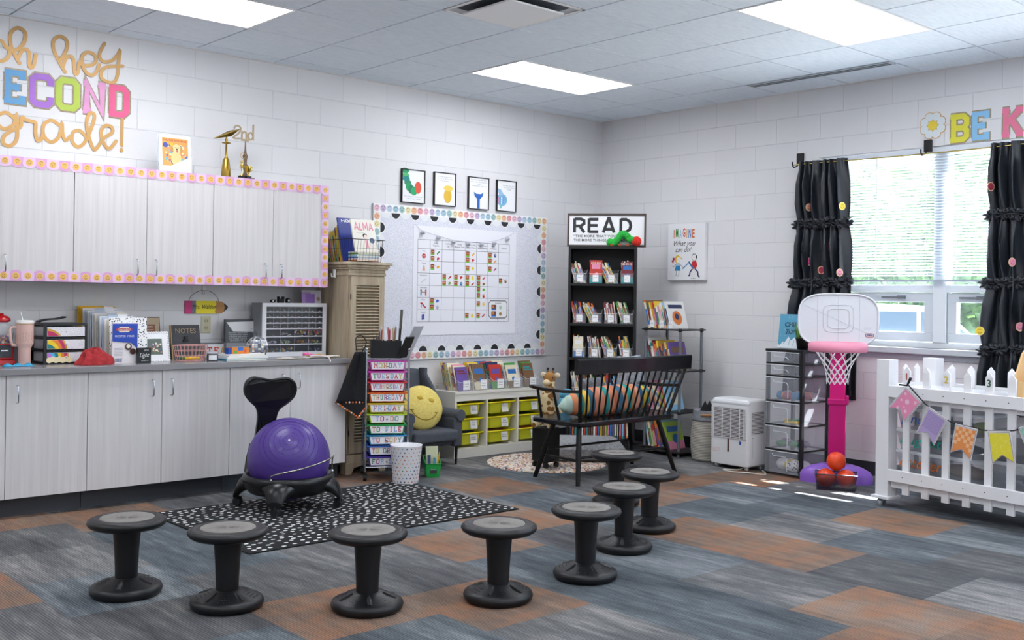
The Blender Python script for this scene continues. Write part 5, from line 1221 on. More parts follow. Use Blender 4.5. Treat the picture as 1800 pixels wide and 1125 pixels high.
# black cloth with orange fringe hanging on the cart
t_ = thing('apron', 'black cloth with orange pompom fringe hanging at the side of the cart', 'apron')
A0 = Vector((-3.185, -.765, .93))
b = MB()
rt = Vector((cos(th), sin(th), 0)); fw = Vector((sin(th), -cos(th), 0))
def ap(u, v):
    w = .035 + .085 * v; x = -.055 - .045 * v + w * (u - .5) * 2 * 1.0
    return A0 + rt * x + fw * (.015 * sin(9 * u) * (1 - .3 * v) - .01) + Vector((0, 0, -.02 - .36 * v - .0 * u))
b.grid(ap, 16, 14, fabric('black_cotton', '#131315', '#1f2023', 60))
b.T = Matrix(); 
pt = [ap(0, .97), ap(1, .97)]
b.add([tuple(pt[0]), tuple(pt[1]), tuple(A0 + rt * -.06 + fw * .0 + Vector((0, 0, -.475)))], [(0, 1, 2)], C('#161618', .95)); b.build('cloth', t_, solid=.002)
b = MB(); fr = [C('#e9792f', .7), C('#f2d9cf', .7), C('#d8652a', .7)]; tip = A0 + rt * -.06 + Vector((0, 0, -.475))
for a, c in ((pt[0], tip), (tip, pt[1]), (pt[0], pt[1])):
    for k in range(10):
        p = a.lerp(c, k / 10); b.sphere((p.x, p.y, p.z - .006), .0075, fr[k % 3], 7, 5)
o = b.build('pompom_fringe', t_); o['kind'] = 'stuff'
b = MB(); b.tube(catmull([A0 + rt * -.075 + Vector((0, 0, -.02)), A0 + rt * -.085 + Vector((0, 0, .07)), A0 + rt * -.05 + Vector((0, 0, .1)), A0 + rt * -.01 + Vector((0, 0, .05)), A0 + rt * -.04 + Vector((0, 0, -.02))], 5), .004, BLACKM, 6); b.tube([A0 + rt * -.015 + Vector((0, 0, -.02)), A0 + rt * -.01 + Vector((0, 0, -.5)), A0 + rt * -.012 + Vector((0, 0, -.58))], .004, BLACKM, 6); b.build('strap', t_)

# ---------------------------------------------------------------- dotted waste bin, green caddy
t_ = thing('waste_bin', 'white waste bin with coloured polka dots on the spotted mat', 'bin', T(-3.01, -1.0, .001))
b = MB(); h = .268; r0, r1 = .088, .111
b.lathe([(r0 - .01, 0), (r0, .004), (r0 + .002, .01), (r1, h - .006), (r1 + .003, h), (r1 - .002, h), (r1 - .004, h - .008), (r0 - .004, .008), (0, .008)], C('#f2f1f4', .35), 48)
dc = ['#c23a33', '#27467f', '#2f7a5a', '#d79a3a', '#7fb0c9', '#e2a9a0', '#1f2a4a', '#c9803a']
for j in range(10):
    z = .02 + .0255 * j; n = 22
    for i in range(n):
        a = 2 * pi * (i + .5 * (j % 2)) / n; r = r0 + .0025 + (r1 - r0 - .002) * z / h; da = .0048 / r
        b.add([(r * cos(a + da * cos(q)) * 1.004, r * sin(a + da * cos(q)) * 1.004, z + .0048 * sin(q)) for q in [2 * pi * w / 8 for w in range(8)]], [tuple(range(8))], C(dc[(i * 5 + j * 3) % 8], .5))
b.build('bin_body', t_)
t_ = thing('book_caddy', 'small bright green caddy on the floor beside the dotted bin', 'caddy', T(-2.70, -.9, 0, radians(-28)))
GRN = C('#1f9a44', .35)
b = MB(); b.loft([[(x * k, y * k, z) for x, y in ((-.055, -.06), (.055, -.06), (.055, .08), (-.055, .08))] for z, k in ((0, .82), (.005, .84), (.1, 1.0))], GRN, smooth=False, cap=False); b.rect(-.05, 0, .05, .001, -.05, GRN); b.add([(-.045, -.05, .004), (.045, -.05, .004), (.045, .065, .004), (-.045, .065, .004)], [(0, 1, 2, 3)], GRN)
b.tube([(-.056, -.061, .1), (.056, -.061, .1), (.056, .081, .14), (-.056, .081, .14)], .004, GRN, 6, closed=True); b.add([(-.055, .08, .1), (.055, .08, .1), (.055, .081, .14), (-.055, .081, .14)], [(0, 1, 2, 3)], GRN); b.build('caddy_body', t_)
b = MB(); b.T = T(0, -.0565, 0, rx=radians(-6)); b.rect(-.024, .03, .024, .075, -.006, C('#2a2c30', .5)); b.text('BOOKS', 0, .055, .008, -.0066, C('#c9ccd0', .5), width=.036); b.build('label_card', t_)
for (x, y, w, hh, t, h, nm, rzz) in ((-.04, .02, .09, .21, .006, '#c9ceaa', 'pale green', .3), (-.03, -.01, .02, .15, .01, '#27406f', 'navy', .1), (.012, -.005, .016, .13, .008, '#4b90b8', 'blue', -.1)):
    b = MB(T(-2.70, -.9, .006, radians(-28)) @ T(x, y, 0, 0, -radians(10))); b.box(0, 0, 0, w, t, hh, C(h, .5)); tag(b.build('booklet'), f'{nm} booklet standing in the green floor caddy', 'book', 'booklets in the green caddy')
b = MB(T(-2.685, -.93, .01, ry=radians(9))); b.cyl((0, 0, 0), (0, 0, .16), .0045, C('#e2b01f', .5), 6); b.tube([(0, 0, .16), (0, 0, .172)], [.0045, .0008], C('#d9b98c', .7), 6); tag(b.build('pencil'), 'yellow pencil standing in the green floor caddy', 'pencil')

# ---------------------------------------------------------------- wing chair
UP = fabric('slate_upholstery', '#4a4f57', '#5b6069', 240, .9, .25)
t_ = thing('wing_chair', 'small slate grey wing armchair holding the yellow smiley cushion', 'armchair', T(-2.72, -.04, 0))
W_ = .56
b = MB(); b.box(.04, -.52, .15, W_ - .04, -.02, .24, UP); b.build('seat_base', t_, bevel=.02, seg=3)
b = MB(); b.box(.065, -.585, .19, W_ - .065, -.1, .28, UP); b.build('seat_cushion', t_, bevel=.025, seg=3)
b = MB(); b.grid(lambda u, v: (.06 + .44 * u, -.1 + .06 * v + .02 * cos(pi * (u - .5)) * -1, .3 + .43 * v - .02 * (2 * u - 1) ** 2), 14, 10, UP); b.build('backrest', t_, solid=.075, bevel=.0)
for s in (0, 1):
    X = (lambda x: x) if s == 0 else (lambda x: W_ - x)
    b = MB(); rings = []
    for k in range(9):
        v = k / 8; z = .34 + .39 * v; dep = .07 + .15 * sin(pi * min(1, v * 1.15 + .0)) * (1 - .25 * v); y1 = -.07 + .05 * v * 0
        rings.append([(X(.035 + .01 * v), y1, z), (X(.035), y1 - dep * .7, z), (X(.045), y1 - dep, z), (X(.075), y1 - dep, z), (X(.085), y1 - dep * .6, z), (X(.085), y1, z)])
    b.loft(rings, UP); b.build('wing', t_, bevel=.008, seg=2)
    b = MB(); b.box(*(sorted((X(.0), X(.085)))[0], -.55, .14, sorted((X(.0), X(.085)))[1], -.03, .37), UP); b.build('arm_panel', t_, bevel=.02, seg=3)
    b = MB(); pts = [(X(.035), -.57 + .55 * k / 8, .385 - .01 * sin(pi * k / 8) + .02 * (k / 8)) for k in range(9)]; b.tube(pts, [.044] + [.048] * 7 + [.04], UP, 16); b.build('arm_roll', t_)
for x, y in ((.05, -.53), (W_ - .05, -.53), (.06, -.06), (W_ - .06, -.06)):
    b = MB(); b.lathe([(.009, 0), (.018, .16)], BLACK, 4 if y < -.3 else 10, c=(x, y, 0)); b.build('leg', t_)
YEL = fabric('yellow_plush', '#e0c860', '#f2e08c', 90, 1., .6)
t_ = thing('smiley_cushion', 'round yellow plush cushion with smiling face on the grey armchair', 'cushion', T(-2.445, -.42, .442, radians(-14), radians(-14), radians(14)))
b = MB(); b.sphere((0, 0, 0), .182, YEL, 36, 20, (1, .42, .96)); b.build('plush_body', t_)
b = MB(); INK = C('#a58a2e', .9)
f_ = lambda x, z: -.42 * math.sqrt(max(0, .178 ** 2 - x * x - (z / .96) ** 2)) - .001
b.tube([(.115 * cos(a), f_(.115 * cos(a), .1 * sin(a) - .0), .1 * sin(a)) for a in [pi + .45 + (pi - .75) * k / 14 for k in range(15)]], .0045, INK, 6)
for a, c in ((.105, -.03), (-.102, -.05)): b.tube([(a - .014, f_(a - .014, c + .004), c + .004), (a + .014, f_(a + .014, c + .01), c + .01)], .0045, INK, 6)
b.build('smile', t_)
for x in (-.05, .045):
    b = MB(); b.sphere((x, f_(x, .06) - .001, .06), .026, C('#cfae3c', .9), 14, 10, (1, .25, .62)); b.build('eye', t_)

# ---------------------------------------------------------------- white storage unit with yellow bins
WU = C('#e6e3d9', .4)
t_ = thing('storage_unit', 'low white storage unit holding nine yellow bins under the bulletin board', 'storage unit', T(-2.06, -.03, 0))
W_, D_, H_ = 1.04, .33, .538; f = .02
b = MB()
for x in (0, W_ - f): b.box(x, -D_, 0, x + f, 0, H_ - f, WU)
for k in (1, 2): b.box(W_ * k / 3 - .008, -D_ + .003, .075, W_ * k / 3 + .008, -.006, H_ - f, WU)
b.box(f, -.006, .07, W_ - f, 0, H_ - f, WU); b.box(0, -D_ - .004, H_ - f, W_, 0, H_, WU); b.box(f, -D_ + .003, .06, W_ - f, -.006, .075, WU); b.box(f, -D_ + .003, 0, W_ - f, -D_ + .02, .06, WU); b.box(f, -D_ + .002, H_ - f - .055, W_ - f, -D_ + .016, H_ - f, WU)
b.build('carcass', t_)
YB = C('#d3d42a', .35); YB2 = C('#e6d814', .35)
names = [['Read Alouds', 'Fluency', 'Games'], ['Word Work', 'Math Manips', 'Puzzles'], ['Independent Activities', 'Pattern Blocks', 'Art Supplies']]
BI = 0
for cI in range(3):
    for rI in range(3):
        xr = W_ * cI / 3 + (f if cI == 0 else .008); cw = W_ / 3 - (.028 if cI != 1 else .016); zt = (.438, .316, .198)[rI] - .002 * cI; zb = zt - .1
        rowname = ('top', 'middle', 'bottom')[rI]; coln = ('left', 'centre', 'right')[cI]
        q = thing('storage_bin', f'yellow plastic bin in the {rowname} row, {coln} column of the white unit', 'bin', T(-2.06 + xr + .003, -.045, 0), 'yellow bins in the white unit')
        b = MB(); w = cw - .01
        R = lambda k, z: [(w / 2 + sx * (w / 2 - .03) * k, -.155 + sy * .135 * k, z) for sx, sy in ((-1, -.85), (-.88, -1), (.88, -1), (1, -.85), (1, .85), (.88, 1), (-.88, 1), (-1, .85))]
        b.loft([R(.86, zb), R(.9, zb + .006), R(1, zt - .006)], YB, smooth=False, cap=False); b.add(R(.86, zb), [tuple(range(8))], YB); b.add(R(.84, zb + .003), [tuple(range(8))[::-1]], YB)
        rim = [(w / 2 + sx * (w / 2 - .005), -.155 + sy * .152, zt) for sx, sy in ((-1, -.85), (-.9, -1), (.9, -1), (1, -.85), (1, .9), (-1, .9))]
        b.tube([(x, y, zt - .004) for x, y, z in rim], .0065, YB2, 6, closed=True)
        inner = R(1, zt - .004); outer = rim
        b.build('tub', q)
        b = MB(); lx = w * .52; b.T = T(0, 0, 0) @ T(lx, -.298, zb + .012, rx=radians(-8)); b.rect(0, 0, .072, .077, 0, LABEL, .001); b.rect(.008, .014, .064, .063, -.0006, WHITE); nm = names[rI][cI].split(' ')
        for j, s in enumerate(nm): b.text(s, .036, .044 - .017 * j, .011, -.0012, DARKLINE, width=min(.05, .008 * len(s)))
        b.build('label_card', q)
        if rI == 2 or cI == 2:
            h2 = ['#3a5a30', '#c9602f', '#33466f', '#77705a', '#8a4a2a'][(rI + cI * 2) % 5]; nm2 = {'#3a5a30': 'dark green', '#c9602f': 'orange', '#33466f': 'navy', '#77705a': 'khaki', '#8a4a2a': 'brown'}[h2]
            b = MB(T(-2.06 + xr + .05, -.045, zt - .03)); b.box(0, -.24, 0, cw * .62, -.06, .036 if rI == 2 else .028, C(h2, .5)); b.box(.01, -.241, .012, cw * .62 - .01, -.239, .018, C('#d9d3a0', .5)); tag(b.build('game_box'), f'{nm2} game box lying in the {rowname} {coln} yellow bin', 'box', 'boxes lying in the yellow bins')
# clear bins of picture books on top
rr = random.Random(77)
desc = ['leftmost bin on the white unit', 'second bin on the white unit', 'middle bin on the white unit', 'fourth bin on the white unit', 'rightmost bin on the white unit']
cols = [[2, 5, 10, 7, 8, 4], [0, 2, 9, 8, 4, 2], [1, 6, 9, 1, 0, 4, 3], [2, 3, 0, 5, 8, 4], [13, 8, 3, 4]]
for k, x in enumerate((-2.0, -1.815, -1.63, -1.445, -1.255)):
    M = T(x, -.335, .5385)
    bin_box(M, .15, .27, .075, .15, f'clear acrylic book bin, {("leftmost", "second", "middle", "fourth", "rightmost")[k]} of five on the white storage unit', (('Look &', 'Learn'), ('Fluency', 'Builders'), ('Friendly', 'Stories'), ('Black', 'Legends'), ('Other', 'Books'))[k], lab=(.07, .078))
    fill_back(M, .15, .27, (13, 14, 14, 14, 4)[k], desc[k], rr, h=(.19, .235), t=(.008, .015), lean=17, cols=cols[k], group='picture books on the white storage unit', first=(7, 13, 0, 8, 13)[k])

# ================================================================ rugs
t_ = None
mr, t, bs, L = nodemat('braided_rag')
tc = N(t, 'ShaderNodeTexCoord'); v = N(t, 'ShaderNodeTexVoronoi'); v.inputs['Scale'].default_value = 62; L(tc.outputs['Object'], v.inputs['Vector'])
cr = N(t, 'ShaderNodeValToRGB'); sp = N(t, 'ShaderNodeSeparateColor'); L(v.outputs['Color'], sp.inputs[0]); L(sp.outputs[0], cr.inputs[0]); cr.color_ramp.interpolation = 'CONSTANT'
e = cr.color_ramp.elements; e[0].color = lin('#e6ddd0'); e[1].position = .32; e[1].color = lin('#d9cdbb')
for p_, h in ((.46, '#efe6dc'), (.62, '#d9a08a'), (.7, '#c9ab6a'), (.78, '#b96a52'), (.84, '#8f8f96'), (.9, '#4c4a52'), (.95, '#a35f8f')): q = e.new(p_); q.color = lin(h)
L(cr.outputs[0], bs.inputs['Base Color']); bs.inputs['Roughness'].default_value = .95
b = MB(T(-1.60, -.955, .0)); R = .475; prof = [(0, .010)]; n = 19
for k in range(n):
    r0_ = R * k / n; prof += [(r0_ + .002, .009), (r0_ + R / n * .5, .0135), (r0_ + R / n - .002, .009)]
prof += [(R, .004), (R, .0005)]
b.lathe(prof, mr, 64, caps=False); tag(b.build('round_rug'), 'round braided rag rug in front of the white storage unit', 'rug')
# black mat with white dots
b = MB(); b.box(0, 0, 0, 1.83, 1.235, .006, fabric('black_mat', '#08080a', '#101114', 200))
rr = random.Random(14); WD = C('#e3e4e4', .9); pts_ = []
tries = 0; cellz = {}
while tries < 26000 and len(pts_) < 1450:
    tries += 1; x, y = rr.uniform(.022, 1.808), rr.uniform(.022, 1.213); ck = (int(x / .046), int(y / .046))
    if any((x - a) ** 2 + (y - c) ** 2 < .0425 ** 2 for i in (-1, 0, 1) for j in (-1, 0, 1) for a, c in cellz.get((ck[0] + i, ck[1] + j), [])): continue
    cellz.setdefault(ck, []).append((x, y)); pts_.append((x, y)); s = rr.uniform(.0108, .0128)
    b.add([(x + s * 1.15 * cos(q), y + s * .85 * sin(q), .0066) for q in [2 * pi * w / 8 for w in range(8)]], [tuple(range(8))], WD)
tag(b.build('spotted_mat', M=T(-4.83, -2.17, .0005)), 'rectangular black mat with small white spots under the ball chair', 'mat')

# ================================================================ ball chair
PL = C('#0b0c0f', .3)
cx_, cy_ = -4.08, -1.245
t_ = thing('ball_chair', 'black wheeled chair frame carrying a purple exercise ball', 'chair', T(cx_, cy_, .0075))
b = MB()
b.lathe([(.19, .11), (.235, .095), (.262, .125), (.278, .17), (.276, .195), (.262, .207), (.245, .203), (.228, .185), (.2, .15), (.19, .11)], PL, 48, caps=False)
b.build('ring', t_)
feet = [(-.235, .215), (-.19, -.2), (.228, -.228), (.185, .195)]
for fx, fy in feet:
    b = MB(); d = Vector((fx, fy)).normalized(); n_ = Vector((-d.y, d.x)); rings = []
    for r, zc, hw, hz in ((.20, .15, .13, .045), (.245, .15, .115, .052), (.285, .135, .078, .055), (.315, .095, .055, .05), (.33, .066, .045, .022)):
        rings.append([(d.x * r + n_.x * hw * cos(a) , d.y * r + n_.y * hw * cos(a), zc + hz * sin(a)) for a in [2 * pi * k / 10 for k in range(10)]])
    b.loft(rings, PL); b.build('leg', t_, subsurf=1)
    b = MB(); p = d * .312; q = Vector((-d.y, d.x)); q = Vector((cos(.5), sin(.5)))
    b.cyl((p.x, p.y, .045), (p.x, p.y, .075), .009, BLACKM, 8); b.cyl((p.x - q.x * .018, p.y - q.y * .018, .026), (p.x + q.x * .018, p.y + q.y * .018, .026), .026, C('#1a1b1e', .4), 18); b.box(p.x - .018, p.y - .018, .04, p.x + .018, p.y + .018, .056, BLACKM); b.build('caster', t_)
b = MB(); P2 = [(-4.285, -1.40, .19), (-4.29, -1.405, .225), (-4.25, -1.455, .245), (-4.18, -1.497, .262), (-4.08, -1.512, .282), (-3.98, -1.495, .298), (-3.89, -1.44, .308), (-3.83, -1.36, .303), (-3.812, -1.315, .27), (-3.81, -1.31, .19)]
b.tube(catmull([(x - cx_, y - cy_, z) for x, y, z in P2], 4), .0042, C('#b9b7ae', .25, 1.), 8)
for q in (P2[0], P2[-1]): b.sphere((q[0] - cx_, q[1] - cy_, .198), .012, CHROME, 10, 8)
b.build('retaining_bar', t_)
# backrest: outline in its own plane, thick
b = MB(); out = [(-.048, -.20), (-.05, -.1), (-.047, 0), (-.06, .06), (-.1, .095), (-.132, .13), (-.142, .17), (-.13, .21), (-.095, .232), (-.05, .228), (0, .222), (.05, .23), (.095, .236), (.13, .213), (.142, .172), (.13, .13), (.1, .095), (.062, .06), (.05, 0), (.052, -.1), (.05, -.20)]
sm = catmull([(x, 0, z) for x, z in out], 3, closed=True); 
def inset(k): return [(v.x * k, v.z * (k if v.z > .1 else 1) + (.01 * (1 - k) * 10 if v.z > .1 else 0)) for v in sm]
rings = [[(x, -.012 - .02 * (x / .14) ** 2 * 1.0, z) for x, z in inset(.9)], [(x, -.02 - .02 * (x / .14) ** 2, z) for x, z in inset(.97)], [(x, -.005 - .02 * (x / .14) ** 2, z) for x, z in inset(1)], [(x, .02 - .01 * (x / .14) ** 2, z) for x, z in inset(.97)], [(x, .03, z) for x, z in inset(.9)]]
b.loft(rings, PL); b.build('backrest', t_, M=T(.005, .30, .50, radians(-14), radians(6), radians(4), 1.2))
b = MB(); b.loft([[(-.04 + c[0] + w * cos(a), c[1] + .02 * sin(a), c[2]) for a in [2 * pi * k / 12 for k in range(12)]] for c, w in (((-.075, .20, .16), .06), ((-.075, .25, .2), .055), ((-.045, .29, .28), .05), ((-.02, .3, .36), .048))], PL); b.build('back_post', t_)
b = MB(); 
for k in range(5): b.box(-.036 + .018 * k - .005, -.023, -.06, -.036 + .018 * k + .005, -.012, -.01, C('#08080a', .6))
b.build('vent_ribs', t_, M=T(.005, .30, .50, radians(-14), radians(6), radians(4), 1.2))
b = MB(); prof = []
for k in range(41):
    t0 = pi * k / 40; r = .25 * (1 - .006 * (k % 4 == 0 and 2 < k < 38)); prof.append((max(1e-4, r * sin(t0)), r * cos(t0)))
b.lathe(prof[::-1], C('#4c3389', .42, coat=.1), 56, caps=False)
b.lathe([(.0001, .251), (.006, .2505), (.008, .2485)], C('#d9d9de', .4), 12, caps=False)
for r in (.03, .058, .09, .12, .15, .175):
    z = math.sqrt(.25 ** 2 - r * r); b.tube([(r * cos(a), r * sin(a), z) for a in [2 * pi * k / 48 for k in range(48)]], .0012, C('#3c2676', .4), 5, closed=True)
F_ = Vector((-3.29, -5.69, 1.7)).normalized()
o = b.build('exercise_ball', M=Matrix.Translation((cx_, cy_, .30)) @ Vector((-3.29 * .75, -5.69 * .75, 3.4)).to_track_quat('Z', 'Y').to_matrix().to_4x4())
tag(o, 'purple exercise ball resting in the black chair frame', 'ball')

# ================================================================ wobble stools
SB = C('#0f1013', .42); SG = fabric('grey_seat_pad', '#77736f', '#8b8783', 300, .8, .2)
def stool():
    t_ = thing('wobble_stool', '', 'stool')
    b = MB(); b.lathe([(.0, .0), (.135, .0), (.148, .012), (.152, .026), (.146, .04), (.13, .048), (.085, .062), (.06, .074), (.05, .077), (0, .077)], SB, 48, caps=False)
    for k in range(10):
        a = 2 * pi * k / 10; b.T = Matrix.Rotation(a, 4, 'Z')
        if k % 2 == 0: b.loft([[(.066, -.008, .069), (.066, .008, .069), (.066, 0, .076)], [(.122, -.014, .047), (.122, .014, .047), (.122, 0, .0555)]], SB, smooth=False)
        else:
            for j in range(4):
                for i in range(-2, 3): b.sphere((.075 + .016 * j, i * (.006 + .0016 * j), .0665 - .0048 * j), .0017, C('#3a3c40', .3), 5, 4)
    b.T = Matrix(); b.build('base', t_)
    b = MB(); b.lathe([(.047, .07), (.048, .12), (.052, .2), (.059, .28), (.063, .30)], SB, 36, caps=False); b.build('column', t_)
    b = MB(); b.lathe([(.0, .288), (.12, .288), (.145, .293), (.16, .303), (.1655, .314), (.163, .324), (.152, .331), (.146, .3325), (.144, .3305), (.140, .332), (.116, .334), (.114, .332), (0, .332)], SB, 56, caps=False); b.build('seat', t_)
    b = MB(); b.lathe([(.1135, .3315), (.112, .3345), (.08, .3335), (0, .3325)], SG, 48, caps=False)
    for k in range(26):
        a = 2 * pi * k / 26; b.cyl((.008 * cos(a), .008 * sin(a), .3331), ((.05 + .02 * (k % 3)) * cos(a), (.05 + .02 * (k % 3)) * sin(a), .3337), .0006, SG, 4)
    b.build('seat_pad', t_)
    return t_
st = stool()
SP = [(-5.571, -2.459, 'black wobble stool at the left end of the curved row'), (-5.322, -2.904, 'black wobble stool second from the left in the curved row'), (-4.888, -3.298, 'black wobble stool standing just before the corner of the spotted mat, third from left'),
      (-4.372, -3.539, 'black wobble stool nearest the camera middle, fourth from the left'), (-3.82, -3.531, 'black wobble stool fifth from the left, on plain grey carpet'), (-3.266, -3.271, 'black wobble stool sixth from the left, overlapping the seventh'), (-2.79, -3.04, 'black wobble stool seventh from the left, second farthest from the camera'), (-2.40, -2.43, 'black wobble stool farthest back, closest to the black bench')]
for k, (x, y, lab) in enumerate(SP):
    o = st if k == 0 else copy_tree(st)
    o.location = (x, y, 0); o.rotation_euler.z = k * .7 + .3; o['label'] = lab; o['group'] = 'wobble stools in a curve'

# ================================================================ black bench
BK = C('#0b0c0f', .25, coat=.15)
t_ = thing('bench', 'black spindle-back wooden bench seen from behind', 'bench')
def rr_rect(x0, y0, x1, y1, r, n=5):
    out = []
    for cx, cy, a0 in ((x1 - r, y1 - r, 0), (x0 + r, y1 - r, pi / 2), (x0 + r, y0 + r, pi), (x1 - r, y0 + r, 3 * pi / 2)):
        for k in range(n + 1): a = a0 + pi / 2 * k / n; out.append((cx + r * cos(a), cy + r * sin(a)))
    return out
b = MB(); R = rr_rect(-2.21, -1.90, -1.125, -1.385, .09)
b.loft([[(x, y, z) for x, y in [((p[0] + 1.667) * k - 1.667, (p[1] + 1.64) * k - 1.64) for p in R]] for z, k in ((.416, .97), (.424, 1), (.446, 1), (.454, .985))], BK, smooth=False); b.build('seat', t_, bevel=.003)
b = MB(); b.grid(lambda u, v: (0, 0, 0), 1, 1, BK)
b = MB(); n = 20; ring = []
for k in range(n + 1):
    u = k / n; x = -2.26 + 1.235 * u; yb_ = -1.905 - .02 * sin(pi * u); ring.append([(x, yb_, .785), (x, yb_ - .028, .79), (x, yb_ - .034, .885), (x, yb_ - .028, .897), (x, yb_ - .004, .897), (x, yb_ + .002, .885)])
b.loft(ring, BK, smooth=False); b.build('top_rail', t_, bevel=.004)
for k in range(17):
    u = k / 16; r = .0075 if 0 < k < 16 else .014
    b = MB(); b.tube([(-2.14 + .955 * u, -1.845, .45), (-2.215 + 1.14 * u, -1.918 - .018 * sin(pi * u), .80)], [r, r * .95], BK, 8); b.build('spindle', t_)
for s in (0, 1):
    X = (lambda x: x) if s == 0 else (lambda x: -3.335 - x)
    b = MB(); b.loft([[(X(-2.19) + a * w, y, z + c) for a, c in ((-1, -.012), (1, -.012), (1, .010), (-1, .010))] for y, z, w in ((-1.895, .668, .018), (-1.75, .66, .022), (-1.55, .662, .03), (-1.44, .672, .034), (-1.40, .674, .024))], BK, smooth=False); b.build('armrest', t_, bevel=.003)
    for y0, y1 in ((-1.46, -1.455), (-1.62, -1.64)): b = MB(); b.tube([(X(-2.185), y0, .66), (X(-2.135), y1, .44)], [.010, .011], BK, 8); b.build('arm_spindle', t_)
LG = [((-2.05, -1.50, .42), (-2.105, -1.36, 0)), ((-2.08, -1.78, .42), (-2.135, -1.83, 0)), ((-1.235, -1.78, .42), (-1.09, -1.84, 0)), ((-1.24, -1.50, .42), (-1.07, -1.39, 0))]
for p0, p1 in LG: b = MB(); b.tube([p0, Vector(p0).lerp(Vector(p1), .5), p1], [.019, .021, .016], BK, 12); b.build('leg', t_)
L2 = lambda i, z: Vector(LG[i][0]).lerp(Vector(LG[i][1]), 1 - z / .42)
for a, c in ((L2(0, .17), L2(1, .17)), (L2(2, .17), L2(3, .17)), (L2(0, .21), L2(3, .21)), (L2(1, .19), L2(2, .19))): b = MB(); b.tube([a, c], .0095, BK, 8); b.build('stretcher', t_)
# striped bolster
STR = ['#b9d3c4', '#b9d3c4', '#e08c60', '#1f8f8f', '#e2b93a', '#34637f', '#d9886a', '#d98f70', '#2c9c98', '#e09070', '#c9784f', '#3f7492', '#e0946c', '#1fa09a', '#d98a55', '#e2a088', '#2f5f80', '#e2bb34', '#2b98a0', '#e39c80', '#8fc3bd']
t_ = thing('bolster_pillow', 'long striped bolster pillow in teal, coral and yellow lying on the bench', 'pillow', T(-1.64, -1.66, .562, 0, 0, radians(-1.5)))
b = MB(); n = len(STR); L_ = 1.03
for k in range(n):
    rs = []
    for j in range(5):
        u = (k + j / 4) / n; r = .108 * min(1, (math.sqrt(max(.0001, sin(pi * min(1, max(0, u)))))) ** .8 * 1.05) + .006 * sin(pi * (j / 4)); r = max(r, .01)
        sk = .05 * sin(0)
        rs.append([(-L_ / 2 + L_ * u + .035 * cos(a), r * cos(a), r * sin(a) * .97) for a in [2 * pi * q / 24 for q in range(24)]])
    b.loft(rs, C(STR[k], .85), cap=(k in (0, n - 1)))
b.build('cover', t_)
GPT = fabric('grey_script_print', '#6c7078', '#c3c8d2', 26, .95, .3)
def pillow(name, M, w, h, d, mat, label, cat='pillow'):
    b = MB(); 
    def f(u, v, s):
        x, z = (2 * u - 1), (2 * v - 1); k = (max(0, (1 - x ** 4) * (1 - z ** 4))) ** .5
        e = 1 - .06 * (1 - abs(z)) * x * x; g = 1 - .06 * (1 - abs(x)) * z * z
        return (w / 2 * x * e, s * d / 2 * k, h / 2 * z * g)
    b.grid(lambda u, v: f(u, v, -1), 16, 16, mat); b.grid(lambda u, v: f(u, v, 1), 16, 16, mat)
    return tag(b.build(name, M=M), label, cat)
pillow('throw_pillow', T(-1.225, -1.50, .675, radians(6), radians(-8)), .33, .40, .10, GPT, 'grey printed throw pillow leaning inside the right end of the bench')
pillow('plush_pillow', T(-1.63, -1.48, .61, radians(10), radians(-20)), .30, .22, .10, fabric('grey_knit', '#55575c', '#7c7f86', 40), 'dark grey bag shaped pillow resting behind the striped bolster')
GC = fabric('grey_chenille', '#85878b', '#b9bbbe', 55, .95, .5)
b = MB(T(-1.23, -.955, .092, radians(-42)))
def cu(u, v, s):
    x, y = (2 * u - 1), (2 * v - 1); k = max(0, (1 - x ** 6) * (1 - y ** 6)) ** .5
    return (.36 * x, .265 * y, s * (.02 + .062 * k))
b.grid(lambda u, v: cu(u, v, 1), 18, 14, GC); b.grid(lambda u, v: cu(u, v, -1), 18, 14, GC)
for a, c in (((-1, -1), (1, -1)), ((1, -1), (1, 1)), ((1, 1), (-1, 1)), ((-1, 1), (-1, -1))): b.add([(.36 * a[0], .265 * a[1], -.02), (.36 * c[0], .265 * c[1], -.02), (.36 * c[0], .265 * c[1], .02), (.36 * a[0], .265 * a[1], .02)], [(0, 1, 2, 3)], GC)
tag(b.build('floor_cushion'), 'big grey chenille floor cushion behind the bench legs', 'cushion')
# plush giraffe
TAN = C('#a0713a', .95); GS = speckle('giraffe_patches', '#e3cfa0', '#8a5a28', 22, dist=.43, rough=.95)
b = MB(); b.box(-1.89, -1.25, .065, -1.74, -1.09, .325, BLACKM); [b.cyl((x, y - .01, .042), (x, y + .01, .042), .022, BLACKM, 10) for x in (-1.87, -1.76) for y in (-1.23, -1.11)]; tag(b.build('storage_stool', bevel=.01), 'dark low storage stool under the plush giraffe', 'stool')
t_ = thing('plush_giraffe', 'plush giraffe lying behind the left end of the bench', 'plush toy', T(-1.74, -1.17, .012, radians(20)))
b = MB(); b.sphere((.0, 0, .40), .085, GS, 20, 14, (1.5, .8, .85)); b.tube(catmull([(-.08, 0, .42), (-.11, 0, .5), (-.105, 0, .58), (-.07, 0, .66)], 4), [.062] * 4 + [.052] * 4 + [.045] * 4 + [.042], GS, 14)
for x, y in ((-.09, -.05), (-.09, .05), (.09, -.05), (.09, .05)): b.tube([(x, y, .37), (x - .05, y * 1.3, .345), (x - .11, y * 1.3, .342)], [.036, .026, .024], GS, 10)
b.sphere((-.075, 0, .685), .048, TAN, 16, 12, (1.15, .9, 1.05)); b.sphere((-.125, 0, .655), .033, C('#d9c39a', .95), 14, 10, (1.2, .9, .8))
b.build('body', t_)
for y in (-.045, .045): b = MB(); b.sphere((-.06, y * 1.3, .71), .02, C('#e3d3b5', .9), 10, 8, (.5, 1.3, 1.1)); b.build('ear', t_)
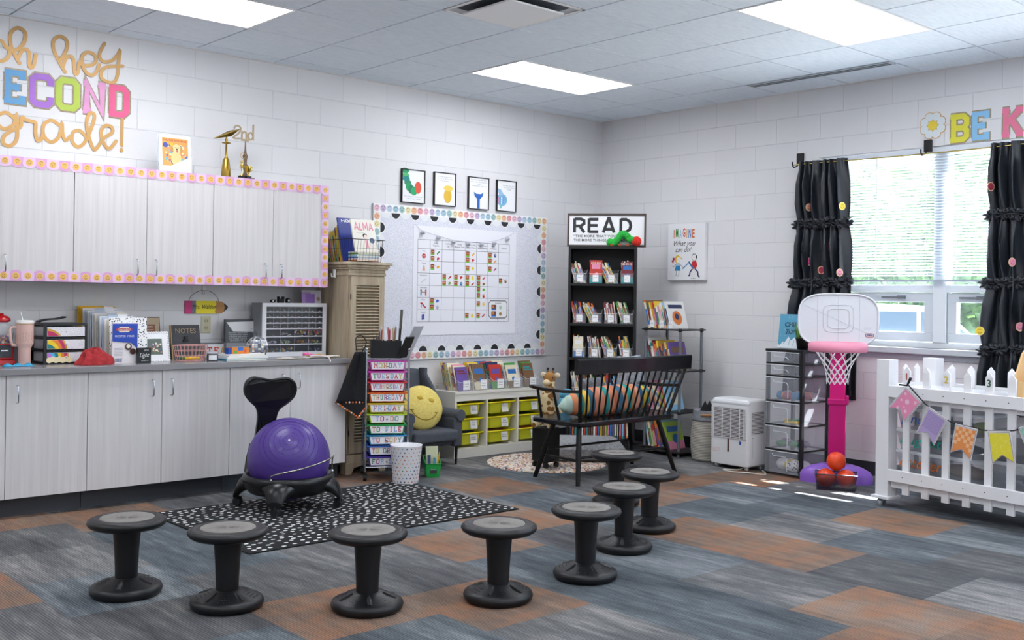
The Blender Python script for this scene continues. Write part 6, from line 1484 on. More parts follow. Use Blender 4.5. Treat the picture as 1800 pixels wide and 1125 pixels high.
for y in (-.022, .022): b = MB(); b.cyl((-.065, y, .72), (-.062, y, .755), .006, TAN, 8); b.sphere((-.062, y, .758), .011, BLACKM, 8, 6); b.build('horn', t_)
for y in (-.036, .036): b = MB(); b.sphere((-.1, y, .695), .008, BLACK, 8, 6); b.build('eye', t_)
b = MB(); b.tube([(-.04, 0, .73), (-.03, 0, .66), (-.06, 0, .56), (-.06, 0, .46)], [.012, .014, .014, .01], C('#3a2a20', .95), 8); b.build('mane', t_)
b = MB(T(-1.92, -1.12, .56)); b.T = T(-1.60, -1.17, .56); b.sphere((-.0, 0, 0), .055, C('#5fb4d8', .8), 14, 10, (1.2, .8, .9)); b.sphere((-.03, 0, -.07), .045, C('#5fb4d8', .8), 12, 8, (1.1, .8, 1.4)); tag(b.build('plush_toy'), 'sky blue plush toy standing behind the giraffe', 'plush toy')

# ================================================================ corner bookcase
BB = C('#141416', .45)
tb = radians(-49.8)
MBc = T(-.93, -.5, 0, tb)
W_, D_, H_ = .59, .285, 1.766
t_ = thing('bookcase', 'tall black bookcase set diagonally across the far corner', 'bookcase', MBc)
b = MB(); f = .022
b.box(0, 0, 0, f, D_, H_, BB).box(W_ - f, 0, 0, W_, D_, H_, BB).box(f, D_ - .006, 0, W_ - f, D_, H_ - f, BB); b.build('side_panels', t_)
b = MB(); b.box(f, 0, H_ - f, W_ - f, D_, H_, BB); b.build('top_panel', t_)
b = MB(); b.box(f, .01, 0, W_ - f, .03, .075, BB); b.build('kick_board', t_)
SZ = [.095, .450, .800, 1.098, 1.445]
for z in SZ: b = MB(); b.box(f, .003, z - f, W_ - f, D_ - .006, z, BB); b.build('shelf', t_)
b = MB()
for z in (.55, .58, .9, .93, 1.2, 1.23, 1.34, 1.53, 1.56): b.cyl((f, .04, z), (f + .001, .04, z), .003, C('#bfc2c8', .4), 8)
o = b.build('shelf_pin_holes', t_)
rr = random.Random(101)
rows = [(1.445, 'top shelf', .205), (1.098, 'second shelf', .2), (.800, 'third shelf', .195), (.450, 'fourth shelf', .22)]
txt = [[('Mystery', ''), ('Dog Man', ''), ('Captain', 'Underwear'), ('Bad', 'Kitty')], [('Comic', 'Books'), ('Big Nate', ''), ('Amazing', 'Facts'), ('Science', 'Facts')], [('Cook', 'Books'), ('Fiction', ''), ('History', ''), ('Animals', '')], [('Nature', ''), ('Space', ''), ('Sports', ''), ('Ocean', '')]]
fac = {(0, 1): (0, .105, .2, 'DOG MAN'), (0, 3): (12, .1, .19, 'DOG'), (2, 0): (8, .085, .18, '')}
pal = [[0, 13, 4, 8, 3], [9, 1, 0, 5, 2], [11, 2, 4, 1, 5, 8], [12, 8, 4]]
for ri, (z, nm, hh) in enumerate(rows):
    for k in range(4):
        x = .045 + .136 * k; M = MBc @ T(x, .018, z + .0005)
        bn = f'{("first", "second", "third", "fourth")[k]} bin of the bookcase {nm}'
        bin_box(M, .112, .2, .085, .12, f'clear acrylic book bin, {("first", "second", "third", "fourth")[k]} from left on the bookcase {nm}', txt[ri][k])
        lean = (18, 12, 26, 8)[(k + ri) % 4] if (ri, k) not in fac else 4
        fill_side(M, .112, .2, (9, 10, 9, 10)[(k + ri) % 4], bn, rr, h=(hh * .8, hh), t=(.006, .011), dep=.15, lean=lean, cols=pal[(k + ri) % 4], group=f'books on the bookcase {nm}', facing=None, x0=.014)
        if (ri, k) in fac:
            ci, w, h, s = fac[(ri, k)]
            o = put_book(M @ T(.006, -.03 + .028, .002, rx=-radians(5)), ci, w, h, .006, 2, f'{BC[ci][0]} book facing out in the {bn}', f'books on the bookcase {nm}')
            if s:
                b = MB(); b.text(s, w / 2, h * .84, .016, -.002, C('#f2f0e6', .4), width=w * .8, bold=.01); q = b.build('cover_title', o)
for k in range(26):
    t = (.012, .015, .018, .014)[k % 4]; ci = [1, 0, 6, 9, 5, 8, 13, 11, 3, 12][k % 10]
    x = .03 + .0205 * k
    put_book(MBc @ T(x + t, .035, .0955, pi / 2), ci, .16, (.2, .215, .19, .205)[(k * 3) % 4], t, k, f'{BC[ci][0]} book standing on the bottom shelf of the corner bookcase, number {k + 1} from left', 'books on the bookcase bottom shelf')
# READ sign and toy
t_ = thing('read_sign', 'framed READ sign standing on top of the black bookcase', 'sign', MBc @ T(-.02, .065, H_ + .0005, rx=-radians(4)))
w, h = .685, .293
FRM = woodgrain('dark_brown_frame', '#3a2f2a', '#51433b', (5, 40, 40), .5)
b = MB(); 
for q in ((0, 0, w, .016), (0, h - .016, w, h), (0, .016, .016, h - .016), (w - .016, .016, w, h - .016)): b.box(q[0], 0, q[1], q[2], .024, q[3], FRM)
b.build('frame', t_)
b = MB(); b.rect(.016, .016, w - .016, h - .016, .012, C('#ececee', .5), .004); y = .0112; ink = C('#25262a', .6)
def sans(ch, x, z, w, h, wd):
    S = {'R': [[(0, 0), (0, 1)], [(0, .96), (.6, .96), (.9, .85), (.92, .62), (.6, .46), (0, .46)], [(.5, .46), (.95, 0)]], 'E': [[(0, 0), (0, 1)], [(0, .94), (.9, .94)], [(0, .5), (.85, .5)], [(0, .06), (.9, .06)]],
         'A': [[(-.05, 0), (.43, 1), (.53, 1), (1.0, 0)], [(.15, .24), (.82, .24)]], 'D': [[(0, 0), (0, 1)], [(0, .94), (.5, .94), (.85, .78), (.95, .5), (.85, .22), (.5, .06), (0, .06)]]}
    for ln in S[ch]:
        b.stroke([(x + p[0] * w, z + p[1] * h) for p in ln], wd, y, ink)
for ch, x in (('R', .062), ('E', .188), ('A', .318), ('D', .466)): sans(ch, x, .125, .09, .125, .026)
b.text('“THE MORE THAT YOU READ', .055, .083, .022, y, ink, width=.47, align='l', bold=.012); b.text('THE MORE THINGS YOU KNOW”', .055, .047, .022, y, ink, width=.5, align='l', bold=.012)
b.build('sign_face', t_)
GF = fabric('green_plush', '#1c9433', '#37bd49', 60, 1., .6)
t_ = thing('plush_toy', 'arched fuzzy green plush with red round end in front of the READ sign', 'plush toy', MBc @ T(.41, .03, H_ + .001))
b = MB(); P3 = [(-.055, 0, .035), (-.02, 0, .035), (.01, 0, .055), (.03, 0, .09), (.06, 0, .105), (.09, 0, .09), (.115, 0, .065), (.14, 0, .055)]
for k, q in enumerate(catmull(P3, 2)): b.sphere(q, .034 if k else .036, GF, 14, 10, (.85, .95, 1.0))
b.build('body', t_)
b = MB(); b.sphere((.175, -.012, .045), .042, fabric('red_plush', '#c4211b', '#e03a2c', 60, 1., .4), 18, 12, (1, .9, 1.05)); b.build('red_end', t_)
for k, x in enumerate((-.04, .035, .1)): b = MB(); b.sphere((x, -.02, .012), .012, C('#a0522d', .9), 8, 6, (1.4, 1, 1)); b.build('foot', t_)

# ================================================================ four tier rack beside the bookcase
t_ = thing('shelf_rack', 'four tier black shelf rack with grey poles by the window wall', 'shelf rack')
rx0, rx1, ry0, ry1 = -.53, -.20, -1.435, -1.0
RS = [.042, .375, .72, 1.066]
for z in RS: b = MB(); b.box(rx0, ry0, z - .012, rx1, ry1, z, BB); b.build('shelf', t_, bevel=.004)
for x in (rx0 + .022, rx1 - .022):
    for y in (ry0 + .03, ry1 - .03): b = MB(); b.cyl((x, y, 0), (x, y, 1.066), .0125, C('#80838a', .35, .5), 14); [b.cyl((x, y, z - .02), (x, y, z + .006), .016, BLACKM, 12) for z in RS]; b.build('pole', t_)
rr = random.Random(55)
def rack_books(z, n, label, h, t, w, y0, cols, lean=14, big=None):
    # spine towards the room (-x), cover towards -y, tops leaning to +y
    a = radians(lean); y = y0
    for k in range(n):
        tt = round(rr.uniform(*t), 3); hh = round(rr.uniform(*h), 2); ww = round(rr.uniform(*w), 2); ci = cols[k % len(cols)]
        if big and k == n - 1: ci, hh, ww = big
        M = T(rx0 + .03 + rr.uniform(0, .02), y, z + .001) @ Matrix.Rotation(-a, 4, 'X')
        put_book(M, ci, ww, hh, tt, k + 1, f'{BC[ci][0]} book, {ORD[k]} from the left {label}', 'books on the four tier rack'); y -= tt / cos(a) + .0015
rack_books(1.0665, 15, 'on the rack top shelf', (.19, .25), (.011, .02), (.18, .22), -1.055, [5, 8, 13, 6, 2, 0, 1, 2, 4, 10, 8, 4, 2, 11, 4], 16, (4, .24, .24))
rack_books(.7205, 14, 'on the rack second shelf', (.2, .28), (.012, .022), (.2, .24), -1.075, [11, 12, 4, 6, 8, 0, 5, 2, 9, 5, 1, 7, 2, 7], 14, (7, .24, .22))
rack_books(.3755, 12, 'on the rack third shelf', (.2, .26), (.012, .02), (.2, .24), -1.075, [12, 4, 10, 10, 12, 8, 4, 10, 1, 0, 4, 11], 14, (11, .25, .21))
rack_books(.0425, 11, 'on the rack bottom shelf', (.2, .27), (.014, .022), (.2, .25), -1.07, [9, 4, 13, 8, 13, 0, 3, 5, 3, 11, 14], 14, (14, .24, .24))
for k, y in enumerate((-1.12, -1.22, -1.32)):
    b = MB(T(rx0 - .003, y, 1.078, -pi / 2)); b.rect(-.022, 0, .022, .06, 0, LABEL, .0015); b.rect(-.016, .012, .016, .048, -.0006, WHITE); b.text(('Peanuts', 'Curious', 'Series')[k], 0, .028, .008, -.001, DARKLINE, width=.026)
    tag(b.build('label_card'), f'spotted label card, {ORD[k]} from left on the rack top shelf', 'label', 'label cards on the rack')

# ================================================================ wall canvas
t_ = thing('wall_canvas', 'white IMAGINE canvas with two cartoon children on the right wall', 'canvas', T(-.036, -.868, 1.488, -pi / 2))
w, h = .415, .505
b = MB(); b.box(0, 0, 0, w, .034, h, C('#f0f0f2', .5)); b.build('canvas', t_, bevel=.002)
b = MB(); y = -.001
x = .065
for ch, c in zip('IMAGINE', ('#e0782c', '#3f9a3f', '#8fc9d8', '#d63a2e', '#f0b02c', '#2f6fc0', '#e0782c')):
    cw = .012 if ch == 'I' else .028; b.text(ch, x + cw / 2, .375 + (.01 if ch in 'MG' else 0), .075, y, C(c, .5), width=cw if ch != 'I' else .008, bold=.015); x += cw + .012
ink = C('#1c1c1e', .6)
b.text('What you', .19, .305, .045, y, ink, width=.24, slant=.45); b.text('can do!', .18, .25, .045, y, ink, width=.18, slant=.45)
# girl
b.disc(.115, .185, .03, y, C('#ecc52e', .6), 14, rz=.04); b.disc(.122, .18, .022, y - .0006, C('#f5efe9', .6), 14, rz=.028); b.poly([(.15, .21), (.17, .18), (.15, .19)], y - .0004, C('#ecc52e', .6)); b.disc(.07, .19, .013, y, C('#c33040', .6), 10); b.disc(.06, .17, .012, y - .0004, C('#c33040', .6), 10); b.stroke([(.07, .18), (.06, .15)], .008, y, C('#c33040', .6))
b.poly([(.1, .14), (.14, .14), (.15, .085), (.08, .085)], y, C('#2b8cc4', .6)); b.poly([(.1, .15), (.14, .15), (.14, .13), (.1, .13)], y - .0004, C('#a9d4ea', .6)); b.stroke([(.1, .145), (.07, .12), (.055, .13)], .0035, y, ink); b.stroke([(.14, .145), (.165, .12), (.19, .11)], .0035, y, ink)
for q in (.1, .13): b.stroke([(q, .085), (q, .045), (q - .015, .035)], .0035, y, ink)
b.stroke([(.17, .1), (.235, .15)], .008, y - .0005, C('#2b8cc4', .6)); b.disc(.117, .182, .002, y - .001, ink, 6); b.disc(.13, .182, .002, y - .001, ink, 6)
# boy
b.ring(.3, .2, .026, .029, y, ink, 18); b.disc(.3, .2, .026, y - .0002, C('#f3f1ee', .6), 14); b.stroke([(.28, .225), (.29, .235), (.3, .228), (.315, .235)], .003, y - .0005, ink); b.disc(.325, .205, .008, y - .0006, ink, 8, rz=.014); b.disc(.294, .202, .002, y - .001, ink, 6); b.disc(.307, .202, .002, y - .001, ink, 6)
b.poly([(.275, .165), (.32, .17), (.335, .13), (.315, .1), (.28, .1), (.27, .13)], y - .0003, C('#cc3030', .6)); b.stroke([(.28, .1), (.255, .07), (.25, .04), (.235, .04)], .012, y, C('#1f2f55', .6)); b.stroke([(.31, .1), (.34, .075), (.345, .04), (.36, .025)], .012, y, C('#1f2f55', .6))
b.stroke([(.24, .165), (.275, .12), (.3, .1)], .014, y - .001, C('#2b78b4', .6)); b.stroke([(.25, .165), (.24, .14)], .003, y - .001, ink)
b.text('Dr. Seuss', .29, .012, .01, y, ink, width=.05, slant=.4); b.build('drawing', t_)

# ================================================================ woven basket, dehumidifier, drawer tower
RP, t, bs, L = nodemat('rope_coil')
tc = N(t, 'ShaderNodeTexCoord'); wv = N(t, 'ShaderNodeTexWave', wave_type='BANDS', bands_direction='Z'); wv.inputs['Scale'].default_value = 24.5; wv.inputs['Distortion'].default_value = .5; L(tc.outputs['Object'], wv.inputs[0])
cr = N(t, 'ShaderNodeValToRGB'); L(wv.outputs['Fac'], cr.inputs[0]); e = cr.color_ramp.elements; e[0].color = lin('#8d867a'); e[0].position = .1; e[1].color = lin('#e2ddd2'); e[1].position = .55; L(cr.outputs[0], bs.inputs['Base Color']); bs.inputs['Roughness'].default_value = .95
t_ = thing('rope_basket', 'tall cream rope basket with grey rim beside the rack', 'basket', T(-.40, -1.615, .002))
b = MB(); prof = [(0, .001), (.118, .001)]
for k in range(25):
    z = .008 + .0128 * k; r = .122 + .02 * sin(pi * min(1, z / .36)) - .012 * (z / .4); prof += [(r - .003, z), (r + .002, z + .006)]
b.lathe(prof, RP, 36, caps=False); b.build('rope_body', t_)
b = MB(); prof = []
for k in range(7): z = .328 + .0125 * k; r = .128 - .002 * k; prof += [(r - .002, z), (r + .003, z + .006)]
prof += [(.112, .41), (.112, .3)]; b.lathe(prof, fabric('rope_grey', '#8b8d94', '#a9abb2', 40, .95, .3), 36, caps=False); b.build('grey_rim', t_)
b = MB(); b.tube([(.13 * cos(a), .13 * sin(a), .375) for a in [radians(196 + 6 * k) for k in range(7)]], .011, C('#a9764a', .6), 8); b.build('leather_handle', t_)
b = MB(T(-.40, -1.62, .36)); b.grid(lambda u, v: ((.08 - .05 * v) * cos(2 * pi * u), (.08 - .05 * v) * sin(2 * pi * u), .02 + .085 * v + .02 * sin(5 * 2 * pi * u)), 20, 4, C('#131417', .95)); tag(b.build('black_cloth', solid=.003), 'bunched black cloth poking out of the rope basket', 'cloth')
DH = C('#e7e8ea', .35)
t_ = thing('dehumidifier', 'white dehumidifier with front grille and tank window on the floor', 'dehumidifier', T(-.635, -1.828, 0, -pi / 2 + radians(-3)))
w, d, h = .362, .245, .545
b = MB(); b.box(0, .012, .028, w, d, h, DH); b.build('housing', t_, bevel=.018, seg=3)
b = MB(); b.box(.004, 0, .03, w - .004, .02, h - .035, DH); b.box(.0, -.002, h - .045, w, .05, h - .02, C('#cfd2d6', .4)); b.build('front_panel', t_, bevel=.008)
b = MB(); b.rect(.025, .245, w - .025, .478, -.0012, C('#4d4845', .8)); b.build('grille_opening', t_)
b = MB()
for k in range(22): z = .243 + .0109 * k; b.box(.008, -.006, z, w - .008, -.001, z + .0042, DH)
for x in (.03, .115, .2, .285, w - .035): b.box(x, -.0065, .243, x + .005, -.001, .475, DH)
b.build('grille', t_)
b = MB(); b.rect(.17, .135, .186, .235, -.001, C('#5a4038', .4)); b.rect(.165, .13, .191, .24, -.0005, C('#cfd1d4', .4)); b.build('tank_window', t_)
b = MB(); b.text('hOmeLabs', .178, .268, .009, -.001, C('#3b5f9a', .5), width=.05); b.build('maker_mark', t_); b = MB(); b.rect(.285, .2, .305, .225, -.001, C('#2a58b0', .4)); b.build('blue_sticker', t_); b = MB(); b.text('CAUTION KEEP UPRIGHT', .06, .15, .006, -.001, C('#d98a6a', .5), width=.08); b.text('EMPTY WATER TANK', .06, .138, .006, -.001, C('#d98a6a', .5), width=.075); b.text('BEFORE MOVING', .055, .126, .006, -.001, C('#d98a6a', .5), width=.06); b.build('warning_text', t_)
b = MB(); b.T = T(w + .0008, 0, 0, pi / 2); b.rect(.05, .28, .2, .45, 0, C('#4d4845', .8)); 
for k in range(16): b.box(.05, -.004, .282 + .0105 * k, .2, 0, .287 + .0105 * k, DH)
b.build('side_grille', t_)
b = MB(); b.T = T(w + .001, 0, 0, pi / 2); b.rect(.055, .1, .075, .26, 0, C('#d8dadd', .4)); b.sphere((.065, -.002, .255), .003, DARKLINE, 6, 5); b.sphere((.065, -.002, .105), .004, WHITE, 6, 5); b.build('tank_gauge', t_)
for x in (.035, w - .035):
    for y in (.04, d - .04): b = MB(); b.cyl((x - .01, y, .014), (x + .01, y, .014), .014, C('#d9dadd', .4), 12); b.build('caster', t_)
b = MB(); b.tube(catmull([(-.50, -2.16, .06), (-.62, -2.1, .006), (-.72, -2.02, .005), (-.76, -2.12, .005), (-.70, -2.25, .005), (-.66, -2.36, .005), (-.52, -2.24, .005)], 5), .0042, C('#dcd8cd', .5), 8); tag(b.build('cable'), 'white power cord curling on the carpet before the dehumidifier', 'cord')

t_ = thing('drawer_tower', 'black framed tower of six clear plastic drawers by the hoop', 'drawer tower', T(-.575, -2.295, 0, -pi / 2 + radians(-4)))
w, d = .335, .34
Zs = [0.02, .20, .385, .565, .755, .85, .945]
b = MB(); f = .014
for x in (0, w - .022):
    b.box(x, .0, 0, x + .022, .03, .95, BP); b.box(x, d - .03, 0, x + .022, d, .95, BP)
for z in Zs: b.box(0, .0, z - .012, w, .018, z, BP); b.box(0, d - .018, z - .012, w, d, z, BP); b.box(0, .018, z - .012, .02, d - .018, z, BP); b.box(w - .02, .018, z - .012, w, d - .018, z, BP)
b.box(-.004, -.006, .935, w + .004, d + .004, .953, BP); b.build('frame', t_, bevel=.002)
CP = clear('#c6ccd6', .30, .25)
for k in range(6):
    z0, z1 = Zs[k] + .003, Zs[k + 1] - .016
    b = MB(); x0, x1, y0, y1 = .012, w - .024, -.012, d - .03
    q = lambda u, z: (x0 + (x1 - x0) * u, y0 - .012 * sin(pi * u), z)
    for i in range(6): b.add([q(i / 6, z0), q((i + 1) / 6, z0), q((i + 1) / 6, z1), q(i / 6, z1)], [(0, 1, 2, 3)], CP, True)
    b.add([(x0, y0, z0), (x0, y1, z0), (x0, y1, z1), (x0, y0, z1)], [(0, 1, 2, 3)], CP); b.add([(x1 + .012, y0 + .02, z0), (x1 + .012, y1, z0), (x1 + .012, y1, z1), (x1 + .012, y0 + .02, z1)], [(0, 1, 2, 3)], CP); b.add([(x0, y1, z0), (x1, y1, z0), (x1, y1, z1), (x0, y1, z1)], [(0, 1, 2, 3)], CP); b.add([(x0, y0, z0), (x1, y0, z0), (x1, y1, z0), (x0, y1, z0)], [(0, 1, 2, 3)], CP)
    m = (x0 + x1) / 2; b.tube([(m - .07, -.026, z1 - .02), (m - .06, -.03, z1 - .035), (m + .05, -.03, z1 - .035), (m + .065, -.028, z1 - .05), (m + .065, -.028, z0 + .02)], .0025, C('#d5dae1', .2), 6)
    b.tube([q(0, z1), q(.25, z1), q(.5, z1), q(.75, z1), q(1, z1)], .003, C('#dfe4ea', .2), 5); b.build('drawer', t_)
MT = T(-.575, -2.295, 0, -pi / 2 + radians(-4))
rr = random.Random(44)
toys = [(3, 12, ['#8d3a4a', '#c0503c', '#3f7fb0', '#5aa04a', '#e08a3c', '#a35f6a'], .03), (2, 5, ['#e2c22c', '#e8c93a', '#3f9a5a'], .03), (1, 8, ['#7a4a6a', '#4a8a5a', '#8a8a92', '#3f6f6a'], .028), (0, 5, ['#e3e3e6', '#dadade', '#d8c23a'], .045)]
NM = {'#8d3a4a': 'plum', '#c0503c': 'brick red', '#3f7fb0': 'blue', '#5aa04a': 'green', '#e08a3c': 'orange', '#a35f6a': 'dusty rose', '#e2c22c': 'yellow', '#e8c93a': 'golden', '#3f9a5a': 'teal green', '#7a4a6a': 'purple', '#4a8a5a': 'green', '#8a8a92': 'grey', '#3f6f6a': 'dark teal', '#e3e3e6': 'white', '#dadade': 'pale grey', '#d8c23a': 'yellow'}
DN = {3: 'third drawer down', 2: 'fourth drawer down', 1: 'fifth drawer down', 0: 'bottom drawer'}
for (k, n, hs, r) in toys:
    for i in range(n):
        x = .05 + (w - .11) * (i + .5) / n; y = rr.uniform(.05, .22); h = hs[i % len(hs)]
        b = MB(MT @ T(x, y, Zs[k] + .006 + r * .62, rr.uniform(0, 3)))
        if k == 2: b.tube([(-.07, 0, -.01), (0, .01, -.008), (.07, 0, -.01)], [.006, .011, .006], C(h, .5), 8)
        elif k == 0: b.sphere((0, 0, .015), r * 1.25, speckle('dalmatian', '#e6e6e9', '#26262c', 45, dist=.3) if i % 2 else C(h, .8), 14, 10, (1.3, .9, .8))
        else: b.sphere((0, 0, .01), r * rr.uniform(1.0, 1.4), C(h, .6), 10, 7, (rr.uniform(.9, 1.5), .9, .8))
        tag(b.build('soft_toy' if k in (0, 3) else 'toy_piece'), f'{NM[h]} toy, {ORD[i]} from left in {DN[k]} of the clear drawer tower', 'toy', 'toys in the clear drawer tower')
t_ = thing('canvas_sign', 'blue CHILL ZONE canvas with snowy mountains on the drawer tower', 'sign', MT @ T(-.02, .16, .9545, rx=-radians(7)))
b = MB(); b.box(0, 0, 0, .235, .02, .262, C('#5aa3c2', .5)); b.build('canvas', t_)
b = MB(); y = -.0008; b.text('CHILL', .125, .165, .034, y, C('#2d5570', .5), width=.15, bold=.05); b.text('ZONE', .125, .11, .034, y, C('#2d5570', .5), width=.13, bold=.05)
b.poly([(.0, .0), (.235, 0), (.235, .05), (.2, .035), (.15, .085), (.12, .06), (.095, .09), (.06, .04), (.045, .05), (.02, .02), (0, .03)], y, C('#e9f1f5', .5)); 
for q in ((.05, .03, .07, .06), (.1, .02, .11, .07), (.14, .02, .15, .06), (.18, .01, .2, .03)): b.stroke([(q[0], q[1]), (q[2], q[3])], .004, y - .0004, C('#6fa3bd', .5))
rr = random.Random(2)
for k in range(34): b.disc(rr.uniform(.01, .225), rr.uniform(.09, .255), .0022, y - .0004, WHITE, 6)
b.build('painted_scene', t_)
t_ = thing('potted_grass', 'green artificial grass in a black pot on the drawer tower', 'plant', MT @ T(.275, .07, .9545))
b = MB(); b.lathe([(0, 0), (.034, 0), (.046, .075), (.049, .078), (.049, .09), (.043, .09), (.04, .07), (0, .068)], BLACKM, 24, caps=False); b.build('pot', t_)
b = MB(); rr = random.Random(3); gm = [C(h, .6) for h in ('#5f9a3a', '#86bf4a', '#4a8232', '#a5cf5e')]
for k in range(130):
    a = rr.uniform(0, 2 * pi); r = .036 * rr.random() ** .5; l = rr.uniform(.08, .15); sp_ = rr.uniform(.2, 1.2) * r * 1.1; q = rr.uniform(0, pi)
    p = Vector((r * cos(a), r * sin(a), .068)); e_ = Vector((cos(q), sin(q), 0)) * .003; tp = p + Vector((cos(a) * sp_, sin(a) * sp_, l)); md = p.lerp(tp, .5) + Vector((0, 0, .01))
    b.add([tuple(p - e_), tuple(p + e_), tuple(md + e_), tuple(md - e_), tuple(tp)], [(0, 1, 2, 3), (3, 2, 4)], gm[k % 4])
o = b.build('grass_blades', t_); o['kind'] = 'stuff'

# ================================================================ toy basketball hoop
tht = radians(-59.4); MH = T(-.56, -2.894, 0, tht)
t_ = thing('basketball_hoop', 'toy basketball hoop with magenta pole, white backboard and purple base', 'basketball hoop', MH)
PU = C('#8f62c9', .35); MG = C('#c80b76', .35); LP = C('#f29ab4', .35)
b = MB(); rings = []
for z, k in ((0, 1), (.055, 1.0), (.085, .93), (.115, .72), (.135, .45)):
    rings.append([((.255 * k) * cos(a), (.06 + (.16 if sin(a) > 0 else .1) * k * sin(a) * 1.0), z) for a in [2 * pi * q / 32 for q in range(32)]])
b.loft(rings, PU); b.build('base', t_, bevel=.006)
b = MB(); b.box(-.058, .0, .09, .062, .09, .60, MG); b.build('pole', t_, bevel=.008, seg=2)
b = MB(); b.box(-.066, -.008, .57, .072, .098, .612, MG); b.box(.055, -.012, .575, .08, .02, .64, MG); b.build('height_lock', t_, bevel=.006)
b = MB(); b.box(-.052, .01, .60, .056, .08, 1.06, C('#e0117f', .35)); b.build('upper_pole', t_, bevel=.006)
# backboard: rounded wide shape
b = MB()
def sup(k, y, n=44): 
    return [(.283 * k * (abs(cos(a)) ** .58) * (1 if cos(a) > 0 else -1), y, 1.185 + .193 * k * (abs(sin(a)) ** .62) * (1 if sin(a) > 0 else -1)) for a in [2 * pi * q / n for q in range(n)]]
WBD = C('#e3e6ec', .3)
b.loft([sup(.99, .02), sup(1, .006), sup(1, -.008), sup(.985, -.016), sup(.955, -.016), sup(.945, -.006)], WBD, cap=False); b.add(sup(.946, -.0055), [tuple(range(44))], WBD); b.add(sup(.99, .0195), [tuple(range(44))[::-1]], WBD); b.build('backboard', t_)
b = MB(); 
for k_, wd in ((.42, .004), (.3, .005)):
    pts = [(.25 * k_ * 1.0 * (abs(cos(a)) ** .4) * (1 if cos(a) > 0 else -1), 1.195 + .235 * k_ * (abs(sin(a)) ** .4) * (1 if sin(a) > 0 else -1)) for a in [2 * pi * q / 28 for q in range(28)]]
    b.tube([(x, -.0065, z) for x, z in pts], wd * .7, C('#d5d9e2', .3), 6, closed=True)
for x in (-.145, 0, .145): b.tube([(x, -.006, 1.02), (x, -.006, 1.355)], .002, C('#ccd1db', .3), 5)
b.tube([(-.24, -.006, 1.29), (.2, -.006, 1.09)], .002, C('#ccd1db', .3), 5); b.build('moulded_lines', t_)
b = MB(); pts = [(.215 + .03 * (abs(cos(a)) ** .6) * (1 if cos(a) > 0 else -1), 1.078 + .0145 * (abs(sin(a)) ** .6) * (1 if sin(a) > 0 else -1)) for a in [2 * pi * q / 20 for q in range(20)]]
b.poly(pts, -.0075, C('#b3222f', .4)); b.poly([(.215 + (x - .215) * .85, 1.078 + (z - 1.078) * .7) for x, z in pts], -.008, C('#f4f4f6', .4)); b.poly([(.215 + (x - .215) * .75, 1.078 + (z - 1.078) * .45) for x, z in pts], -.0085, C('#1f3a78', .4)); b.text('little tikes', .215, 1.0745, .006, -.009, WHITE, width=.036); b.rect(.175, 1.115, .225, 1.135, -.0075, C('#dadde5', .4)); b.build('maker_badge', t_)
b = MB(); n = 40; rings = []
for dr_, z in ((.0, 1.03), (.014, 1.012), (.012, .968), (.0, .962), (-.02, .968), (-.026, 1.015), (-.018, 1.03)): rings.append([((.19 + dr_) * cos(a), -.19 + (.17 + dr_) * sin(a), z) for a in [2 * pi * q / n for q in range(n)]])
rings.append(rings[0]); b.loft(rings, LP, cap=False); b.box(-.1, -.05, .985, .1, .0, 1.018, LP); b.build('rim', t_)
b = MB(); NT = C('#f2f2f4', .8); nn = 12; lv = [(.985, .168), (.925, .128), (.885, .104), (.85, .09), (.82, .083), (.79, .078), (.76, .075), (.735, .074)]
for j in range(len(lv) - 1):
    for i in range(nn):
        for s in (-1, 1):
            a0 = 2 * pi * (i + .5 * (j % 2)) / nn; a1 = a0 + s * pi / nn; (z0, r0_), (z1, r1_) = lv[j], lv[j + 1]
            b.tube([(r0_ * cos(a0), -.19 + r0_ * sin(a0) * .95, z0), ((r0_ + r1_) / 2 * cos((a0 + a1) / 2) * .98, -.19 + (r0_ + r1_) / 2 * sin((a0 + a1) / 2) * .94, (z0 + z1) / 2), (r1_ * cos(a1), -.19 + r1_ * sin(a1) * .95, z1)], .0026, NT, 5)
b.build('net', t_)
t_ = thing('ball_tray', 'smoky clear plastic tray holding orange balls in front of the hoop', 'tray', MH @ T(0, -.255, .002))
TR = clear('#2c2733', .62, .15); b = MB(); R = lambda w, y0, y1, z: [(-w, y0, z), (w, y0, z), (w, y1, z), (-w, y1, z)]
b.loft([R(.128, -.05, .11, 0), R(.14, -.06, .12, .108)], TR, smooth=False, cap=False); b.add(R(.128, -.05, .11, 0), [(0, 1, 2, 3)], TR); b.tube(R(.142, -.062, .122, .11), .004, C('#4b4656', .3), 6, closed=True); b.build('tub', t_)
OR = C('#f0491a', .35)
for x, y, z, lab in ((-.068, .032, .072, 'orange ball at the left inside the smoky tray'), (.068, .032, .072, 'orange ball at the right inside the smoky tray'), (0, .045, .19, 'orange ball resting on top of the two in the tray')):
    b = MB(MH @ T(0, -.255, .003)); b.sphere((x, y, z), .066, OR, 28, 18); tag(b.build('ball'), lab, 'ball', 'orange balls of the toy hoop')
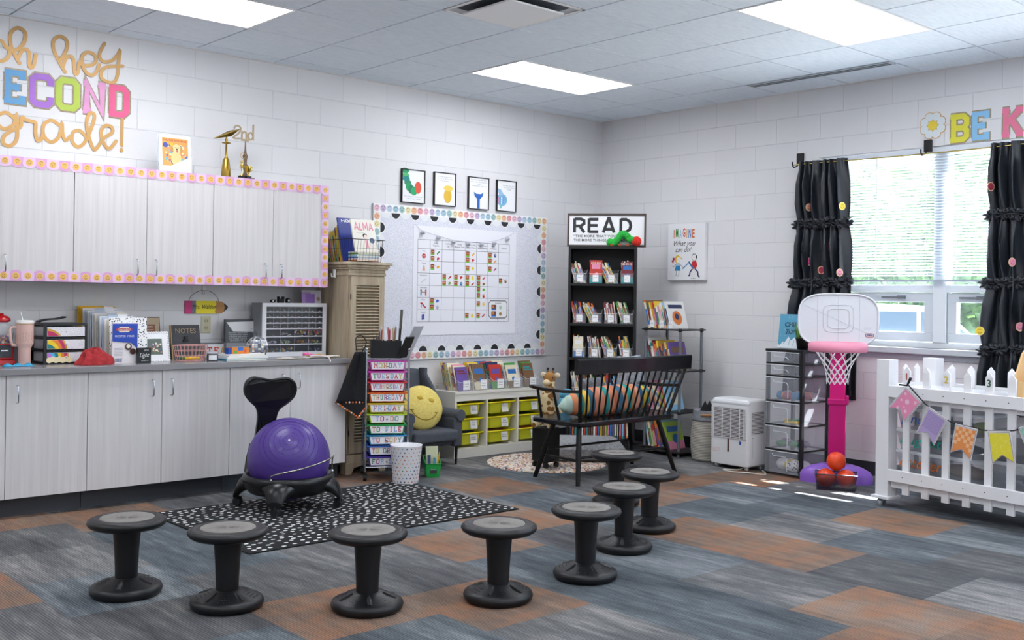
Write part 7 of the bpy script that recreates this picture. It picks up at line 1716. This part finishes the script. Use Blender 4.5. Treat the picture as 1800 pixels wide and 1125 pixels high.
# ---------------------------------------------------------------- rod, brackets and curtains
b = MB(); b.tube([(-.1, -2.19 - (2.45 * k / 12), 2.408 - .012 * sin(pi * k / 12)) for k in range(13)], .005, C('#c7b56a', .25, .9), 10); tag(b.build('curtain_rod'), 'thin brass curtain rod running above the window', 'rod')
for y, lab in ((-2.205, 'black curtain bracket at the left end of the rod'), (-3.275, 'black curtain bracket at the middle of the rod below the daisy')):
    t_ = thing('rod_bracket', lab, 'bracket', T(0, y, 2.40, -pi / 2), 'curtain rod brackets')
    b = MB(); b.box(-.03, -.02, .02, .03, -.001, .11, BLACKM); b.build('backplate', t_, bevel=.004)
    b = MB(); b.tube([(0, -.02, .03), (0, -.06, .0), (0, -.1, -.012), (0, -.118, .0), (0, -.122, .03)], .006, BLACKM, 8); b.build('hook', t_)
CUR = C('#1b2129', .42, spec=.6)
PCOL = {'hot pink': '#e93a8a', 'pink': '#f095b0', 'peach': '#f0a08a', 'yellow': '#ecd03a', 'red': '#a8304a'}
def curtain(y0t, y0b, y1t, y1b, label, patches, zb=.56, nf=6):
    """y0: left edge, y1: right edge (y grows to the left)"""
    t_ = thing('curtain', label, 'curtain', group='black ruffled curtains')
    zt = 2.425; rf = [1.925, 1.465, 1.0]
    def P(u, z):
        k = (zt - z) / (zt - zb); a = y0t + (y0b - y0t) * k; c = y1t + (y1b - y1t) * k
        dmin = min(abs(z - q) for q in rf + [2.41]); loose = min(1, dmin / .16)
        y = a + (c - a) * u; mid = (a + c) / 2
        y = mid + (y - mid) * (.965 + .045 * loose)
        ph = 2 * pi * nf * u + .8 * sin(3 * z) + 1.1 * sin(2 * pi * u * 2 + z * 2)
        x = -.105 - .012 * loose - (.018 + .020 * loose) * sin(ph) - .006 * sin(2.3 * ph + z * 9) * (1 if loose > .3 else 1.6)
        return (x, y + .008 * sin(ph * 1.7) * loose, z)
    b = MB(); b.grid(lambda u, v: P(u, zt + (zb - zt) * v), 110, 90, CUR); b.build('drape', t_)
    for q in rf:
        b = MB(); rr = random.Random(int(q * 100))
        n = 11
        for j in range(n):
            u0 = (j + .5) / n; cx, cy, cz = P(u0, q); cz += rr.uniform(-.012, .012); lob = rr.uniform(.045, .062); tw = rr.uniform(-.6, .6)
            def fr(u, v, cx=cx, cy=cy, cz=cz, lob=lob, tw=tw):
                a = -pi * .95 + 2 * pi * .95 * u + tw; r = lob * v * (1 + .10 * sin(6 * a)); 
                return (cx - .012 - .03 * (1 - v) * v * 2 - .018 * sin(8 * a + tw) * v, cy + r * cos(a) * 1.0, cz + r * sin(a) * .78)
            b.grid(fr, 36, 4, CUR)
        b.build('ruffle', t_)
    for (y, z, c, sq) in patches:
        kk = (zt - z) / (zt - zb); a = y0t + (y0b - y0t) * kk; cc = y1t + (y1b - y1t) * kk; x = P(max(0, min(1, (y - a) / (cc - a))), z)[0]
        b = MB(T(x - .02, y, z, -pi / 2 + (.0 if sq == 1 else 1.2))); b.disc(0, 0, .031, 0, C('#f2d9a0', .6), 20, depth=.002); smiley(b, 0, 0, .027, -.001, C(PCOL[c], .5), C('#4a2a30', .6), n=18)
        b.build('smiley_patch', t_)['label'] = f'round {c} smiling patch'
    return t_
curtain(-2.25, -2.165, -2.685, -2.76, 'black ruffled curtain at the left side of the window with smiling patches', [(-2.545, 1.745, 'hot pink', 1), (-2.36, 1.63, 'hot pink', 1), (-2.66, 1.9 - .36, 'pink', 0), (-2.35, 2.06, 'peach', 0), (-2.5, 1.56, 'red', 0), (-2.66, 2.05, 'yellow', 0)], zb=.60)
curtain(-3.765, -3.715, -4.25, -4.33, 'black ruffled curtain at the right edge of the picture with smiling patches', [(-3.745, 1.13, 'yellow', 1), (-3.985, 1.165, 'pink', 1), (-3.95, 1.60, 'pink', 0), (-3.8, 2.12, 'red', 0)])
b = MB(); b.box(-.03, -2.73, .56, -.014, -2.42, 1.0, C('#16171b', .6)); b.cyl((-.05, -2.42, .62), (-.05, -2.42, 1.06), .035, C('#1a1c22', .5), 16); tag(b.build('folded_mat'), 'dark folded mat standing against the wall behind the hoop', 'mat')

# ---------------------------------------------------------------- BE K... lettering and daisy
t_ = thing('daisy_cutout', 'white daisy cutout with yellow centre left of the letters', 'decoration', T(-.004, -3.305, 2.612, -pi / 2))
b = MB(); PT = C('#dfe7ea', .6); OE = C('#d9a85c', .6)
for k in range(8):
    a = 2 * pi * (k + .5) / 8; ca, sa = cos(a), sin(a)
    for r_, m, yy in ((1.0, OE, 0), (.87, PT, -.0015)):
        pts = []
        for q in range(14):
            g = 2 * pi * q / 14; px, pz = .066 + .037 * r_ * cos(g), .033 * r_ * sin(g) * (1 + .25 * cos(g)); pts.append((px * ca - pz * sa, px * sa + pz * ca))
        b.poly(pts, yy - .00008 * k, m)
b.build('petals', t_)
b = MB(); b.disc(0, 0, .036, -.004, C('#e8cd3f', .6), 24, depth=.003); b.build('centre', t_)
for ch, y0, w, h, nm in (('B', -3.418, .165, '#e5df49', 'yellow'), ('E', -3.575, .148, '#8fc8ee', 'light blue'), ('K', -3.79, .165, '#ef7fa0', 'pink'), ('I', -3.965, .12, '#8ed0c0', 'mint'), ('N', -4.09, .17, '#b58ad8', 'lilac'), ('D', -4.27, .165, '#f0a060', 'orange')):
    b = MB(T(-.003, 0, 0, -pi / 2)); slab(b, ch, -y0, 2.472, w, .20, 0, C(h, .7, vary=.12), GLIT, 1.35, .75)
    tag(b.build('wall_letter'), f'{nm} slab letter {ch} with glitter edge above the window', 'letter', 'varsity letters above the window')

# ================================================================ picket fence cart with totes
tf = radians(-99.7); MF = T(-1.03, -3.53, 0, tf)
WF = C('#ededf0', .3)
t_ = thing('picket_cart', 'white rolling picket fence cart under the window', 'cart', MF)
LN = 1.55; DP = .47
for x in (.0, LN):
    for y in (0, DP):
        b = MB(); b.box(x - .045, y - .045, .07, x + .05, y + .045, .948, WF); b.box(x - .065, y - .065, .052, x + .07, y + .065, .07, WF); b.build('post', t_, bevel=.002)
        b = MB(); b.cyl((x - .03, y - .016, .023), (x - .03, y + .016, .023), .023, C('#9aa0a6', .4), 18); b.cyl((x - .03, y - .017, .023), (x - .03, y + .017, .023), .012, WHITE, 12); b.box(x - .035, y - .02, .03, x + .005, y + .02, .052, STEEL); b.build('caster', t_)
for (z0, z1) in ((.712, .785), (.176, .249)):
    b = MB(); b.box(.055, -.06, z0, LN - .05, -.032, z1, WF); b.build('rail', t_, bevel=.002)
    b = MB(); b.box(.055, DP + .03, z0, LN - .05, DP + .055, z1, WF); b.build('rail', t_, bevel=.002)
    b = MB(); b.box(-.055, .05, z0, -.03, DP - .05, z1, WF); b.build('rail', t_, bevel=.002)
b = MB(); b.box(.055, -.018, .68, LN - .05, -.004, .715, WF); b.box(.055, -.018, .13, LN - .05, -.004, .176, WF); b.build('inner_rail', t_)
b = MB(); b.box(-.04, -.003, .745, LN, DP, .765, C('#e6e8ee', .25)); b.build('table_top', t_, bevel=.003)
b = MB(); b.box(.0, .0, .205, LN, DP, .222, C('#cfd0d6', .4)); b.build('bottom_shelf', t_)
def picket(x, y, num=None, side=0):
    b = MB()
    if side: b.T = T(0, 0, 0, -pi / 2)
    w = .024; y0, y1 = y - .013, y + .001
    b.box(x - w, y0, .098, x + w, y1, .882, WF)
    b.add([(x - w, y0, .882), (x + w, y0, .882), (x + w, y1, .882), (x - w, y1, .882), (x, y0 + .003, .912), (x, y1 - .003, .912)], [(0, 1, 4), (2, 3, 5), (1, 2, 5, 4), (3, 0, 4, 5)], WF)
    o = b.build('picket', t_)
    if num:
        b = MB(); b.text(num[0], x, .828, .042, y0 - .001, C(num[1], .5), bold=.02); b.build('number', o)
    return o
for k in range(10): picket(.172 + .1418 * k, -.019, {0: ('1', '#b0342c'), 2: ('2', '#ddc02c'), 4: ('3', '#1f5a3a'), 6: ('4', '#c06a2c')}.get(k))
for k in range(10): picket(.125 + .1418 * k, DP + .03)
for k in range(3): picket(-(.12 + .115 * k), -.03, side=1)
b = MB()
for k in range(10):
    x = .172 + .1418 * k
    for z in (.212, .748): b.cyl((x, -.0605, z), (x, -.0615, z), .0035, DARKLINE, 8)
b.build('screw', t_)['kind'] = 'stuff'
# totes
TC = clear('#aab0bb', .38, .2); LIDC = clear('#e3e6ec', .75, .3)
def tote(x, y, z, w, d, h, label, word=None, col_='#1f5fc0', fill_=None, lidm=None, bodym=None):
    q = thing('storage_tote', label, 'tote', MF @ T(x, y, z), 'lidded totes inside the picket cart')
    b = MB(); R = lambda k, zz: rr_rect(w / 2 - w / 2 * k, d / 2 - d / 2 * k, w / 2 + w / 2 * k, d / 2 + d / 2 * k, .03, 3)
    b.loft([[(a, c, zz) for a, c in R(k, zz)] for zz, k in ((0, .9), (h - .02, .97))], bodym or TC, cap=False); b.add([(a, c, .001) for a, c in R(.9, 0)], [tuple(range(16))], bodym or TC); b.build('tub', q)
    b = MB(); b.loft([[(a, c, zz) for a, c in R(k, zz)] for zz, k in ((h - .02, 1.0), (h - .006, 1.0), (h, .97))], lidm or LIDC); b.build('lid', q)
    if word:
        b = MB(); b.T = T(w * .03 + .02, d * .03 - .0015, h * .3); b.text(word, .01, 0, h * .42, -.004, C(col_, .5), width=w * .5, align='l', slant=.3); b.build('lettering', q)
    if fill_:
        for i, (nm, hh, px, pw, ph) in enumerate(fill_):
            b = MB(MF @ T(x, y, z + .003)); b.sphere((px, d * .4, ph * .52), ph * .5, fabric('packed_' + nm.replace(' ', '_'), hh, hh, 30), 14, 10, (pw / ph, .8, .95)); tag(b.build('packed_item'), f'{nm} bundle packed inside the {label.split(",")[0]}', 'bundle')
tote(.03, .03, .2225, .62, .38, .15, 'lowest clear tote, marked October in orange', 'october', '#f07a1f', [('peach', '#d99a7a', .15, .14, .08), ('tan cloth', '#b59a80', .42, .3, .09)])
tote(.03, .03, .3735, .62, .38, .135, 'middle clear tote, marked August in teal', 'august', '#1fb5a0', [('slate', '#5f6b78', .36, .4, .075)])
tote(.03, .03, .5095, .62, .38, .135, 'upper clear tote, marked January in blue', 'january', '#1f5fc0', [('grey', '#6f747c', .4, .3, .07), ('lime', '#b5c94a', .53, .12, .08)])
tote(.67, .03, .2225, .5, .38, .17, 'low clear tote with white label near the green bin', None, fill_=[('brown', '#8a7364', .3, .3, .1)])
tote(.67, .03, .3935, .5, .38, .17, 'grey translucent tote stacked on the low labelled one', None, bodym=clear('#8d9198', .6, .3))
for z in (.27, .60 - .16):
    b = MB(MF @ T(.98, .036, z)); b.rect(0, 0, .04, .075, 0, C('#e9e9eb', .5), .001); b.disc(.02, .055, .014, -.0008, C('#c0392b', .5), 10, rz=.009); [b.rect(.005, .008 + .008 * k, .034, .011 + .008 * k, -.0008, C('#55585f', .6)) for k in range(4)]
    tag(b.build('price_label'), f'small white label with red oval on the {"lower" if z < .3 else "upper"} tote of the right stack', 'label')
q = thing('green_bin', 'sage green and white plastic bin at the right inside the fence cart', 'bin', MF @ T(1.33, .2, .2225))
b = MB(); b.lathe([(0, .0), (.1, .0), (.13, .02), (.14, .07), (.142, .075)], C('#dfe1e4', .35), 28, caps=False); b.build('white_base', q); b = MB(); b.lathe([(.142, .075), (.15, .2), (.152, .21), (.146, .21), (.14, .08)], C('#7ea58a', .4), 28, caps=False); b.build('green_body', q)
# bunting
t_ = thing('bunting', 'pennant bunting of fabric patterned flags hung on the picket fence', 'bunting', MF)
b = MB(); b.tube(catmull([(.215, -.072, .80), (.235, -.075, .785), (.33, -.078, .705), (.37, -.078, .68), (.50, -.078, .612), (.56, -.078, .596), (.70, -.078, .583), (.77, -.078, .578), (.90, -.078, .592), (.96, -.078, .61), (1.1, -.078, .68), (1.3, -.075, .79)], 5), .004, BLACKM, 6); b.build('ribbon', t_)
b = MB(); b.tube([(.205, -.07, .795), (.235, -.075, .845)], [.006, .01], BLACKM, 6); b.tube([(.205, -.067, .795), (.145, -.067, .797)], .005, BLACKM, 6); b.build('knot', t_)
def flag(pts, h, kind, nm):
    cx = sum(p[0] for p in pts) / len(pts); cz = sum(p[1] for p in pts) / len(pts); y = -.083
    b = MB(); b.poly(pts, y, C('#e6e3e6', .6), .002); ins = [(cx + (x - cx) * .87, cz + (z - cz) * .87) for x, z in pts]
    ed = [(cx + (x - cx) * .92, cz + (z - cz) * .92) for x, z in pts]
    b.stroke(ed, .003, y - .0005, C('#9a949c', .6), closed=True); b.poly(ins, y - .001, C(h, .7))
    A, B_, Cc, D, E_ = ins[0], ins[1], ins[2], ins[3], ins[4]
    L = lambda p, q, t: (p[0] + (q[0] - p[0]) * t, p[1] + (q[1] - p[1]) * t)
    mid = lambda u, v: L(L(A, B_, u), L(E_, Cc, u), v)
    if kind == 'daisy':
        for u, v, r in ((.5, .35, .017), (.2, .45, .009), (.85, .15, .012), (.3, .8, .01), (.75, .7, .012), (.15, .15, .01), (.55, .6, .006)):
            x, z = mid(u, v)
            for k in range(7): a = 2 * pi * k / 7; b.disc(x + r * .65 * cos(a), z + r * .65 * sin(a), r * .36, y - .0015, C('#f4c9da', .7), 6)
            b.disc(x, z, r * .28, y - .002, C('#f7e6ee', .7), 6)
    elif kind == 'gingham':
        for k in range(1, 14): b.stroke([mid(k / 14, 0.02), mid(k / 14, .72)], .0022, y - .0015, C('#9c8bbd', .7)); 
        for k in range(1, 9): b.stroke([mid(.02, k / 12), mid(.98, k / 12)], .0022, y - .0017, C('#9c8bbd', .7))
    elif kind == 'check':
        for i in range(6):
            for j in range(6):
                if (i + j) % 2 == 0 and not (j >= 4 and i in (2, 3)) and not (j == 5 and i in (1, 4)): b.poly([mid(i / 6, j / 7.5), mid((i + 1) / 6, j / 7.5), mid((i + 1) / 6, (j + 1) / 7.5), mid(i / 6, (j + 1) / 7.5)], y - .0015, C('#f4bf8f', .7))
    else:
        rr = random.Random(3)
        for k in range(34): u, v = rr.uniform(.06, .94), rr.uniform(.03, .68); x, z = mid(u, v); a = rr.uniform(0, 3); b.stroke([(x - .006 * cos(a), z - .006 * sin(a)), (x + .006 * cos(a), z + .006 * sin(a))], .0025, y - .0015, C('#f3ea7a', .7))
    b.build('flag', t_)['label'] = nm
flag([(.208, .79), (.326, .706), (.199, .566), (.165, .645), (.078, .647)], '#e98fb4', 'daisy', 'pink daisy print flag')
flag([(.373, .682), (.504, .615), (.413, .447), (.368, .515), (.288, .516)], '#b9a6d6', 'gingham', 'lilac gingham flag')
flag([(.558, .598), (.705, .58), (.663, .388), (.599, .447), (.527, .42)], '#eb9552', 'check', 'orange checkered flag')
flag([(.764, .578), (.906, .592), (.943, .410), (.861, .448), (.798, .388)], '#e9dc3a', 'leaf', 'yellow leaf print flag')
flag([(.955, .615), (1.09, .685), (1.16, .52), (1.08, .55), (1.02, .47)], '#8fc9b8', 'leaf', 'mint print flag')
# wooden tool caddy
t_ = thing('wooden_caddy', 'light wooden carrier with arched end on the fence cart', 'caddy', MF @ T(.83, .07, .7655))
LW = woodgrain('light_pine', '#d8ab6e', '#e8c48c', (30, 3, 3), .5)
for x in (0, .3):
    b = MB(); pts = [(0, 0), (.2, 0), (.2, .12), (.13, .26), (.10, .285), (.07, .26), (0, .12)]
    b.add([(x, a, c) for a, c in pts] + [(x + .014, a, c) for a, c in pts], [tuple(range(7)), tuple(range(7, 14))[::-1]] + [(i, (i + 1) % 7, (i + 1) % 7 + 7, i + 7) for i in range(7)], LW); b.build('end_panel', t_)
b = MB(); b.box(.014, 0, 0, .3, .012, .1, LW); b.build('side_panel', t_)
b = MB(); b.box(.014, .188, 0, .3, .2, .1, LW); b.build('side_panel', t_)
b = MB(); b.box(.014, .012, 0, .3, .188, .01, LW); b.build('bottom_panel', t_)
b = MB(); b.cyl((-.005, .1, .25), (.32, .1, .25), .011, LW, 12); b.build('carry_bar', t_)
